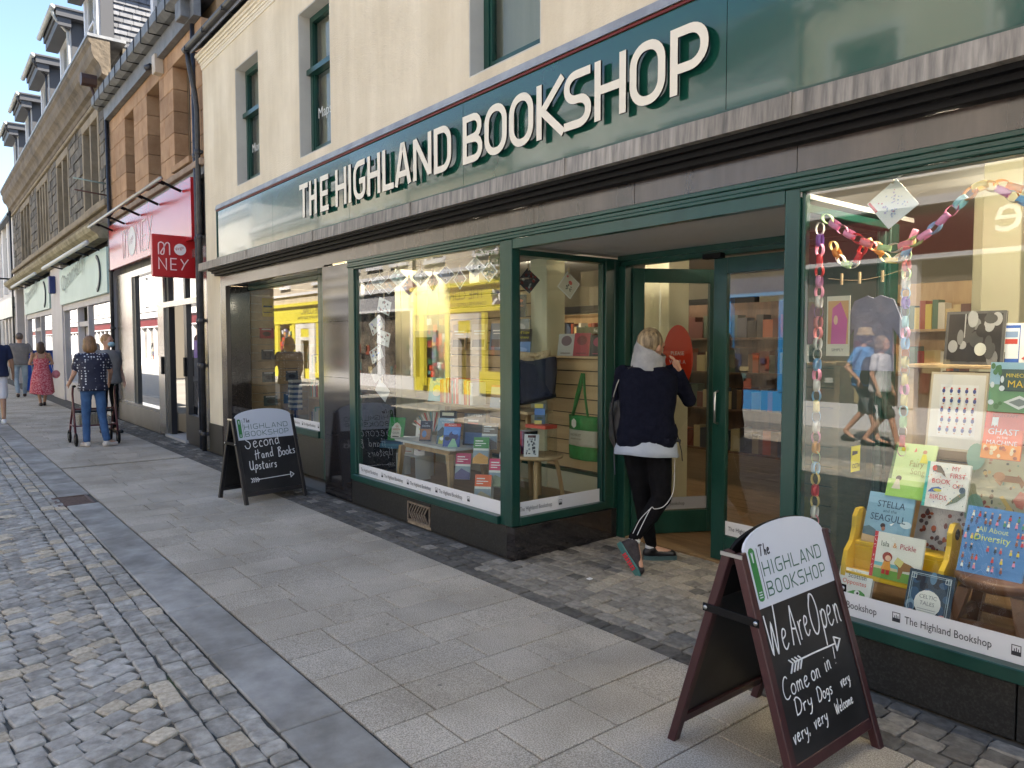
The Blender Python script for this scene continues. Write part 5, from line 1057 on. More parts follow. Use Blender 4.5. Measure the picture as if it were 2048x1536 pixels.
for k in range(13): xx = VX0+.1+k*.5; m.box(xx, xx+.025, -.29, -.10, 6.427, 6.436); m.box(xx, xx+.025, -.292, -.284, 6.436, 6.67)
part('bracket', m, black, vb, kind='stuff')
m = MB(); m.add([(VX0, -.1, 6.62), (VX1, -.1, 6.62), (VX1, 4.4, 10.0), (VX0, 4.4, 10.0), (VX0, -.1, 6.5), (VX1, -.1, 6.5), (VX1, 9, 6.5), (VX0, 9, 6.5)], [(0,1,2,3), (4,7,6,5), (1,5,6), (1,6,2), (0,3,7), (0,7,4), (3,2,6,7), (0,4,5,1)]); part('roof', m, slate_s, vb)
# shopfront of the bank
bt = steel
m = MB(); m.box(VX0+.02, VX1-.02, .0, .25, 4.0, 4.11); m.box(VX0+.02, VX1-.02, .12, .25, 3.0, 4.0); part('fascia_backing', m, gut, vb)
m = MB(); m.box(VX0+.10, -15.95, .02, .1, .42, 2.98); m.box(-13.95, -13.55, .0, .12, .0, 2.98); m.box(-15.95, -13.95, .02, .1, 2.86, 2.98); m.box(-11.62, VX1, .0, .12, .0, 2.98); m.box(-13.55, -11.62, .0, .1, 2.86, 2.98); m.box(-13.55, -11.62, .0, .1, 2.18, 2.27); m.box(VX0+.10, -13.951, .0, .10, .36, .419)
part('steel_frame', m, bt, vb)
part('plinth', MB().box(VX0+.1, -13.951, .0, .3, 0, .359), mat('steel_plinth', (.22, .205, .19), (.30, .28, .26), 1.5, .3, metal=.5), vb)
for q in ((-15.95, -15.80, .05, .14, .42, 2.86), (-13.55, -13.40, .05, .14, 0, 2.18), (-12.45, -12.30, .03, .12, 0, 2.18), (-11.72, -11.62, .03, .12, .45, 2.18), (-12.30, -11.62, .02, .12, 0, .45), (-13.5, -13.4, .05, .12, 2.27, 2.86), (-12.5, -12.4, .05, .12, 2.27, 2.86)): part('dark_frame', box(*q), dgrey, vb)
glv = glass('bank_glass', (.42, .45, .52), k=2.8, base=.12)
part('pane', box(-15.80, -13.95, .09, .096, .42, 2.86), glv, vb); part('pane', box(-12.30, -11.72, .07, .076, .45, 2.18), glv, vb); part('pane', box(-13.4, -12.5, .09, .096, 2.27, 2.86), glv, vb); part('pane', box(-12.4, -11.62, .09, .096, 2.27, 2.86), glv, vb)
part('white_door', MB().box(-13.38, -12.48, .55, .60, .02, 2.17, .01), mat('white_door', (.62, .61, .63), rough=.5), vb)
part('door_handle', box(-12.42, -12.34, .0, .03, 1.05, 1.35), black, vb); part('door_handle', box(-13.68, -13.60, -.03, .0, 1.05, 1.35), black, vb)
part('doorstep', box(-13.55, -12.3, -.02, .4, -.01, .03), mat('step_stone', (.4, .39, .38), rough=.7), vb)
part('poster', box(-12.05, -11.88, .062, .066, 1.35, 1.62), C(.30, .15, .55), vb)
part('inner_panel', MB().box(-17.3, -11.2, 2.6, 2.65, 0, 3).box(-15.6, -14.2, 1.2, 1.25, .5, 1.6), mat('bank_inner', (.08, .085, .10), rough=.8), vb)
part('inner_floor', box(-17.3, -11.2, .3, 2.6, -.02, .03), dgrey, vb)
# red fascia
rf = root('bank_sign', (-14.3, -.05, 3.6), 'glossy red fascia with slim white MONEY lettering above the bank windows', 'shop sign')
redm = mat('gloss_red', (.46, .012, .018), rough=.25, spec=.6, coat=.25, crough=.12)
part('panel', MB().box(VX0+.12, -11.48, -.09, -.01, 3.10, 4.0), redm, rf)
def vletters(T, sc, wd, red=None):
    m = MB(); m.T = T
    def st(p, cl=False): m.stroke([(a*sc, b*sc) for a, b in p], wd, h=.001, d=.003, closed=cl)
    Mx = [(0, 0), (0, .8), (.07, .95), (.2, 1), (.33, .95), (.42, .8), (.42, .3), (.36, .06), (.24, .02), (.16, .1), (.2, .25), (.42, .62), (.56, .92), (.70, 1), (.80, .92), (.84, .8), (.84, 0)]
    return m, st, Mx
T = frame_T((-16.05, -.091, 3.22), (1, 0, 0), (0, 0, 1)); m, st, Mx = vletters(T, .52, .022)
st(cr(Mx, 3)); x = 2.15
st([(x, 0), (x, 1), (x+.62, 0), (x+.62, 1)]); x = 3.05; st([(x+.5, 1), (x, 1), (x, 0), (x+.5, 0)]); st([(x, .5), (x+.45, .5)]); x = 3.8; st([(x, 1), (x+.3, .5), (x+.62, 1)]); st([(x+.3, .5), (x+.0, .0)])
part('lettering', m, white, rf)
m = MB(); m.T = T; n = 24; m.add([(.52*1.5+.30*math.cos(2*PI*k/n), .26+.27*math.sin(2*PI*k/n), .004) for k in range(n)], [tuple(range(n))]); part('roundel', m, white, rf)
m = MB(); m.T = T; text_mb(m, 'Virgin', .17, frame_T((.52*1.5-.2, .18, .005), (.9, .3, 0), (-.3, .9, 0)), sx=.9); part('lettering', m, redm, rf)
# light trough on arms over the red sign
lt = root('sign_light', (-14.5, -.5, 4.05), 'long thin metal light trough on black arms in front of the red fascia', 'sign light')
part('trough', MB().tube([(-17.55, -.42, 3.98), (-11.75, -.42, 3.98)], .028, 8), mat('pale_metal', (.38, .37, .34), rough=.4, metal=.6), lt)
for x in (-16.9, -15.8, -14.6, -13.3, -11.95): part('arm', MB().tube([(x, -.40, 3.98), (x+.02, -.10, 3.86)], .022, 6).tube([(x, -.42, 3.98), (x+.006, -.33, 3.945)], .03, 6), black, lt)
# projecting square sign
ps = root('projecting_sign', (-11.85, -.27, 2.86), 'square red projecting sign with white MONEY lettering beside the downpipe', 'hanging sign')
part('panel', MB().box(-11.90, -11.80, -.555, .055, 2.555, 3.175, .008), mat('sign_red', (.45, .012, .016), rough=.35), ps)
T = frame_T((-11.797, -.47, 2.88), (0, 1, 0), (0, 0, 1)); m, st, Mx = vletters(T, .18, .016); st(cr(Mx, 3)); part('lettering', m, C(.95, .82, .82), ps)
m = MB(); m.T = T; n = 24; m.add([(.30+.085*math.cos(2*PI*k/n), .09+.085*math.sin(2*PI*k/n), .002) for k in range(n)], [tuple(range(n))]); part('roundel', m, C(.93, .90, .90), ps)
m = MB(); text_mb(m, 'Virgin', .065, frame_T((-11.793, -.235, 2.945), (0, .94, .34), (0, -.34, .94)), sx=.85); part('lettering', m, C(.65, .1, .12), ps)
T = frame_T((-11.797, -.47, 2.665), (0, 1, 0), (0, 0, 1)); m = MB(); m.T = T; s_ = .165
for p in ([(0, 0), (0, 1), (.62, 0), (.62, 1)], [(1.5, 1), (1.0, 1), (1.0, 0), (1.5, 0)], [(1.0, .5), (1.45, .5)], [(1.85, 1), (2.15, .5), (2.5, 1)], [(2.15, .5), (1.9, 0)]): m.stroke([(a*s_, b*s_) for a, b in p], .016, h=.001, d=.003)
part('lettering', m, C(.95, .82, .82), ps)
part('bracket', MB().box(-11.89, -11.81, .056, .0+.11, 2.98, 3.09).box(-11.89, -11.81, .056, .11, 2.62, 2.72), mat('bracket_white', (.5, .5, .5), rough=.5), ps)
# alarm box
single('alarm_box', MB().box(-13.30, -13.12, -.14, 0, 5.95, 6.25, .01), mat('beige_box', (.50, .42, .33), rough=.5), 'beige alarm box mounted high between the sandstone windows', 'alarm box', loc=(-13.2, -.07, 6.1))
lp = root('floodlight', (-13.45, -.2, 6.1), 'small round floodlight fixed beside the beige alarm box', 'floodlight'); part('lamp_body', MB().tube([(-13.42, -.20, 6.08), (-13.34, -.14, 6.1)], .05, 10), dgrey, lp); part('arm', MB().tube([(-13.34, -.14, 6.1), (-13.3, -.02, 6.12)], .012, 6), dgrey, lp)
downpipe(-11.45, -.02, 6.6, 'dark square headed downpipe at the right edge of the sandstone building', jog=False, col=(.018, .021, .03))
part('hopper', MB().box(-11.58, -11.30, -.22, .04, 6.2, 6.45, .01), gut, vb)
downpipe(-17.40, -.06, 6.4, 'tall dark downpipe between the sandstone and the rubble stone buildings', jog=False, col=(.012, .014, .02))
# ---------------------------------------------------------------- rubble stone building with dormers
rub = [mat('rubble_a', (.075, .068, .06), (.17, .155, .13), 5, .95, bump=.012, bscale=22, objrand=.25, detail=8), mat('rubble_b', (.13, .11, .085), (.21, .18, .14), 5, .95, bump=.012, bscale=22, objrand=.2, detail=8)]
rub_s = mat('rubble_s', (.075, .068, .06), (.17, .15, .125), 5, .95, bump=.012, bscale=22, island=.25, detail=8)
dress = mat('dressed_stone', (.20, .162, .115), (.29, .24, .17), 3, .9, bump=.004, objrand=.1)
cornm = mat('cornice_stone', (.095, .077, .057), (.20, .16, .115), 2.2, .92, bump=.012, bscale=14, detail=9)
rb = root('rubble_building', (-26, 0, 0), 'long dark rubble stone building with slate dormers above pale shopfronts', 'building')
RX0, RX1 = -36.6, -17.50
groups = [(-20.35, -18.6, 2), (-24.5, -22.7, 2), (-28.9, -26.5, 4), (-33.7, -31.0, 3)]
groups.sort()
wz0, wz1 = 4.72, 6.55
# rubble stones
R_ = random.Random(5); bits = []
z = 4.62
while z < 6.95:
    h = .20+R_.random()*.10; x = RX1
    while x > RX0:
        w_ = .24+R_.random()*.38; x2 = max(RX0, x-w_); bits.append((x2, x, z, min(z+h, 6.98))); x = x2
    z += h
def inwin(x0, x1, z0, z1):
    for a, b, n in groups:
        if x1 > a-.16 and x0 < b+.16 and z1 > wz0-.1 and z0 < wz1+.22: return (a-.16, b+.16)
    return None
cl = []
for x0, x1, z0, z1 in bits:
    g_ = inwin(x0, x1, z0, z1)
    if g_:
        if x0 < g_[0]-.06: cl.append((x0, g_[0], z0, z1))
        if x1 > g_[1]+.06: cl.append((g_[1], x1, z0, z1))
    else: cl.append((x0, x1, z0, z1))
cl.sort(key=lambda s: -s[1]); ms_ = MB()
for i, (x0, x1, z0, z1) in enumerate(cl):
    q = MB() if i < 290 else ms_; y = -.01-R_.random()*.025
    j = lambda: (R_.random()-.5)*.02
    p = [(x0+.005+abs(j()), z0+.008+abs(j())), (x1-.008-abs(j()), z0+.008+abs(j())), (x1-.008-abs(j()), z1-.008-abs(j())), (x0+.005+abs(j()), z1-.008-abs(j()))]
    q.prism([(a, b) for a, b in p], .10, y, .0, 'y')
    if i < 290: part('stone', q, rub[int(R_.random() < .3)], rb)
part('stones', ms_, rub_s, rb, kind='stuff')
part('wall_core', MB().box(RX0, RX1, .30, .7, 0, 7.0).box(RX0, RX1, .02, .3, 6.72, 7.0).box(RX0, RX1, .02, .3, 4.0, 4.62), mat('core_mortar', (.16, .14, .11), rough=.95), rb)
m = MB(); xs = RX0
for a, b, n in groups: m.box(xs, a-.14, .025, .3, 4.62, 6.75); xs = b+.14
m.box(xs, RX1, .025, .3, 4.62, 6.75); part('wall_core', m, mat('core_mortar', (.16, .14, .11), rough=.95), rb)
for a, b, n in groups:
    f = MB(); wn = (b-a)/n
    f.box(a-.14, b+.14, -.035, .30, wz1, wz1+.2, .01); f.box(a-.14, a, -.03, .30, wz0-.08, wz1, .01); f.box(b, b+.14, -.03, .30, wz0-.08, wz1, .01); f.box(a, b, -.045, .30, wz0-.10, wz0, .01)
    part('window_surround', f, dress, rb)
    for k in range(1, n):
        x = a+k*wn
        q = MB(); q.prism([(x-.055, wz0), (x+.055, wz0), (x+.055, wz0+.75), (x+.085, wz0+.95), (x+.085, wz1), (x-.085, wz1), (x-.085, wz0+.95), (x-.055, wz0+.75)][::-1], .27, -.02, .0, 'y'); part('mullion', q, dress, rb)
    wo = part('window', box(a, b, .272, .29, wz0, wz1), mat('window_dark', (.10, .055, .03), rough=.4), rb)
    part('pane', box(a, b, .262, .267, wz0, wz1), gl2, wo)
# big cornice
m = MB(); prof = [(0, 6.92), (-.06, 6.92), (-.08, 7.02), (-.16, 7.06), (-.18, 7.18), (-.22, 7.26), (-.30, 7.34), (-.34, 7.46), (-.34, 7.60), (-.39, 7.66), (-.39, 7.74), (0, 7.80)]
k = RX0-.2
while k < RX1+.25:
    e = min(k+1.15, RX1+.35); part('cornice_stone', MB().prism(prof[::-1], k+.004, e-.004, axis='x'), cornm, rb); k = e
part('lead_capping', MB().box(RX0-.2, RX1+.36, -.41, .3, 7.742, 7.80), leadtop, rb)
part('string_course', MB().box(RX0, RX1, -.09, .1, 6.78, 6.86, .02).box(RX0, RX1, -.14, .1, 4.46, 4.615, .02), dress, rb)
k = RX0
while k < RX1-.1:
    e = min(k+.9, RX1); part('frieze_stone', MB().box(k+.004, e-.004, -.05, .1, 4.02, 4.455, .008), cornm, rb); k = e
m = MB(); prof = [(0, 3.80), (-.22, 3.80), (-.26, 3.88), (-.36, 3.94), (-.40, 4.02), (-.40, 4.08), (-.1, 4.12), (0, 4.12)]; m.prism(prof[::-1], RX0-.15, RX1-.15, axis='x'); part('shop_cornice', m, mat('mossy_stone', (.20, .175, .11), (.36, .32, .22), 4, .95, bump=.01), rb)
m = MB(); m.add([(RX0, .3, 7.8), (RX1, .3, 7.8), (RX1, 4.5, 11.2), (RX0, 4.5, 11.2), (RX1, 9, 7.8), (RX0, 9, 7.8)], [(0,1,2,3), (1,4,2), (0,3,5), (3,2,4,5), (0,5,4,1)]); part('roof', m, slate_s, rb)
part('gable', box(RX1-.3, RX1, .3, 8, 7, 7.8), mat('core_mortar', (.16, .14, .11), rough=.95), rb); part('gable', box(RX0, RX0+.3, .3, 9, 0, 7.8), mat('core_mortar', (.16, .14, .11), rough=.95), rb)
# dormers
def dormer(cx, n):
    D0, D1, yb, yf = cx-.85, cx+.85, 2.3, -.12
    wh = mat('white_timber', (.60, .60, .62), rough=.5); gp = mat('grey_timber', (.07, .072, .08), rough=.6)
    part('dormer_front', MB().box(D0, D0+.14, yf, yf+.2, 7.8, 9.35).box(D1-.14, D1, yf, yf+.2, 7.8, 9.35).box(D0+.14, D1-.14, yf, yf+.2, 9.15, 9.35).box(D0+.14, D1-.14, yf+.02, yf+.18, 7.8, 7.95), wh, rb)
    f = MB(); f.box(D0+.14, D0+.22, yf+.05, yf+.12, 7.95, 9.15); f.box(D1-.22, D1-.14, yf+.05, yf+.12, 7.95, 9.15); f.box(cx-.04, cx+.04, yf+.05, yf+.12, 7.95, 9.15); f.box(D0+.22, D1-.22, yf+.05, yf+.12, 8.5, 8.56)
    wo = part('dormer_window', f, wh, rb); part('pane', box(D0+.2, D1-.2, yf+.08, yf+.086, 7.95, 9.15), gl2, wo); part('curtain', box(D0+.2, D1-.2, yf+.25, yf+.26, 7.9, 9.15), mat('curtain', (.4, .38, .32), rough=.9), wo)
    ch = part('dormer_cheek', MB().box(D0+.02, D0+.06, yf+.2, yb, 7.8, 9.35).box(D1-.06, D1-.02, yf+.2, yb, 7.8, 9.35), gp, rb)
    part('corner_board', MB().box(D1-.02, D1+.03, yf+.02, yf+.26, 7.8, 9.35), gp, rb)
    R_ = random.Random(n); ss = MB(); z = 7.80
    while z < 9.32:
        y = yf+.27-(.1 if int(z*9) % 2 else 0)
        while y < yb:
            w_ = .16+R_.random()*.10; y2 = min(y+w_, yb)
            if y2 > yf+.28:
                q = MB() if n <= 1 else ss; ya = max(y, yf+.265)
                q.add([(D1-.018, ya+.004, z+.14), (D1-.018, y2-.004, z+.14), (D1+.012, ya+.004, z-.005), (D1+.012, y2-.004, z-.005), (D1-.0, ya+.004, z-.005), (D1-.0, y2-.004, z-.005)], [(0, 2, 3, 1), (2, 4, 5, 3)])
                if n <= 1: part('slate', q, slate, ch)
            y = y2
        z += .125
    if n > 1: part('slates', ss, slate_s, ch, kind='stuff')
    part('dormer_roof', MB().box(D0-.25, D1+.25, yf-.32, yb+.3, 9.36, 9.52).box(D0-.28, D1+.28, yf-.36, yb+.3, 9.522, 9.58, .01), gp, rb)
    part('fascia_board', MB().box(D0-.2, D1+.2, yf-.28, yf-.001, 9.16, 9.355), gp, rb)
    part('dormer_gutter', MB().tube([(D0-.35, yf-.40, 9.50), (D1+.32, yf-.40, 9.50)], .06, 8), mat('pale_gutter', (.36, .36, .34), (.5, .5, .48), 4, .6), rb)
    part('dormer_pipe', MB().tube(cr([(D1+.2, yf-.38, 9.45), (D1+.18, yf-.34, 9.3), (D1+.02, yf-.1, 9.12), (D1, yf-.05, 9.0), (D1, yf-.05, 7.8)], 4), .035, 8), mat('pale_gutter', (.36, .36, .34), (.5, .5, .48), 4, .6) if n < 2 else dgrey, rb)
for n, cx in enumerate((-18.35, -21.85, -25.6, -29.6, -33.6)): dormer(cx, n)
wh = mat('white_timber', (.60, .60, .62), rough=.5)
part('dormer_front', MB().box(-15.75, -15.55, .45, .6, 6.9, 9.2).box(-13.9, -13.7, .45, .6, 6.9, 9.2).box(-15.55, -13.9, .45, .6, 9.0, 9.2).box(-14.75, -14.65, .47, .58, 6.9, 9.0), wh, vb)
part('dormer_cheek', MB().box(-15.73, -15.57, .6, 3.2, 6.9, 9.2).box(-13.88, -13.72, .6, 3.2, 6.9, 9.2), slate_s, vb); part('pane', box(-15.55, -13.9, .52, .526, 6.9, 9.0), gl2, vb); part('dormer_roof', box(-15.95, -13.5, .2, 3.4, 9.2, 9.36), gut, vb)
# teal shopfront signs
tealm = mat('pale_teal', (.34, .48, .45), (.42, .56, .53), .7, .45)
lil = mat('lilac_paint', (.46, .44, .46), (.52, .50, .52), 1.5, .6)
for i, (a, b, lab) in enumerate(((-24.15, -17.62, 'nearer pale teal fascia with grey cursive optician lettering and a dark arc'), (-32.8, -26.3, 'further pale teal fascia with grey cursive lettering, beyond the alarm'))):
    ts = root('shop_sign', ((a+b)/2, -.1, 3.1), lab, 'shop sign'); part('panel', box(a, b, -.10, -.02, 2.66, 3.62), tealm, ts)
    t = MB(); text_mb(t, 'Optometry', 0.62, frame_T((a+.5, -.101, 2.98), (1, .0, .12), (-.12, 0, 1)), sx=1.25, d=.03); part('lettering', t, mat('grey_letter', (.22, .28, .27), rough=.6), ts)
    m = MB(); m.T = frame_T((b-1.2, -.102, 3.13), (1, 0, 0), (0, 0, 1)); m.stroke([(.55*math.cos(t_), .40*math.sin(t_)) for t_ in [-1.2+.2*k for k in range(13)]], .07, d=.03); part('arc', m, mat('navy_arc', (.02, .03, .05), rough=.5), ts)
    lt = root('sign_light', ((a+b)/2, -.35, 3.65), ['pale strip light on a bracket above the nearer teal sign', 'pale strip light on a bracket above the further teal sign'][i], 'sign light')
    part('tube', MB().tube([(a-.5, -.42, 3.70), (b-.2, -.42, 3.70)], .05, 8), mat('pale_tube', (.6, .62, .62), rough=.5), lt)
    for k in range(5): x = a+.6+k*1.3; part('arm', MB().tube([(x, -.42, 3.69), (x, -.02, 3.60)], .02, 6), dgrey, lt)
pil = [(-36.5, -35.9), (-33.3, -32.9), (-26.25, -24.2), (-17.62, -17.50)]
for a, b in pil: part('pilaster', box(a, b, -.06, .3, 0, 3.79), lil, rb)
m = MB()
for a, b in ((-24.2, -17.62), (-32.9, -26.25)):
    m.box(a, b, -.03, .1, 2.50, 2.655)
    for x in (a, a+(b-a)*.34, a+(b-a)*.56, b-.14): m.box(x, x+.14, -.02, .12, .0, 2.5)
    m.box(a+.14, a+(b-a)*.34, -.02, .12, .0, .55); m.box(a+(b-a)*.56+.14, b-.14, -.02, .12, 0, .55); m.box(a+(b-a)*.34+.14, a+(b-a)*.56, .0, .1, 2.02, 2.14); m.box(a+(b-a)*.34+.14, a+(b-a)*.56, .14, .2, 0, 2.0)
part('shopfront_frame', m, lil, rb)
glt = glass('far_glass', (.5, .52, .5), k=2.4, base=.12)
for a, b in ((-24.2, -17.62), (-32.9, -26.25)):
    for c, d in ((a+.14, a+(b-a)*.34), (a+(b-a)*.56+.14, b-.14)): part('pane', box(c, d, .04, .046, .55, 2.5), glt, rb)
part('inner_panel', box(-36, -17.7, 1.2, 1.25, 0, 3), mat('shop_dim', (.22, .19, .15), (.4, .34, .26), 1.2, .9), rb)
single('alarm_box', MB().box(-25.5, -25.2, -.22, -.06, 3.05, 3.55, .02), C(.12, .2, .42), 'blue and white alarm box on the pillar between the two teal signs', 'alarm box', loc=(-25.3, -.14, 3.3))
for (x, z, lab, col_) in ((-17.9, 4.98, 'pale green bracket arm jutting from the rubble wall', (.3, .38, .34)), (-17.8, 4.72, 'thin rusty bar jutting from the rubble wall below the green arm', (.10, .04, .03)), (-34.6, 4.1, 'dark hooked bracket arm far along the rubble wall', (.02, .02, .02))):
    r = root('bracket_arm', (x, 0, z), lab, 'bracket'); part('arm', MB().tube([(x, .0, z), (x, -.62, z+.05)] if x > -30 else [(x, 0, z), (x, -1.1, z), (x, -1.15, z-.12)], .016 if x > -30 else .035, 6), mat('arm_'+str(x)+str(z), col_, rough=.6), r)
ln = root('lamp_box', (-17.9, -.5, 7.0), 'brown octagonal lamp housing under the end of the big cornice', 'lamp'); part('housing', MB().tube([(-17.55, -.48, 6.98), (-17.55, -.20, 6.98)], .13, 8, smooth=False), mat('brown_metal', (.06, .03, .022), rough=.5), ln); part('stem', MB().tube([(-17.55, -.3, 6.88), (-17.55, -.2, 6.55), (-17.5, .0, 6.5)], .03, 6), mat('brown_metal', (.06, .03, .022), rough=.5), ln)
downpipe(-36.55, -.12, 7.0, 'dark downpipe at the far end of the rubble building', jog=False, col=(.01, .011, .013))
# ---------------------------------------------------------------- white building beyond
wb = root('white_building', (-45, 0, 0), 'white painted low building with a pale slate roof at the far end of the street', 'building')
m = MB(); m.box(-160, -37.0, .15, .6, 3.6, 7.05); m.box(-160, -37, .15, .6, 2.4, 3.6); part('wall', m, mat('whitewash', (.66, .64, .63), (.72, .70, .68), 2, .85), wb)
for x in (-38.3, -40.6, -43.0, -46): f = box(x-.5, x+.5, .09, .14, 4.3, 6.4); wo = part('window', f, dkf, wb); part('pane', box(x-.42, x+.42, .08, .085, 4.4, 6.3), gl2, wo)
for x in (-37.4, -39.4, -41.8, -44.4): part('pilaster', box(x-.25, x+.25, .0, .149, 3.9, 7.0), mat('whitewash', (.66, .64, .63), rough=.8), wb)
m = MB(); m.add([(-160, -.15, 7.05), (-36.8, -.15, 7.05), (-36.8, 4.5, 11.6), (-160, 4.5, 11.6), (-36.8, 9, 7.05), (-160, 9, 7.05), (-160, -.15, 6.95), (-36.8, -.15, 6.95)], [(0,1,2,3), (1,4,2), (0,3,5), (3,2,4,5), (0,6,7,1), (6, 5, 4, 7)]); part('roof', m, mat('pale_slate', (.22, .21, .2), (.36, .34, .32), 8, .7, bump=.02, bscale=10), wb)
part('eaves_board', MB().box(-160, -36.85, -.2, .0, 6.85, 6.95), dkf, wb)
part('shop_fascia', MB().box(-43, -37.1, -.12, .1, 2.75, 3.55), mat('glass_fascia', (.30, .36, .33), (.45, .5, .46), 1, .3), wb)
part('shopfront', MB().box(-43, -37.2, .05, .12, 0, 2.74).box(-160, -45.5, .05, .12, 0, 2.9), mat('dark_shop', (.012, .012, .014), rough=.3), wb)
m = MB()
for x in (-37.5, -38.6, -40.0, -41.5, -43.2, -44.2): m.box(x-.07, x+.07, .0, .13, 0, 2.74)
part('door_post', m, mat('whitewash', (.66, .64, .63), rough=.8), wb)
sp_ = root('street_lamp', (-31.5, -2.0, 0), 'dark cast iron lamp column with a lantern at the far left', 'lamp post')
ip = mat('black_iron', (.012, .012, .014), (.03, .03, .032), 20, .45)
# the column stands at the very edge of the view
sp_.location = (-33.0, -1.9, 0); ORG[sp_.name] = (-33.0, -1.9, 0)
part('column', MB().lathe([(.09, 0), (.09, .9), (.05, 1.0), (.045, 6.2), (.08, 6.3)], (-33.0, -1.9, 0), 10), ip, sp_); part('crossbar', MB().box(-33.03, -32.97, -2.35, -1.75, 5.0, 5.08), ip, sp_); part('lantern', MB().box(-33.2, -32.8, -2.6, -2.2, 4.0, 4.55, .03).box(-33.02, -32.98, -2.42, -2.38, 4.55, 5.0), ip, sp_)
# blue wheelie bin and rail
bn = root('recycling_bin', (-29.2, .0, 0), 'blue wheelie bin standing behind the man in the grey tee shirt', 'bin'); part('body', MB().prism([(-29.5, -.55), (-28.9, -.55), (-28.9, -.02), (-29.5, -.02)], .06, 1.3), C(.10, .28, .62), bn); part('lid', MB().box(-29.55, -28.85, -.6, .0, 1.301, 1.38, .02), C(.08, .22, .5), bn)
rl = root('handrail', (-27.2, -.4, 0), 'grey blue hooped handrail in front of the further shopfront', 'rail'); part('hoop', MB().tube(cr([(-27.6, -.45, 0), (-27.6, -.45, 1.1), (-27.55, -.45, 1.22), (-27.1, -.45, 1.22), (-27.0, -.45, 1.1), (-27.0, -.45, 0)], 4), .025, 8), mat('rail_blue', (.16, .22, .33), rough=.5), rl)
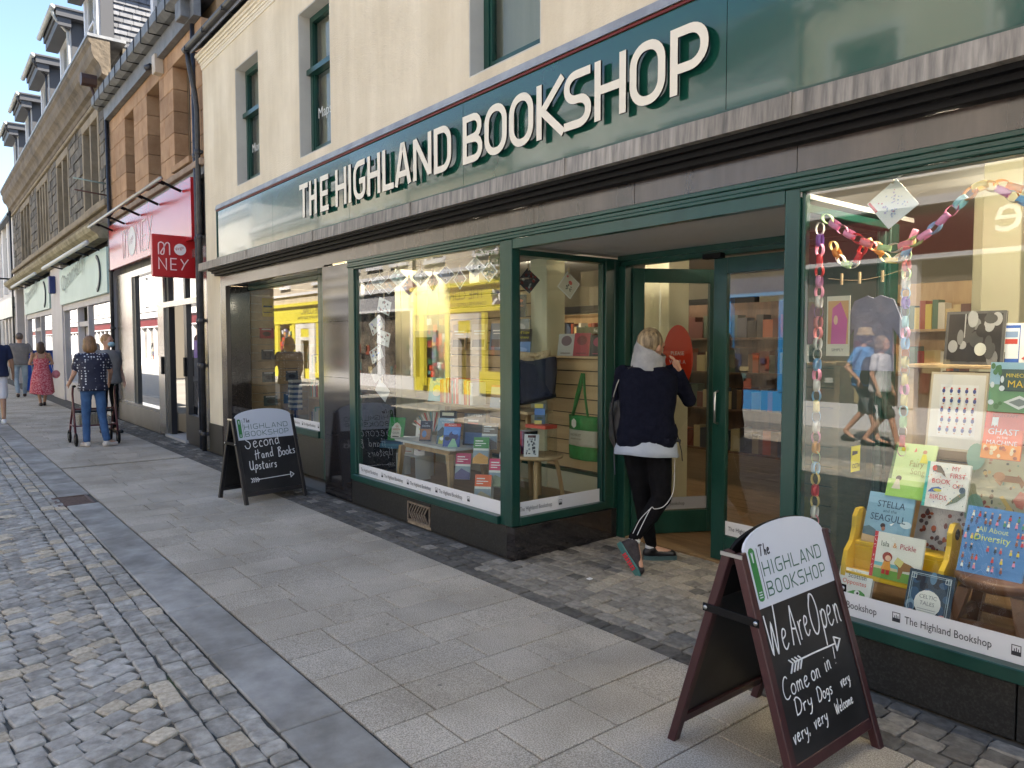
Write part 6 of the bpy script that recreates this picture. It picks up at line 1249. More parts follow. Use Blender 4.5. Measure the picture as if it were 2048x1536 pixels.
# ---------------------------------------------------------------- opposite side of the street (seen mirrored in the glass and the glossy sign)
def facade(name, x0, x1, h, col, lab, fas, fasc, wins_, wcol=(.02, .025, .03), roofz=3.0, frame=None, base=None):
    r = root(name, ((x0+x1)/2, -10.2, 0), lab, 'building'); Y = -10.0
    m = MB(); ws = []
    for (n, zb, zt, ww) in wins_:
        for k in range(n): cx_ = x0+(x1-x0)*(k+.5)/n; ws.append((cx_-ww/2, cx_+ww/2, zb, zt))
    zs_ = sorted(set([3.0, h]+[a[2] for a in ws]+[a[3] for a in ws]))
    for za, zb in zip(zs_[:-1], zs_[1:]):
        cut = sorted([(a, b) for a, b, c, d in ws if c <= za+.01 and d >= zb-.01]); x = x0
        for a, b in cut: m.box(x, a, Y-.4, Y, za, zb); x = b
        m.box(x, x1, Y-.4, Y, za, zb)
    part('wall', m, col, r); fr_ = frame or mat('white_timber', (.60, .60, .62), rough=.5)
    for a, b, c, d in ws:
        f = MB(); f.box(a, a+.08, Y-.2, Y-.14, c, d).box(b-.08, b, Y-.2, Y-.14, c, d).box(a+.08, b-.08, Y-.2, Y-.14, c, c+.08).box(a+.08, b-.08, Y-.2, Y-.14, d-.08, d).box(a+.08, b-.08, Y-.2, Y-.13, (c+d)/2-.03, (c+d)/2+.03)
        wo = part('window', f, fr_, r); part('pane', box(a+.08, b-.08, Y-.18, Y-.175, c, d), mat('opp_pane', wcol, rough=.08, spec=.8), wo); part('sill', MB().box(a-.1, b+.1, Y-.01, Y+.1, c-.12, c-.001), fr_, r)
        part('surround', MB().box(a-.12, a-.001, Y+.001, Y+.04, c, d+.12).box(b+.001, b+.12, Y+.001, Y+.04, c, d+.12).box(a-.001, b+.001, Y+.001, Y+.04, d+.001, d+.12), fr_, r)
    m = MB(); m.box(x0, x1, Y+.001, Y+.25, h-.25, h-.05); m.box(x0, x1, Y+.001, Y+.16, h-.4, h-.26); k = x0+.2
    while k < x1: m.box(k, k+.18, Y+.001, Y+.13, h-.52, h-.41); k += .5
    part('cornice', m, fr_, r)
    m = MB(); m.add([(x0, Y+.1, h), (x1, Y+.1, h), (x1, Y-5, h+roofz), (x0, Y-5, h+roofz), (x1, Y-10, h), (x0, Y-10, h)], [(0,1,2,3), (1,4,2), (0,3,5), (3,2,4,5)]); part('roof', m, slate_s, r)
    part('side_wall', MB().box(x0, x0+.2, Y-10, Y-.4, 0, h).box(x1-.2, x1, Y-10, Y-.4, 0, h).box(x0, x1, Y-10.2, Y-10, 0, h), col, r)
    part('shop_fascia', MB().box(x0+.15, x1-.15, Y-.1, Y+.10, fas[0], fas[1]), fasc, r)
    part('fascia_moulding', MB().box(x0+.05, x1-.05, Y-.1, Y+.22, fas[1]+.001, fas[1]+.14).box(x0+.1, x1-.1, Y-.1, Y+.12, fas[0]-.08, fas[0]-.001), base or fr_, r)
    b = base or fr_; m = MB(); n = max(2, int((x1-x0)/1.9)); m.box(x0, x1, Y-.3, Y+.02, 0, .45)
    for k in range(n+1): xx = x0+(x1-x0)*k/n; m.box(max(x0, xx-.13), min(x1, xx+.13), Y-.3, Y+.05, .45, fas[0]-.081)
    part('shopfront', m, b, r); part('shop_glass', box(x0+.13, x1-.13, Y-.14, Y-.13, .45, fas[0]-.08), mat('opp_shop_glass', (.05, .045, .04), (.16, .13, .10), 1.3, .1, spec=.8), r)
    R2 = random.Random(int(abs(x0*7))); m = MB(); ms = []
    for k in range(int((min(x1, 20)-max(x0, -60))*7)):
        c = C(*R2.choice([(.5, .28, .22), (.3, .4, .4), (.6, .55, .42), (.25, .27, .36), (.42, .24, .24), (.7, .7, .67), (.22, .3, .26), (.15, .14, .13), (.45, .4, .35)]))
        if c not in ms: ms.append(c)
        m.k = ms.index(c); xx = max(x0, -60)+(min(x1, 20)-max(x0, -60))*R2.random(); zz = .46+1.1*R2.random()**2; m.box(xx, min(xx+.08+.2*R2.random(), x1-.1), Y-.13, Y-.10, zz, zz+.08+.28*R2.random())
    part('window_display', m, ms, r, kind='stuff')
    for k in range(1 if x1-x0 < 12 else 4): m = MB(); xx = x0+.15+k*8; m.tube([(xx, Y+.1, fas[1]+.2), (xx, Y+.1, h-.1)], .05, 6); part('drainpipe', m, black, r)
    part('string_course', MB().box(x0, x1, Y+.041, Y+.09, fas[1]+.5, fas[1]+.62), fr_, r)
    part('back', box(x0, x1, Y-.42, Y-.401, 0, 3.0), mat('core_mortar', (.16, .14, .11), rough=.95), r)
    return r
cst = mat('opp_cream', (.50, .46, .38), (.62, .58, .49), 1.5, .9, stain=(1.2, (1, 1, .3), .3)); ost = mat('opp_stone', (.38, .33, .26), (.50, .44, .35), 3, .9, bump=.01); wht_ = mat('opp_white', (.60, .59, .56), (.70, .69, .66), 1.5, .85, stain=(1.2, (1, 1, .3), .25))
yell = mat('sign_yellow', (.60, .53, .05), rough=.5)
maroon = mat('maroon_sign', (.10, .012, .014), rough=.4)
facade('stone_building', -7.75, 2.6, 8.2, cst, 'cream stone building over the road with a maroon fascia, mirrored in the big window', (3.05, 3.85), maroon, [(4, 4.9, 6.9, 1.15)])
t = MB(); text_mb(t, 'e', .92, frame_T((-3.95, -9.895, 3.28), (-1, 0, 0), (0, 0, 1)), 'LEFT', 1.0, d=.02, h=.06); fsl = single('sign_letter', t, white, 'white raised letter e on the maroon fascia over the road', 'letter')
facade('blue_shop', -10.9, -7.8, 6.6, mat('blue_render', (.03, .22, .52), (.035, .26, .58), 2, .7), 'bright blue rendered shop over the road, mirrored in the door glass', (2.75, 3.25), mat('navy_sign', (.02, .05, .16), rough=.5), [(2, 4.2, 5.8, .9)], base=mat('blue_paint', (.03, .24, .56), rough=.5))
bp = root('round_sign', (-8.25, -9.7, 3.0), 'round blue projecting sign on the blue shop over the road', 'hanging sign'); part('disc', MB().tube([(-8.30, -9.55, 3.05), (-8.22, -9.55, 3.05)], .34, 24, smooth=False), C(.12, .2, .55), bp); part('arm', MB().box(-8.28, -8.24, -9.99, -9.5, 3.40, 3.44), black, bp)
facade('white_terrace', -16.4, -10.95, 7.6, wht_, 'white painted terrace over the road between the blue shop and the yellow shop', (2.8, 3.4), mat('dark_teal', (.03, .12, .12), rough=.5), [(3, 4.4, 6.4, 1.0)])
def yellow_shop(x0, x1, lab):
    r = facade('yellow_shop', x0, x1, 7.2, ost, lab, (2.62, 3.32), yell, [(2, 4.3, 6.2, 1.0)], base=yell)
    Y = -9.897; t = MB(); W = x1-x0
    text_mb(t, 'THE CLINIC', .44, frame_T((x1-1.3, Y, 2.93), (-1, 0, 0), (0, 0, 1)), sx=1.0); text_mb(t, 'COMPUTER LAPTOP TABLET REPAIRS', .17, frame_T((x1-1.2, Y, 2.72), (-1, 0, 0), (0, 0, 1)), sx=1.0); part('lettering', t, ink, r)
    m = MB(); m.T = frame_T((x1-1.05, Y, 2.74), (-1, 0, 0), (0, 0, 1)); m.add([(0, 0, 0), (.6, 0, 0), (.6, .4, 0), (0, .4, 0)], [(0, 1, 2, 3)]); m.T = frame_T((x1-.35, Y, 2.72), (-1, 0, 0), (0, 0, 1)); m2 = MB(); m2.T = m.T; m.v = []; m.f = []; m.mi = []; m.sm = []
    m.add([(0, 0, .001), (.55, 0, .001), (.55, .42, .001), (0, .42, .001)], [(0, 1, 2, 3)]); part('saltire_field', m, C(.2, .22, .35), r); m2.stroke([(0, 0), (.55, .42)], .09, h=.002); m2.stroke([(0, .42), (.55, 0)], .09, h=.003); part('saltire', m2, white, r)
    part('white_door', MB().box(x0+W*.46, x0+W*.54, Y-.02, Y+.12, 0, 2.5).box(x0+W*.66, x0+W*.74, Y-.02, Y+.12, 0, 2.5).box(x0+W*.54, x0+W*.66, Y-.02, Y+.12, 2.28, 2.5).box(x0+W*.54, x0+W*.66, Y-.02, Y+.12, 1.75, 1.9), mat('opp_white', (.66, .65, .62), rough=.8), r)
    part('yellow_panel', MB().box(x0+W*.54, x0+W*.66, Y-.02, Y+.1, 1.9, 2.28).box(x0+W*.74, x0+W*.97, Y-.02, Y+.1, .1, .75).box(x0+W*.76, x0+W*.79, Y-.02, Y+.1, .75, 2.5).box(x0+W*.4, x0+W*.44, Y-.02, Y+.1, .2, 2.5).box(x0+W*.12, x0+W*.17, Y-.02, Y+.1, .2, 2.5), yell, r)
    R_ = random.Random(int(abs(x0))); m = MB(); ms = []
    for k in range(46):
        c = C(*R_.choice([(.8, .3, .2), (.3, .5, .5), (.85, .6, .3), (.3, .3, .5), (.6, .2, .25), (.8, .8, .8), (.2, .4, .3)]))
        if c not in ms: ms.append(c)
        m.k = ms.index(c); xx = x0+W*(.18+.2*R_.random()); zz = .4+1.8*R_.random(); m.box(xx, xx+.12+.1*R_.random(), Y-.02, Y+.02+.03*R_.random(), zz, zz+.1+.16*R_.random())
    part('window_display', m, ms, r, kind='stuff')
yellow_shop(-21.9, -16.45, 'yellow fronted repair shop over the road, mirrored in the left window')
facade('plain_building', -29.0, -21.95, 8.0, cst, 'pale stone building over the road left of the first yellow shop', (2.8, 3.4), mat('grey_sign', (.3, .3, .32), rough=.5), [(4, 4.4, 6.4, 1.0)])
yellow_shop(-36.5, -29.05, 'further yellow fronted shop over the road, mirrored in the far left window')
facade('far_terrace', -160, -36.6, 8.5, wht_, 'long white terrace over the road far along the street', (2.9, 3.5), maroon, [(40, 4.5, 6.5, 1.0)])
facade('corner_building', 2.65, 16, 9.0, ost, 'stone corner building over the road behind the camera', (3.0, 3.8), mat('dark_teal', (.03, .12, .12), rough=.5), [(6, 4.8, 7.0, 1.1)])
# street tree over the road
tr = root('street_tree', (-14.2, -8.6, 0), 'slender street tree over the road, mirrored in the bank glass', 'tree')
part('trunk', MB().tube([(-14.2, -8.6, 0), (-14.22, -8.6, 1.5), (-14.15, -8.58, 3.0)], [.12, .09, .06], 8).tube([(-14.2, -8.6, 2.2), (-13.8, -8.5, 3.4)], [.05, .02], 6).tube([(-14.2, -8.6, 2.4), (-14.7, -8.7, 3.7)], [.05, .02], 6), mat('bark', (.08, .06, .045), (.15, .12, .1), 12, .9), tr)
R_ = random.Random(3); m = MB()
for k in range(2600):
    u = R_.random()*2*PI; v = R_.random()*2-1; q = R_.random()**.5; lump = 1+.3*math.sin(3*u)*math.cos(4*v); x = -14.2+1.25*q*lump*math.cos(u)*math.sqrt(1-v*v); y = -8.6+1.25*q*lump*math.sin(u)*math.sqrt(1-v*v); z = 3.9+1.5*q*lump*v
    a, b = R_.random()*.09, R_.random()*.09; m.add([(x, y, z), (x+.06, y+a-.04, z+b), (x+.1, y+a, z-b), (x+.03, y-b, z-.05)], [(0, 1, 2, 3)])
part('crown', m, mat('leaves', (.03, .07, .012), (.06, .12, .02), 3, .6), tr)
# ---------------------------------------------------------------- chalk A-boards
HW = {  # handwriting strokes: x-height .5, cap 1
 'W': [[(0,1),(.05,.5),(.12,0),(.3,.75),(.36,.1),(.42,0),(.55,.6),(.62,1.15),(.6,1.2)]], 'e': [[(.02,.28),(.22,.34),(.26,.46),(.14,.52),(.03,.36),(.04,.1),(.16,0),(.34,.12)]],
 'A': [[(0,0),(.14,.6),(.26,1)],[(.26,1),(.36,.4),(.42,-.08)],[(.06,.42),(.40,.36)]], 'r': [[(.03,.5),(.06,.25),(.06,0)],[(.06,.3),(.14,.46),(.28,.48)]],
 'O': [[(.22,1),(.04,.75),(0,.4),(.08,.08),(.24,0),(.42,.2),(.48,.6),(.38,.95),(.2,1.02),(.12,.9)]], 'p': [[(.05,.5),(.04,0),(.02,-.4)],[(.05,.36),(.16,.5),(.3,.42),(.28,.14),(.14,.04),(.06,.12)]],
 'n': [[(.03,.5),(.05,0)],[(.05,.3),(.14,.48),(.24,.42),(.26,.1),(.32,0)]], 'C': [[(.42,.86),(.3,1),(.12,.85),(0,.45),(.06,.05),(.24,-.05),(.42,.06)]],
 'o': [[(.18,.5),(.03,.36),(.04,.1),(.18,0),(.32,.14),(.3,.4),(.18,.5)]], 'm': [[(.03,.5),(.04,0)],[(.04,.32),(.12,.48),(.19,.38),(.2,.02)],[(.2,.32),(.29,.48),(.37,.38),(.38,.08),(.44,0)]],
 'i': [[(.05,.48),(.05,.06),(.1,0)],[(.06,.74),(.075,.78)]], '!': [[(.1,1.05),(.05,.3)],[(.03,.04),(.05,0)]], 'D': [[(.08,.95),(.05,.45),(.04,0)],[(.0,.9),(.22,1),(.46,.72),(.46,.3),(.28,.02),(.02,-.02)]],
 'y': [[(.02,.5),(.05,.22),(.18,.14),(.28,.28)],[(.3,.5),(.26,.0),(.14,-.35),(.0,-.38)]], 'g': [[(.28,.46),(.12,.5),(.03,.3),(.12,.1),(.26,.2)],[(.29,.48),(.27,0),(.16,-.34),(.0,-.3)]],
 's': [[(.26,.46),(.12,.5),(.06,.38),(.22,.2),(.18,.04),(.02,.02)]], 'v': [[(.02,.5),(.12,.02),(.24,.48),(.3,.5)]], ',': [[(.06,.06),(.0,-.14)]], '.': [[(.02,.03),(.04,.0)]],
 'l': [[(.06,1),(.04,.3),(.08,0),(.14,.02)]], 'c': [[(.26,.42),(.14,.5),(.03,.3),(.08,.04),(.26,.04)]], 'S': [[(.46,.92),(.3,1.02),(.1,.92),(.08,.72),(.3,.5),(.36,.25),(.24,.02),(.04,.06),(-.04,.3)]],
 'd': [[(.26,.44),(.12,.5),(.03,.26),(.1,.02),(.24,.12)],[(.3,1.1),(.28,.4),(.32,0)]], 'H': [[(.06,.95),(.04,.3),(.02,-.15)],[(.32,1),(.3,.4),(.3,-.05)],[(-.06,.5),(.5,.62)]],
 'a': [[(.26,.42),(.14,.5),(.03,.3),(.08,.04),(.2,.08),(.27,.42)],[(.27,.42),(.26,.1),(.34,0)]], 'B': [[(.1,.95),(.06,.4),(.02,-.12)],[(-.02,.85),(.24,1),(.34,.82),(.1,.56)],[(.1,.56),(.36,.44),(.34,.08),(.1,-.1),(-.04,-.02)]],
 'k': [[(.06,1),(.05,0)],[(.28,.5),(.08,.24),(.32,0)]], 'U': [[(0,1),(.0,.4),(.1,.05),(.3,.1),(.36,.5),(.36,1)],[(.36,.9),(.38,.1),(.46,0)]], 't': [[(.12,.85),(.1,.2),(.16,0),(.26,.04)],[(0,.58),(.28,.62)]],
 'T': [[(-.02,.86),(.1,.98),(.5,.94)],[(.26,.95),(.2,.4),(.12,0)]], 'h': [[(.1,1.05),(.06,.4),(.04,0)],[(.05,.26),(.16,.44),(.24,.36),(.22,.06),(.3,0)]], 'w': [[(0,.5),(.06,.04),(.16,.4),(.22,.04),(.36,.55)]]}
def write(m, s, x, y, cap, sx, ang, wd, h0=.0012, jit=1, seed=1):
    R_ = random.Random(seed); ca, sa = math.cos(math.radians(ang)), math.sin(math.radians(ang)); k = 0; cx_ = 0
    for ch in s:
        if ch == ' ': cx_ += .22*sx*cap; continue
        g = HW[ch]; w_ = max(p[0] for st_ in g for p in st_); dy = (R_.random()-.5)*.05*cap*jit
        for st_ in g:
            pts = [((p[0]*sx*cap+cx_+.06*p[1]*cap), p[1]*cap+dy) for p in st_]; pts = cr(pts, 5) if len(pts) > 2 else pts
            m.stroke([(x+a*ca-b*sa, y+a*sa+b*ca) for a, b in pts], wd*(.9+.2*R_.random()), h=h0+.00008*(k % 9), d=.0002); k += 1
        cx_ += (w_+.12)*sx*cap
chalk = mat('chalk_white', (.80, .80, .80), rough=.9)
brd = mat('chalkboard', (.006, .006, .007), (.016, .016, .018), 5, .42, detail=9)
whb = mat('header_white', (.60, .62, .68), (.66, .68, .73), 1, .45)
lgreen = mat('logo_green', (.035, .20, .05), rough=.5); tgreen = mat('title_green', (.03, .11, .07), rough=.5)
CUR = [None]
def aboard(label, o, rz, frame, Wd, writer, HT=.80, sp=.285):
    """local: u across the board, front leaning face towards +x"""
    r = root('chalk_a_board', o, label, 'A-board', rz=rz); ORG[r.name] = (0, 0, 0)
    a = math.atan2(sp-.04, HT); st = .036
    for s, nm in ((1, 'front'), (-1, 'back')):
        # board plane origin at feet line x=s*sp, leaning to the ridge
        u = Vector((0, 1, 0)) if s > 0 else Vector((0, -1, 0)); v = Vector((-s*math.sin(a), 0, math.cos(a)))
        T = frame_T((s*sp, -Wd/2 if s > 0 else Wd/2, 0), u, v); L = HT/math.cos(a)
        for q, xx in (('', 0), ('', Wd-st)):
            m = MB(); m.T = T; m.box(xx, xx+st, 0, L+.01, -.034, 0, .003); part('leg', m, frame, r)
        m = MB(); m.T = T; m.box(st, Wd-st, .085, .125, -.028, -.006, .003); part('bottom_rail', m, frame, r)
        m = MB(); m.T = T; m.box(st, Wd-st, L-.045, L-.005, -.034, -.018, .003); part('top_rail', m, frame, r)
        yb, yw = .1255, .615/math.cos(a)
        m = MB(); m.T = T; m.box(st+.0005, Wd-st-.0005, yb, yw, -.017, -.008); part('chalk_panel', m, brd, r)
        n = 16; x0, x1 = st-.006, Wd-st+.006; P = [(x0, yw+.001), (x1, yw+.001), (x1, L+.0)]; rise = .092
        P += [((x0+x1)/2+(x1-x0)/2*math.cos(PI*k/n), L+rise*math.sin(PI*k/n)**.9) for k in range(1, n)]+[(x0, L)]
        P = [(p[0], p[1]) for p in P]
        m = MB(); m.T = T; m.prism(P, -.0175, -.0065); hd = part('header_board', m, whb if s > 0 else [black, ][0], r)
        if s > 0:
            Tf = T @ Matrix.Translation((0, 0, -.0065))
            m = MB(); m.T = Tf; cs = 1/math.cos(a)
            bx0, bz0, bz1 = .052, .637*cs, .815*cs
            m.k = 0; m.prism([(bx0, bz0+.012), (bx0+.006, bz0+.003), (bx0+.018, bz0), (bx0+.030, bz0+.003), (bx0+.036, bz0+.012), (bx0+.036, bz1-.01), (bx0+.028, bz1), (bx0+.018, bz1+.003), (bx0+.008, bz1), (bx0, bz1-.01)], .0, .0006)
            part('bookmark_logo', m, lgreen, r)
            m = MB(); m.T = Tf; m.prism([(bx0+.012, bz1-.012), (bx0+.018, bz1-.018), (bx0+.024, bz1-.012), (bx0+.021, bz1-.05), (bx0+.015, bz1-.05)], .0007, .001)
            for k in range(3): m.box(bx0+.008, bx0+.028, bz0+.012+.009*k, bz0+.016+.009*k, .0007, .001)
            part('logo_highlight', m, whb, r)
            m = MB(); m.T = Tf; m.stroke([(bx0+.052, bz1-.004), (bx0+.052, bz0+.002)], .003, h=.0003, d=.0003); write(m, 'The', bx0+.066, .782*cs, .040, 1.15, 0, .0058, .0005, seed=4); part('lettering', m, ink, r)
            def cond(s_, x, y, cap, wtot):   # condensed capitals drawn with even strokes
                m = MB(); m.T = Tf; ws = {'I': .16}; tot = sum(ws.get(c, .5)+.15 for c in s_)-.15; k_ = wtot/tot; xx = x; i = 0
                for c in s_:
                    w_ = ws.get(c, .5)*k_; global SW; o_ = SW; SW = .10
                    for g in glyph(c, w_/cap):
                        cl = g[-1] == 'c'; g = g[:-1] if cl else g; m.stroke([(xx+p[0]*cap, y+p[1]*cap) for p in g], SW*cap, h=.0003+.00005*(i % 5), d=.0003, closed=cl); i += 1
                    SW = o_; xx += w_+.15*k_
                part('lettering', m, tgreen, r)
            cond('HIGHLAND', bx0+.064, .713*cs, .052, Wd-.20); cond('BOOKSHOP', bx0+.064, .645*cs, .052, Wd-.20)
            m = MB(); m.T = T @ Matrix.Translation((0, 0, -.008)); CUR[0] = r; writer(m, cs); part('chalk_arrow', m, chalk, r)
    for yy in (-Wd/2-.006, Wd/2+.001):
        m = MB(); m.box(-.118, .118, yy, yy+.005, .565, .595, .002); part('stay_bar', m, black, r)
        for xx in (-.105, .105): m = MB(); m.tube([(xx, yy-.003, .58), (xx, yy+.008, .58)], .008, 8); part('rivet', m, mat('steel', (.5, .5, .5), rough=.3, metal=1), r)
        m = MB(); m.box(-.045, .045, yy+.002, yy+.006, HT-.01, HT+.004); part('hinge', m, mat('steel', (.5, .5, .5), rough=.3, metal=1), r)
    return r
def near_w(m, cs):
    Y0 = -1.050          # u = y - Y0 for this board
    def P(y, z): return y-Y0, z*cs
    def wr(s, y, z, cap, sx, ang, wd, sd=1): a, b = P(y, z); q = MB(); q.T = m.T; write(q, s, a, b, cap*cs, sx, ang, wd, seed=sd); part('chalk_word', q, chalk, CUR[0])
    wr('We', -1.000, .462, .128, .80, 2, .0062, 2); wr('Are', -.858, .466, .128, .72, 3, .0062, 3); wr('Open', -.716, .464, .135, .80, 2, .0062, 5)
    a = [P(y, z) for y, z in ((-.885, .414), (-.75, .413), (-.604, .409))]; m.stroke(a, .0045, h=.0015)
    for k in range(4):
        q = P(-.915+.020*k, .428); w_ = P(-.895+.020*k, .413); e = P(-.918+.020*k, .385); m.stroke([q, w_, e], .0042, h=.0016+.0001*k)
    m.stroke([P(-.600, .433), P(-.560, .417), P(-.596, .386), P(-.600, .433)], .0045, h=.0018)
    wr('Come', -.985, .318, .066, 1.25, 2, .0048, 7); wr('on', -.800, .330, .062, 1.15, 0, .0048, 8); wr('in', -.700, .335, .062, 1.1, 2, .0048, 9); wr('!', -.625, .345, .055, 1, 0, .005, 9)
    wr('Dry', -.940, .256, .052, 1.5, 1, .0048, 10); wr('Dogs', -.792, .258, .046, 1.22, 1, .0046, 11); wr('very.', -.625, .262, .040, .98, 3, .0046, 12)
    wr('very,', -.992, .178, .048, 1.15, 3, .0048, 13); wr('very', -.852, .186, .046, 1.15, 2, .0046, 14); wr('Welcome', -.700, .190, .036, 1.05, 3, .0044, 15)
aboard('large dark red framed chalk A-board reading We Are Open, standing near the big window', (-1.545, -.752, 0), 0, mat('mahogany_paint', (.035, .011, .013), (.06, .02, .022), 4, .38, bump=.0006, stretch=(2, 2, .3)), .60, near_w)
def far_w(m, cs):
    def wr(s, u, z, cap, sx, ang, wd, sd=1): q = MB(); q.T = m.T; write(q, s, u, z*cs, cap*cs, sx, ang, wd, seed=sd); part('chalk_word', q, chalk, CUR[0])
    wr('Second', .10, .530, .115, 1.15, 3, .0078, 21); wr('Hand', .185, .425, .085, 1.15, 2, .0078, 22); wr('Books', .435, .428, .085, 1.02, 4, .0078, 23); wr('Upstairs', .11, .325, .085, 1.02, 0, .0078, 24)
    m.stroke([(.15, .228*cs), (.53, .236*cs)], .006, h=.0015)
    for k in range(4): m.stroke([(.098+.022*k, .248*cs), (.12+.022*k, .23*cs), (.10+.022*k, .206*cs)], .0055, h=.0016+.0001*k)
    m.stroke([(.53, .262*cs), (.565, .234*cs), (.528, .21*cs), (.53, .262*cs)], .006, h=.0018)
aboard('smaller black framed chalk A-board reading Second Hand Books Upstairs, by the dark pillar', (-7.435, -.585, 0), math.radians(8.5), mat('black_wood', (.010, .009, .010), (.02, .018, .02), 6, .4), .675, far_w, HT=.82, sp=.29)
# ---------------------------------------------------------------- people
def limb(m, a, b, ra, rb, n=12, ex=1.0):
    a, b = Vector(a), Vector(b); d = (b-a); L = d.length or 1e-4; d.normalize()
    up = Vector((0, 0, 1)) if abs(d.z) < .9 else Vector((0, 1, 0)); s = d.cross(up).normalized(); t = s.cross(d).normalized()
    vs = []; fs = []; rings = []
    for k in (-80, -50, -20): rings.append((a+d*ra*math.sin(math.radians(k)), ra*math.cos(math.radians(k))))
    for k in (20, 50, 80): rings.append((b+d*rb*math.sin(math.radians(k)), rb*math.cos(math.radians(k))))
    for c, r in rings:
        for i in range(n): q = 2*PI*i/n; vs.append(tuple(c+(s*math.cos(q)+t*math.sin(q)*ex)*r))
    for k in range(len(rings)-1):
        for i in range(n): j = (i+1) % n; fs.append((k*n+i, k*n+j, (k+1)*n+j, (k+1)*n+i))
    fs.append(tuple(range(n))[::-1]); fs.append(tuple((len(rings)-1)*n+i for i in range(n))); m.add(vs, fs)
def ell(m, c, r, rot=None, nu=16, nv=10):
    vs = [(0, 0, -1)]; fs = []
    for j in range(1, nv):
        p = -PI/2+PI*j/nv
        for i in range(nu): t = 2*PI*i/nu; vs.append((math.cos(p)*math.cos(t), math.cos(p)*math.sin(t), math.sin(p)))
    vs.append((0, 0, 1)); top = len(vs)-1
    for i in range(nu): j = (i+1) % nu; fs.append((0, 1+j, 1+i)); fs.append((top, 1+(nv-2)*nu+i, 1+(nv-2)*nu+j))
    for k in range(nv-2):
        for i in range(nu): j = (i+1) % nu; fs.append((1+k*nu+i, 1+k*nu+j, 1+(k+1)*nu+j, 1+(k+1)*nu+i))
    M = (rot or Matrix.Identity(3)); m.add([tuple(Vector(c)+M @ Vector((v[0]*r[0], v[1]*r[1], v[2]*r[2]))) for v in vs], fs)
def melt(m, name, mt, par, vox=.012, sm=4, wr=None):
    me = bpy.data.meshes.new(name); me.from_pydata(m.v, [], m.f); o = bpy.data.objects.new('tmp', me); COL.objects.link(o)
    r = o.modifiers.new('r', 'REMESH'); r.mode = 'VOXEL'; r.voxel_size = vox
    s = o.modifiers.new('s', 'SMOOTH'); s.iterations = sm; s.factor = .5
    if wr:
        tx = bpy.data.textures.new('w', 'CLOUDS'); tx.noise_scale = wr[0]; d = o.modifiers.new('d', 'DISPLACE'); d.texture = tx; d.strength = wr[1]; d.mid_level = .5
    dg = bpy.context.evaluated_depsgraph_get(); dg.update(); e = o.evaluated_get(dg); m2 = bpy.data.meshes.new_from_object(e)
    bpy.data.objects.remove(o); m2.name = name; m2.materials.clear(); m2.materials.append(mt); m2.polygons.foreach_set('use_smooth', [True]*len(m2.polygons))
    p = link(bpy.data.objects.new(name, m2)); p.parent = par; return p
def loftbody(m, f, wid, pel, ch):
    rows = [(.86, .175, .125), (.90, .182, .130), (.98, .170, .125), (1.08, .160, .118), (1.18, .170, .120), (1.28, .178, .120), (1.35, .172, .108), (1.40, .140, .088), (1.44, .085, .068)]
    vs = []; n = 24
    for z, rx, ry in rows:
        t = min(1, max(0, (z-.93)/.29)); cx_ = pel.x+(ch.x-pel.x)*t; cy_ = pel.y+(ch.y-pel.y)*t; k = f*(wid if z > 1.1 else 1)
        for i in range(n): a = 2*PI*i/n; c_, s_ = math.cos(a), math.sin(a); e = .8; vs.append((cx_+(rx*k+.012)*math.copysign(abs(c_)**e, c_), cy_+(ry*k+.012)*math.copysign(abs(s_)**e, s_), z))
    fs = [(j*n+i, j*n+(i+1) % n, (j+1)*n+(i+1) % n, (j+1)*n+i) for j in range(len(rows)-1) for i in range(n)]
    fs.append(tuple(range(n))[::-1]); fs.append(tuple((len(rows)-1)*n+i for i in range(n))); m.add(vs, fs)
skin = mat('skin', (.50, .27, .18), (.58, .33, .23), 6, .55); skin2 = mat('skin_tanned', (.36, .19, .11), (.44, .25, .16), 6, .55)
BASE = dict(hipL=(-.09, 0, .88), hipR=(.09, 0, .88), kneeL=(-.10, .02, .48), kneeR=(.10, .02, .48), ankL=(-.10, -.02, .08), ankR=(.10, -.02, .08), toeL=(-.12, .16, .03), toeR=(.12, .16, .03),
    shL=(-.185, 0, 1.38), shR=(.185, 0, 1.38), elL=(-.23, -.02, 1.12), elR=(.23, -.02, 1.12), wrL=(-.24, .08, .90), wrR=(.24, .08, .90), haL=(-.24, .11, .80), haR=(.24, .11, .80), neck=(0, -.01, 1.44), head=(0, .02, 1.585), pel=(0, 0, .93), chest=(0, 0, 1.22))
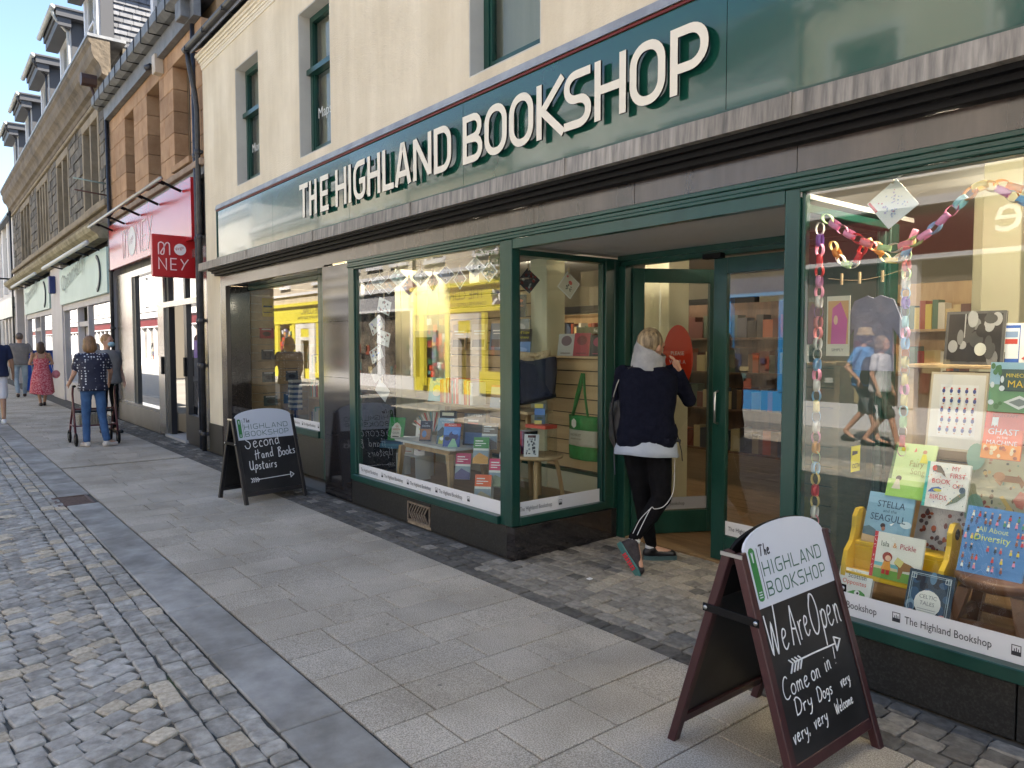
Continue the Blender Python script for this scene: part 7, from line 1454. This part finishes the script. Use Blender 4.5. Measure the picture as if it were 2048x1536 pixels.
def person(label, loc, rz, h, pose={}, lf=1.0, top=None, sleeve='short', bottom=None, legs='long', hair=(.10, .06, .035), hairlen=0, skm=None, shoe=(.05, .05, .06), fat=1.0, vox=.013, dress=None, wid=1.0, wrk=(.06, .012), hairmat=None, bald=False, tail=False):
    r = root('person', loc, label, 'person', local=True); r.rotation_euler.z = rz; k = h/1.70; r.scale = (k, k, k)
    J = dict(BASE); J.update(pose); sk = skm or skin; f = fat
    V_ = lambda n: Vector(J[n])
    b = MB()
    # legs
    for s in 'LR':
        limb(b, J['hip'+s], J['knee'+s], .078*f, .052); limb(b, J['knee'+s], J['ank'+s], .054, .036)
        limb(b, V_('ank'+s)+Vector((0, 0, -.01)), V_('toe'+s)+Vector((0, 0, .012)), .036, .026)
        limb(b, J['sh'+s], J['el'+s], .047, .038); limb(b, J['el'+s], J['wr'+s], .038, .025)
        # hand: palm and five fingers
        w_, ha = V_('wr'+s), V_('ha'+s); d = (ha-w_).normalized(); sd = d.cross(Vector((0, 1, 0) if abs(d.y) < .8 else (0, 0, 1))).normalized(); fw = sd.cross(d).normalized()
        limb(b, w_, w_+d*.055, .026, .030, ex=.7)
        for q, (off, ln) in enumerate(((-.028, .062), (-.010, .074), (.009, .070), (.026, .055))):
            p0 = w_+d*.06+fw*off; p1 = p0+d*ln*.55+sd*.004; p2 = p1+d*ln*.35+sd*(.02); limb(b, p0, p1, .0095, .0085, 8); limb(b, p1, p2, .0085, .007, 8)
        p0 = w_+d*.02+fw*(-.03); limb(b, p0, p0+d*.035-fw*.02, .011, .0095, 8); limb(b, p0+d*.035-fw*.02, p0+d*.062-fw*.022, .0095, .008, 8)
    pel, ch = V_('pel'), V_('chest')
    ell(b, pel, (.165*f, .115*f, .12)); ell(b, (pel+ch)/2, (.14*f, .105*f, .17)); ell(b, ch, (.165*f*wid, .11*f, .17)); limb(b, V_('shL')*.75+V_('shR')*.25, V_('shR')*.75+V_('shL')*.25, .062, .062)
    limb(b, V_('neck')+Vector((0, 0, -.06)), V_('head')+Vector((0, -.01, -.03)), .058, .052); hd = V_('head')
    hr = Matrix.Rotation(J.get('headz', 0), 3, 'Z') @ Matrix.Rotation(J.get('headx', 0), 3, 'X')
    H_ = lambda v: hd+hr @ Vector(v)
    ell(b, H_((0, 0, .01)), (.078, .098, .112), hr); ell(b, H_((0, .03, -.055)), (.055, .065, .055), hr)      # skull, jaw
    limb(b, H_((0, .088, .0)), H_((0, .108, -.028)), .010, .014, 8); limb(b, H_((-.02, .092, -.062)), H_((.02, .092, -.062)), .009, .009, 8)   # nose, lips
    limb(b, H_((-.045, .085, .025)), H_((.045, .085, .025)), .012, .012, 8)
    for s in (-1, 1): ell(b, H_((s*.080, -.005, -.008)), (.011, .020, .032), hr, 8, 6)
    melt(b, 'body', sk, r, vox*.72, 3)
    for s in (-1, 1):
        m = MB(); ell(m, H_((s*.032, .088, .008)), (.013, .010, .008), hr, 10, 6); part('eye', m, mat('eye_dark', (.05, .04, .035), rough=.2), r)
    # hair
    if not bald:
        m = MB(); ell(m, H_((0, -.018, .032)), (.090, .102, .105), hr)
        if hairlen: ell(m, H_((0, -.045, -.03-hairlen/2)), (.100, .075, .07+hairlen), hr); 
        if hairlen:
            for s in (-1, 1): ell(m, H_((s*.062, -.01, -.03-hairlen/2)), (.036, .06, .05+hairlen*.8), hr)
        hm_ = hairmat or mat('hair%.2f%.2f' % (hair[0], hairlen), hair, tuple(min(1, q*2.2) for q in hair), 40, .5, bump=.003, bscale=60, stretch=(1, 1, .12))
        melt(m, 'hair', hm_, r, vox*.8, 3)
    # clothes
    if top is not None:
        m = MB(); loftbody(m, f, wid, pel, ch); limb(m, V_('shL')*.8+V_('shR')*.2+Vector((0, 0, -.008)), V_('shR')*.8+V_('shL')*.2+Vector((0, 0, -.008)), .068, .068)
        for s in 'LR':
            e = V_('el'+s) if sleeve == 'long' else V_('sh'+s).lerp(V_('el'+s), .62)
            limb(m, V_('sh'+s), e, .064, .056 if sleeve == 'long' else .060)
            if sleeve == 'long': limb(m, e, V_('el'+s).lerp(V_('wr'+s), .90), .056, .040)
        melt(m, 'shirt', top, r, vox, 4, wrk)
    if bottom is not None:
        m = MB(); g = .012; ell(m, pel, (.162*f+g, .115*f+g, .115))
        for s in 'LR':
            if legs == 'long': limb(m, J['hip'+s], J['knee'+s], .086*f, .066); limb(m, J['knee'+s], V_('ank'+s)+Vector((0, 0, .03)), .066, .056)
            elif legs == 'tight': limb(m, J['hip'+s], J['knee'+s], .092*f*lf, .066*lf); limb(m, J['knee'+s], V_('knee'+s).lerp(V_('ank'+s), .4), .064*lf, .062*lf); limb(m, V_('knee'+s).lerp(V_('ank'+s), .4), V_('ank'+s)+Vector((0, 0, .02)), .062*lf, .042)
            else: limb(m, J['hip'+s], V_('hip'+s).lerp(V_('knee'+s), .92), .092*f, .080)
        melt(m, 'trousers', bottom, r, vox, 3, wrk)
    if dress is not None:
        m = MB(); n = 28; prof = [(1.27, .155, .115), (1.2, .165, .12), (1.08, .150, .115), (.98, .165, .125), (.85, .20, .15), (.7, .225, .17), (.55, .235, .185), (.40, .245, .195), (.33, .25, .20)]
        vs = []; fs = []
        for z, rx, ry in prof:
            for i in range(n): t = 2*PI*i/n; fo = 1+(.07*math.sin(7*t+z*2) if z < .9 else 0)*(1.2-z); vs.append((rx*f*fo*math.cos(t), ry*f*fo*math.sin(t), z+(.03*math.sin(2*t+1) if z < .45 else 0)))
        for j in range(len(prof)-1):
            for i in range(n): i2 = (i+1) % n; fs.append((j*n+i, (j+1)*n+i, (j+1)*n+i2, j*n+i2))
        m.add(vs, fs, True)
        for s in (-1, 1): m.tube([(s*.085, -.115, 1.26), (s*.10, -.07, 1.40), (s*.10, .03, 1.42), (s*.09, .11, 1.26)], .008, 6)
        part('dress', m, dress, r)
    sh_ = C(*shoe) if isinstance(shoe, tuple) else shoe
    for s in 'LR':
        a, t = V_('ank'+s), V_('toe'+s); m = MB(); d = (t-a); d.z = 0
        if J.get('up'+s): continue
        d.normalize(); hl = Vector((a.x, a.y, .045))-d*.02
        limb(m, hl, Vector((t.x, t.y, .035)), .046, .036); ell(m, Vector((a.x, a.y, .07)), (.044, .05, .04)); 
        m.v = [(x, y, max(z, .004)) for x, y, z in m.v]; melt(m, 'shoe', sh_, r, .012, 2)
    return r, J, H_
navy = mat('navy_knit', (.004, .005, .013), (.008, .009, .020), 30, .95, spec=.15, bump=.002)
legg = mat('black_lycra', (.004, .004, .005), (.007, .007, .009), 20, .85, spec=.12, bump=.001)
# woman at the door
wp = dict(hipR=(.075, 0, .88), kneeR=(.10, -.05, .50), ankR=(-.085, -.20, .215), toeR=(-.045, -.275, .05), hipL=(-.085, 0, .88), kneeL=(-.035, .06, .48), ankL=(.035, .13, .085), toeL=(.185, .15, .03), upR=True,
    pel=(-.01, 0, .93), chest=(.0, .0, 1.22), shL=(-.18, .0, 1.385), shR=(.175, .03, 1.39), elL=(-.22, .13, 1.15), wrL=(-.12, .26, 1.14), haL=(-.06, .3, 1.16), elR=(.295, .10, 1.19), wrR=(.215, .00, 1.405), haR=(.178, -.02, 1.50), neck=(.0, .0, 1.45), head=(.02, .035, 1.575), headz=-.75, headx=-.12)
dbl = mat('dark_blonde', (.085, .058, .032), (.40, .30, .18), 34, .45, bump=.005, bscale=60, stretch=(1, 1, .1), lo=.4, hi=.6)
wr_, J, H_ = person('woman in a navy jumper and black leggings leaning in the shop doorway', (-3.435, .68, 0), math.radians(41), 1.655, wp, top=navy, sleeve='long', bottom=legg, legs='tight', hair=(.16, .11, .06), hairmat=dbl, vox=.010, fat=1.12, wid=1.0, lf=1.12, wrk=(.12, .010), shoe=(.10, .09, .11))
def ringloft(m, rows, n=30, wob=.0, ph=0):
    vs = []; fs = []
    for j, (cx_, cy_, cz, rx, ry, tx, ty) in enumerate(rows):
        for i in range(n): t = 2*PI*i/n; k = 1+wob*math.sin(5*t+2.3*j+ph)+wob*.6*math.sin(9*t-1.7*j); vs.append((cx_+rx*k*math.cos(t), cy_+ry*k*math.sin(t), cz+tx*math.cos(t)+ty*math.sin(t)+wob*.12*math.sin(4*t+j)))
    for j in range(len(rows)-1):
        for i in range(n): i2 = (i+1) % n; fs.append((j*n+i, j*n+i2, (j+1)*n+i2, (j+1)*n+i))
    m.add(vs, fs, True)
gm_ = mat('grey_jersey', (.27, .27, .28), (.35, .35, .355), 12, .85, bump=.003, bscale=30)
m = MB(); ringloft(m, [(.0, .0, 1.385, .105, .095, -.02, .0), (.0, .0, 1.41, .112, .10, -.022, 0), (.002, .005, 1.44, .103, .095, -.03, .005), (.004, .012, 1.47, .108, .102, -.035, .008), (.008, .02, 1.50, .100, .102, -.04, .010), (.012, .024, 1.535, .098, .105, -.048, .012), (.016, .028, 1.56, .094, .104, -.055, .014), (.016, .028, 1.565, .088, .098, -.055, .014)], wob=.06)
m.v = [(x*1.14, y*1.08, z) for x, y, z in m.v]; o = part('neck_gaiter', m, gm_, wr_); o.modifiers.new('s', 'SUBSURF').levels = 1
m = MB(); ringloft(m, [(-.005, .0, .935, .200, .150, 0, 0), (-.005, 0, .88, .214, .162, 0, -.004), (-.008, -.002, .83, .226, .172, -.006, -.012), (-.01, -.002, .795, .232, .176, -.010, -.014), (-.01, -.002, .792, .226, .170, -.010, -.014)], wob=.018); part('shirt_hem', m, mat('pale_blue_cotton', (.34, .38, .46), (.40, .44, .51), 10, .85), wr_)
m = MB(); ringloft(m, [(0, 0, 1.02, .200, .152, 0, 0), (0, 0, .98, .214, .160, 0, 0), (-.003, 0, .93, .218, .164, 0, -.006), (-.003, 0, .912, .210, .156, 0, -.006)], wob=.012); part('jumper_hem', m, navy, wr_)
pip = mat('white_piping', (.6, .6, .62), rough=.4)
m = MB(); m.tube(cr([(.192, -.03, .78), (.190, -.065, .65), (.178, -.10, .54), (.12, -.150, .46), (.055, -.168, .44), (.03, -.178, .45), (-.02, -.212, .36), (-.065, -.252, .27)], 6), .0028, 5); m.tube(cr([(.03, -.178, .45), (-.045, -.198, .37), (-.095, -.248, .28)], 6), .0025, 5); part('piping', m, pip, wr_)
# raised trainer: toe down, sole towards the street
m = MB(); a = Vector((-.095, -.215, .205)); t = Vector((-.045, -.275, .035)); hl = Vector((-.145, -.235, .185)); limb(m, hl, t, .040, .034); limb(m, a, (a+hl)/2, .042, .042); limb(m, a, t.lerp(a, .35), .040, .036); melt(m, 'shoe', mat('black_mesh', (.018, .014, .018), (.04, .03, .035), 60, .7), wr_, .008, 2)
d = (t-hl).normalized(); n_ = Vector((-.62, -.70, -.30)); n_ = (n_-d*n_.dot(d)).normalized(); s_ = d.cross(n_).normalized()
for nm, mt_, offs, hw, l0, l1, dd in (('sole', mat('teal_rubber', (.05, .17, .17), rough=.6), .030, .034, -.045, .235, .011), ('tread', mat('red_rubber', (.60, .05, .07), rough=.6), .042, .020, .035, .155, .006)):
    q = MB(); q.T = Matrix(((d.x, s_.x, n_.x, hl.x), (d.y, s_.y, n_.y, hl.y), (d.z, s_.z, n_.z, hl.z), (0, 0, 0, 1)))
    if nm == 'sole': P_ = [(l0, -.02), (l0+.02, -hw*.8), (l0+.1, -hw*.75), (l1-.07, -hw*1.1), (l1-.02, -hw*.7), (l1, 0), (l1-.02, hw*.7), (l1-.07, hw*1.1), (l0+.1, hw*.75), (l0+.02, hw*.8), (l0, .02)]; q.prism(P_, offs, offs+dd, .003)
    else:
        for k in range(7): q.prism([(l0+k*.019, -hw), (l0+k*.019+.013, -hw-.002), (l0+k*.019+.016, hw), (l0+k*.019+.003, hw+.002)], offs, offs+dd)
    part(nm, q, mt_, wr_)
m = MB(); m.prism([(-.02, .085), (.05, .07), (.15, .095), (.22, .12), (.225, .16), (.15, .185), (.05, .175), (-.015, .165)], .002, .03); part('sole', m, mat('dark_teal_rubber', (.05, .10, .11), rough=.6), wr_)
for z, mt_ in ((.11, pip),): m = MB(); ringloft(m, [(.03, .13, .085, .040, .042, 0, 0), (.03, .13, .125, .038, .040, 0, 0)]); part('sock', m, mt_, wr_)
m = MB(); m.tube([(-.075, -.19, .235), (-.10, -.21, .20)], [.042, .043], 12); part('sock', m, pip, wr_)
bp_ = root('backpack', (-3.6, .62, 0), 'black rucksack worn on the front of the woman in the doorway', 'rucksack', local=True); bp_.location = (-3.435, .68, 0); bp_.rotation_euler.z = math.radians(41)
bkm = mat('black_nylon', (.012, .012, .014), (.03, .03, .034), 15, .6, bump=.004)
m = MB(); ell(m, (-.17, .13, 1.02), (.11, .12, .24)); ell(m, (-.16, .15, .92), (.12, .11, .17)); melt(m, 'bag', bkm, bp_, .014, 3, (.06, .02))
m = MB(); m.tube(cr([(-.10, -.04, 1.40), (-.185, -.02, 1.33), (-.235, .0, 1.18), (-.245, .03, 1.02), (-.22, .06, .85)], 6), .018, 6, sq=.3); part('strap', m, bkm, bp_)
m = MB(); m.tube(cr([(-.135, -.03, 1.388), (-.20, -.035, 1.30), (-.238, -.02, 1.18)], 6), .004, 5); part('strap_piping', m, mat('pale_metal', (.38, .37, .34), rough=.4, metal=.6), bp_)
m = MB(); m.tube(cr([(.18, .02, 1.02), (.205, .0, .92), (.225, -.01, .86)], 5), .014, 6, sq=.3); m.tube([(.19, -.03, .885), (.225, -.02, .88)], .012, 6); m.tube([(.215, -.02, .88), (.235, -.015, .80), (.24, -.01, .74)], .010, 6, sq=.4); part('strap', m, bkm, bp_)
m = MB(); m.tube(cr([(-.225, .03, .84), (-.232, .04, .76), (-.225, .05, .62)], 4), .014, 6, sq=.3); part('strap', m, mat('grey_strap', (.10, .10, .12), rough=.7), bp_)
gs = MB(); gs.tube([(.085, .03, 1.575), (.10, .10, 1.565), (.085, .15, 1.56)], .006, 6); part('glasses', gs, black, wr_)
# woman pushing the walker
dots = mat('spotted_navy', (.010, .012, .035)); n_t = dots.node_tree; b_ = n_t.nodes['Principled BSDF']; vo = n_t.nodes.new('ShaderNodeTexVoronoi'); vo.inputs['Scale'].default_value = 24; vo.inputs['Randomness'].default_value = .35; tc = n_t.nodes.new('ShaderNodeTexCoord'); rp = n_t.nodes.new('ShaderNodeValToRGB'); rp.color_ramp.elements[0].position = .26; rp.color_ramp.elements[1].position = .32; rp.color_ramp.elements[0].color = (.6, .6, .62, 1); rp.color_ramp.elements[1].color = (.010, .012, .035, 1); n_t.links.new(tc.outputs['Object'], vo.inputs['Vector']); n_t.links.new(vo.outputs['Distance'], rp.inputs[0]); n_t.links.new(rp.outputs[0], b_.inputs['Base Color'])
denim = mat('denim', (.028, .075, .18), (.05, .12, .26), 8, .85, bump=.004, bscale=30); ldenim = mat('light_denim', (.20, .27, .34), (.28, .35, .42), 8, .85, bump=.004)
person('woman in a navy spotted top and blue jeans pushing a wheeled walker', (-12.75, -1.22, 0), PI/2+.05, 1.69, dict(ankL=(-.10, .02, .08), toeL=(-.14, .12, .03), kneeL=(-.09, .06, .48), ankR=(.14, -.12, .10), toeR=(.28, -.06, .03), kneeR=(.11, -.02, .48), elL=(-.24, .05, 1.12), wrL=(-.27, .26, .96), haL=(-.27, .33, .94), elR=(.27, .08, 1.15), wrR=(.30, .30, .96), haR=(.30, .37, .93), head=(-.02, .05, 1.57), headx=-.2), top=dots, bottom=denim, hair=(.13, .07, .03), hairlen=.035, shoe=(.80, .76, .72), fat=1.08, vox=.014)
# walker
wk = root('wheeled_walker', (-13.2, -1.15, 0), 'dark red four wheeled walking frame pushed by the woman in the spotted top', 'walking frame'); mr = mat('maroon_tube', (.10, .012, .02), rough=.3, spec=.7)
for y in (-1.44, -.86):
    part('frame', MB().tube([(-12.98, y, .92), (-13.06, y, .90), (-13.12, y, .80), (-13.05, y, .50), (-12.92, y, .12)], .016, 8).tube([(-13.1, y, .62), (-13.35, y, .36), (-13.50, y, .12)], .016, 8).tube([(-13.02, y, .30), (-13.42, y, .30)], .012, 6), mr, wk)
    part('grip', MB().tube([(-12.90, y, .925), (-13.04, y, .915)], .02, 8), black, wk)
    for x in (-12.92, -13.52):
        w_ = MB(); n = 20; w_.tube([(x+.088*math.cos(2*PI*k/n), y, .105+.088*math.sin(2*PI*k/n)) for k in range(n+1)], .017, 8, caps=False); wo = part('wheel', w_, black, wk); part('hub', MB().tube([(x, y-.014, .105), (x, y+.014, .105)], .045, 12), dgrey, wo)
part('seat', MB().box(-13.42, -13.12, -1.42, -.88, .50, .525, .008), black, wk); part('crossbar', MB().tube([(-13.05, -1.44, .30), (-13.05, -.86, .30)], .012, 6).tube([(-13.1, -1.44, .56), (-13.1, -.86, .56)], .014, 6), mr, wk)
m = MB()
for k in range(7): m.box(-13.38, -13.14, -1.36, -.96, .30+.025*k, .306+.025*k)
for k in range(11): m.box(-13.385, -13.375, -1.36+.04*k, -1.352+.04*k, .3, .46); m.box(-13.145, -13.135, -1.36+.04*k, -1.352+.04*k, .3, .46)
part('basket', m, mat('cream_wire', (.5, .44, .34), rough=.5), wk)
# masked man facing her
mr_, J, H_ = person('man in a grey polo shirt and blue face mask beside the walker', (-14.5, -.70, 0), -PI/2+.35, 1.73, dict(headz=.3), top=mat('grey_polo', (.22, .21, .20), (.27, .26, .25), 8, .9), bottom=legg, hair=(.22, .12, .05), shoe=(.04, .04, .045), fat=1.15, vox=.014)
m = MB(); ell(m, H_((0, .078, -.048)), (.062, .052, .046)); melt(m, 'face_mask', mat('mask_blue', (.32, .50, .58), rough=.8), mr_, .010, 2)
# woman in the red dress
redd = mat('red_print', (.40, .02, .05), (.62, .26, .28), 34, .85, detail=3, lo=.42, hi=.6)
rr_, J, H_ = person('woman in a long red patterned sundress walking away along the pavement', (-22.2, -.82, 0), PI/2, 1.62, dict(ankL=(-.05, -.10, .10), toeL=(-.06, .06, .03), ankR=(.05, .05, .08), toeR=(.07, .2, .03), elL=(-.26, .02, 1.13), wrL=(-.20, .20, 1.10), haL=(-.15, .27, 1.12), elR=(.26, .02, 1.13), wrR=(.20, .20, 1.12), haR=(.14, .26, 1.14)), hair=(.035, .018, .012), hairlen=.075, skm=skin2, shoe=(.16, .10, .08), fat=1.12, vox=.016, dress=redd)
hb = root('handbag', (-22.2, -.50, .8), 'small pink shoulder bag at the hip of the woman in the red dress', 'handbag'); m = MB(); ell(m, (-22.25, -.50, .80), (.05, .10, .11)); melt(m, 'bag', mat('pink_leather', (.55, .18, .2), rough=.6), None, .016, 2).parent = hb
for c in hb.children: c.location = Vector((22.2, .50, -.8))
part('strap', MB().tube([(-22.25, -.56, .88), (-22.25, -.62, 1.15), (-22.22, -.66, 1.34)], .006, 5), pip, hb)
# man in the grey tee
person('man in a grey tee shirt and pale jeans walking far off near the bin', (-26.4, -.88, 0), PI/2-.05, 1.90, dict(ankL=(-.08, -.14, .12), toeL=(-.09, .02, .03), ankR=(.08, .12, .08), toeR=(.10, .26, .03), elR=(.27, -.04, 1.14), wrR=(.26, .16, 1.08), haR=(.24, .24, 1.10)), top=mat('grey_tee', (.14, .13, .13), (.18, .17, .17), 8, .9), bottom=ldenim, hair=(.06, .045, .04), shoe=(.18, .12, .10), fat=1.12, vox=.018)
# man in navy polo at the edge of the picture
person('man in a navy polo shirt and white shorts at the very edge of the road', (-17.6, -2.10, 0), PI/2, 1.84, dict(ankR=(.09, -.16, .14), toeR=(.10, -.02, .04), kneeR=(.10, -.02, .48), ankL=(-.09, .12, .08), toeL=(-.1, .28, .03), elR=(.25, -.02, 1.12), wrR=(.27, .06, .88), haR=(.27, .10, .78)), top=mat('navy_polo', (.010, .016, .05), (.014, .022, .065), 8, .85), bottom=mat('white_shorts', (.66, .65, .68), (.72, .71, .74), 6, .85), legs='short', hair=(.3, .25, .2), skm=skin2, shoe=(.85, .85, .85), fat=1.08, vox=.016)
# walkers over the road, mirrored in the glass
mh, J, H_ = person('man in a sky blue shirt, shorts and tan bucket hat walking over the road', (-5.55, -8.15, 0), -PI/2, 1.78, dict(ankL=(-.09, .28, .09), toeL=(-.10, .44, .05), kneeL=(-.10, .18, .48), ankR=(.09, -.3, .16), toeR=(.1, -.18, .05), kneeR=(.10, -.04, .48), elL=(-.26, -.12, 1.13), wrL=(-.24, .06, .95)), top=mat('sky_shirt', (.10, .28, .58), (.13, .33, .65), 6, .85), bottom=mat('grey_shorts', (.10, .12, .13), rough=.9), legs='short', bald=True, vox=.016)
m = MB(); m.v = []; m.lathe([(.155, -.012), (.11, .025), (.10, .05), (.088, .105), (.02, .115)], H_((0, -.01, .03)), 18); part('bucket_hat', m, mat('tan_canvas', (.42, .30, .16), rough=.9), mh)
ww, J, H_ = person('woman in a white checked shirt with a dark rucksack walking over the road', (-5.15, -7.85, 0), -PI/2, 1.66, dict(ankL=(-.09, .32, .10), toeL=(-.10, .46, .08), kneeL=(-.10, .22, .50), ankR=(.09, -.26, .12), toeR=(.1, -.12, .04)), top=mat('white_check', (.55, .54, .55), (.64, .63, .64), 20, .85), bottom=mat('olive_shorts', (.09, .09, .07), rough=.9), legs='short', hair=(.16, .11, .07), hairlen=.02, vox=.016)
m = MB(); ell(m, (0, -.19, 1.18), (.14, .09, .22)); ell(m, (0, -.22, 1.08), (.13, .08, .12)); rk = melt(m, 'rucksack', bkm, ww, .02, 2)
person('man in a slate shirt walking past the blue shop over the road', (-7.15, -8.3, 0), PI/2+.2, 1.76, dict(ankL=(-.08, .2, .09), toeL=(-.09, .34, .04), ankR=(.08, -.2, .12), toeR=(.09, -.06, .04)), top=mat('slate_shirt', (.10, .12, .18), rough=.9), bottom=mat('grey_shorts', (.10, .12, .13), rough=.9), legs='short', bald=True, vox=.018)
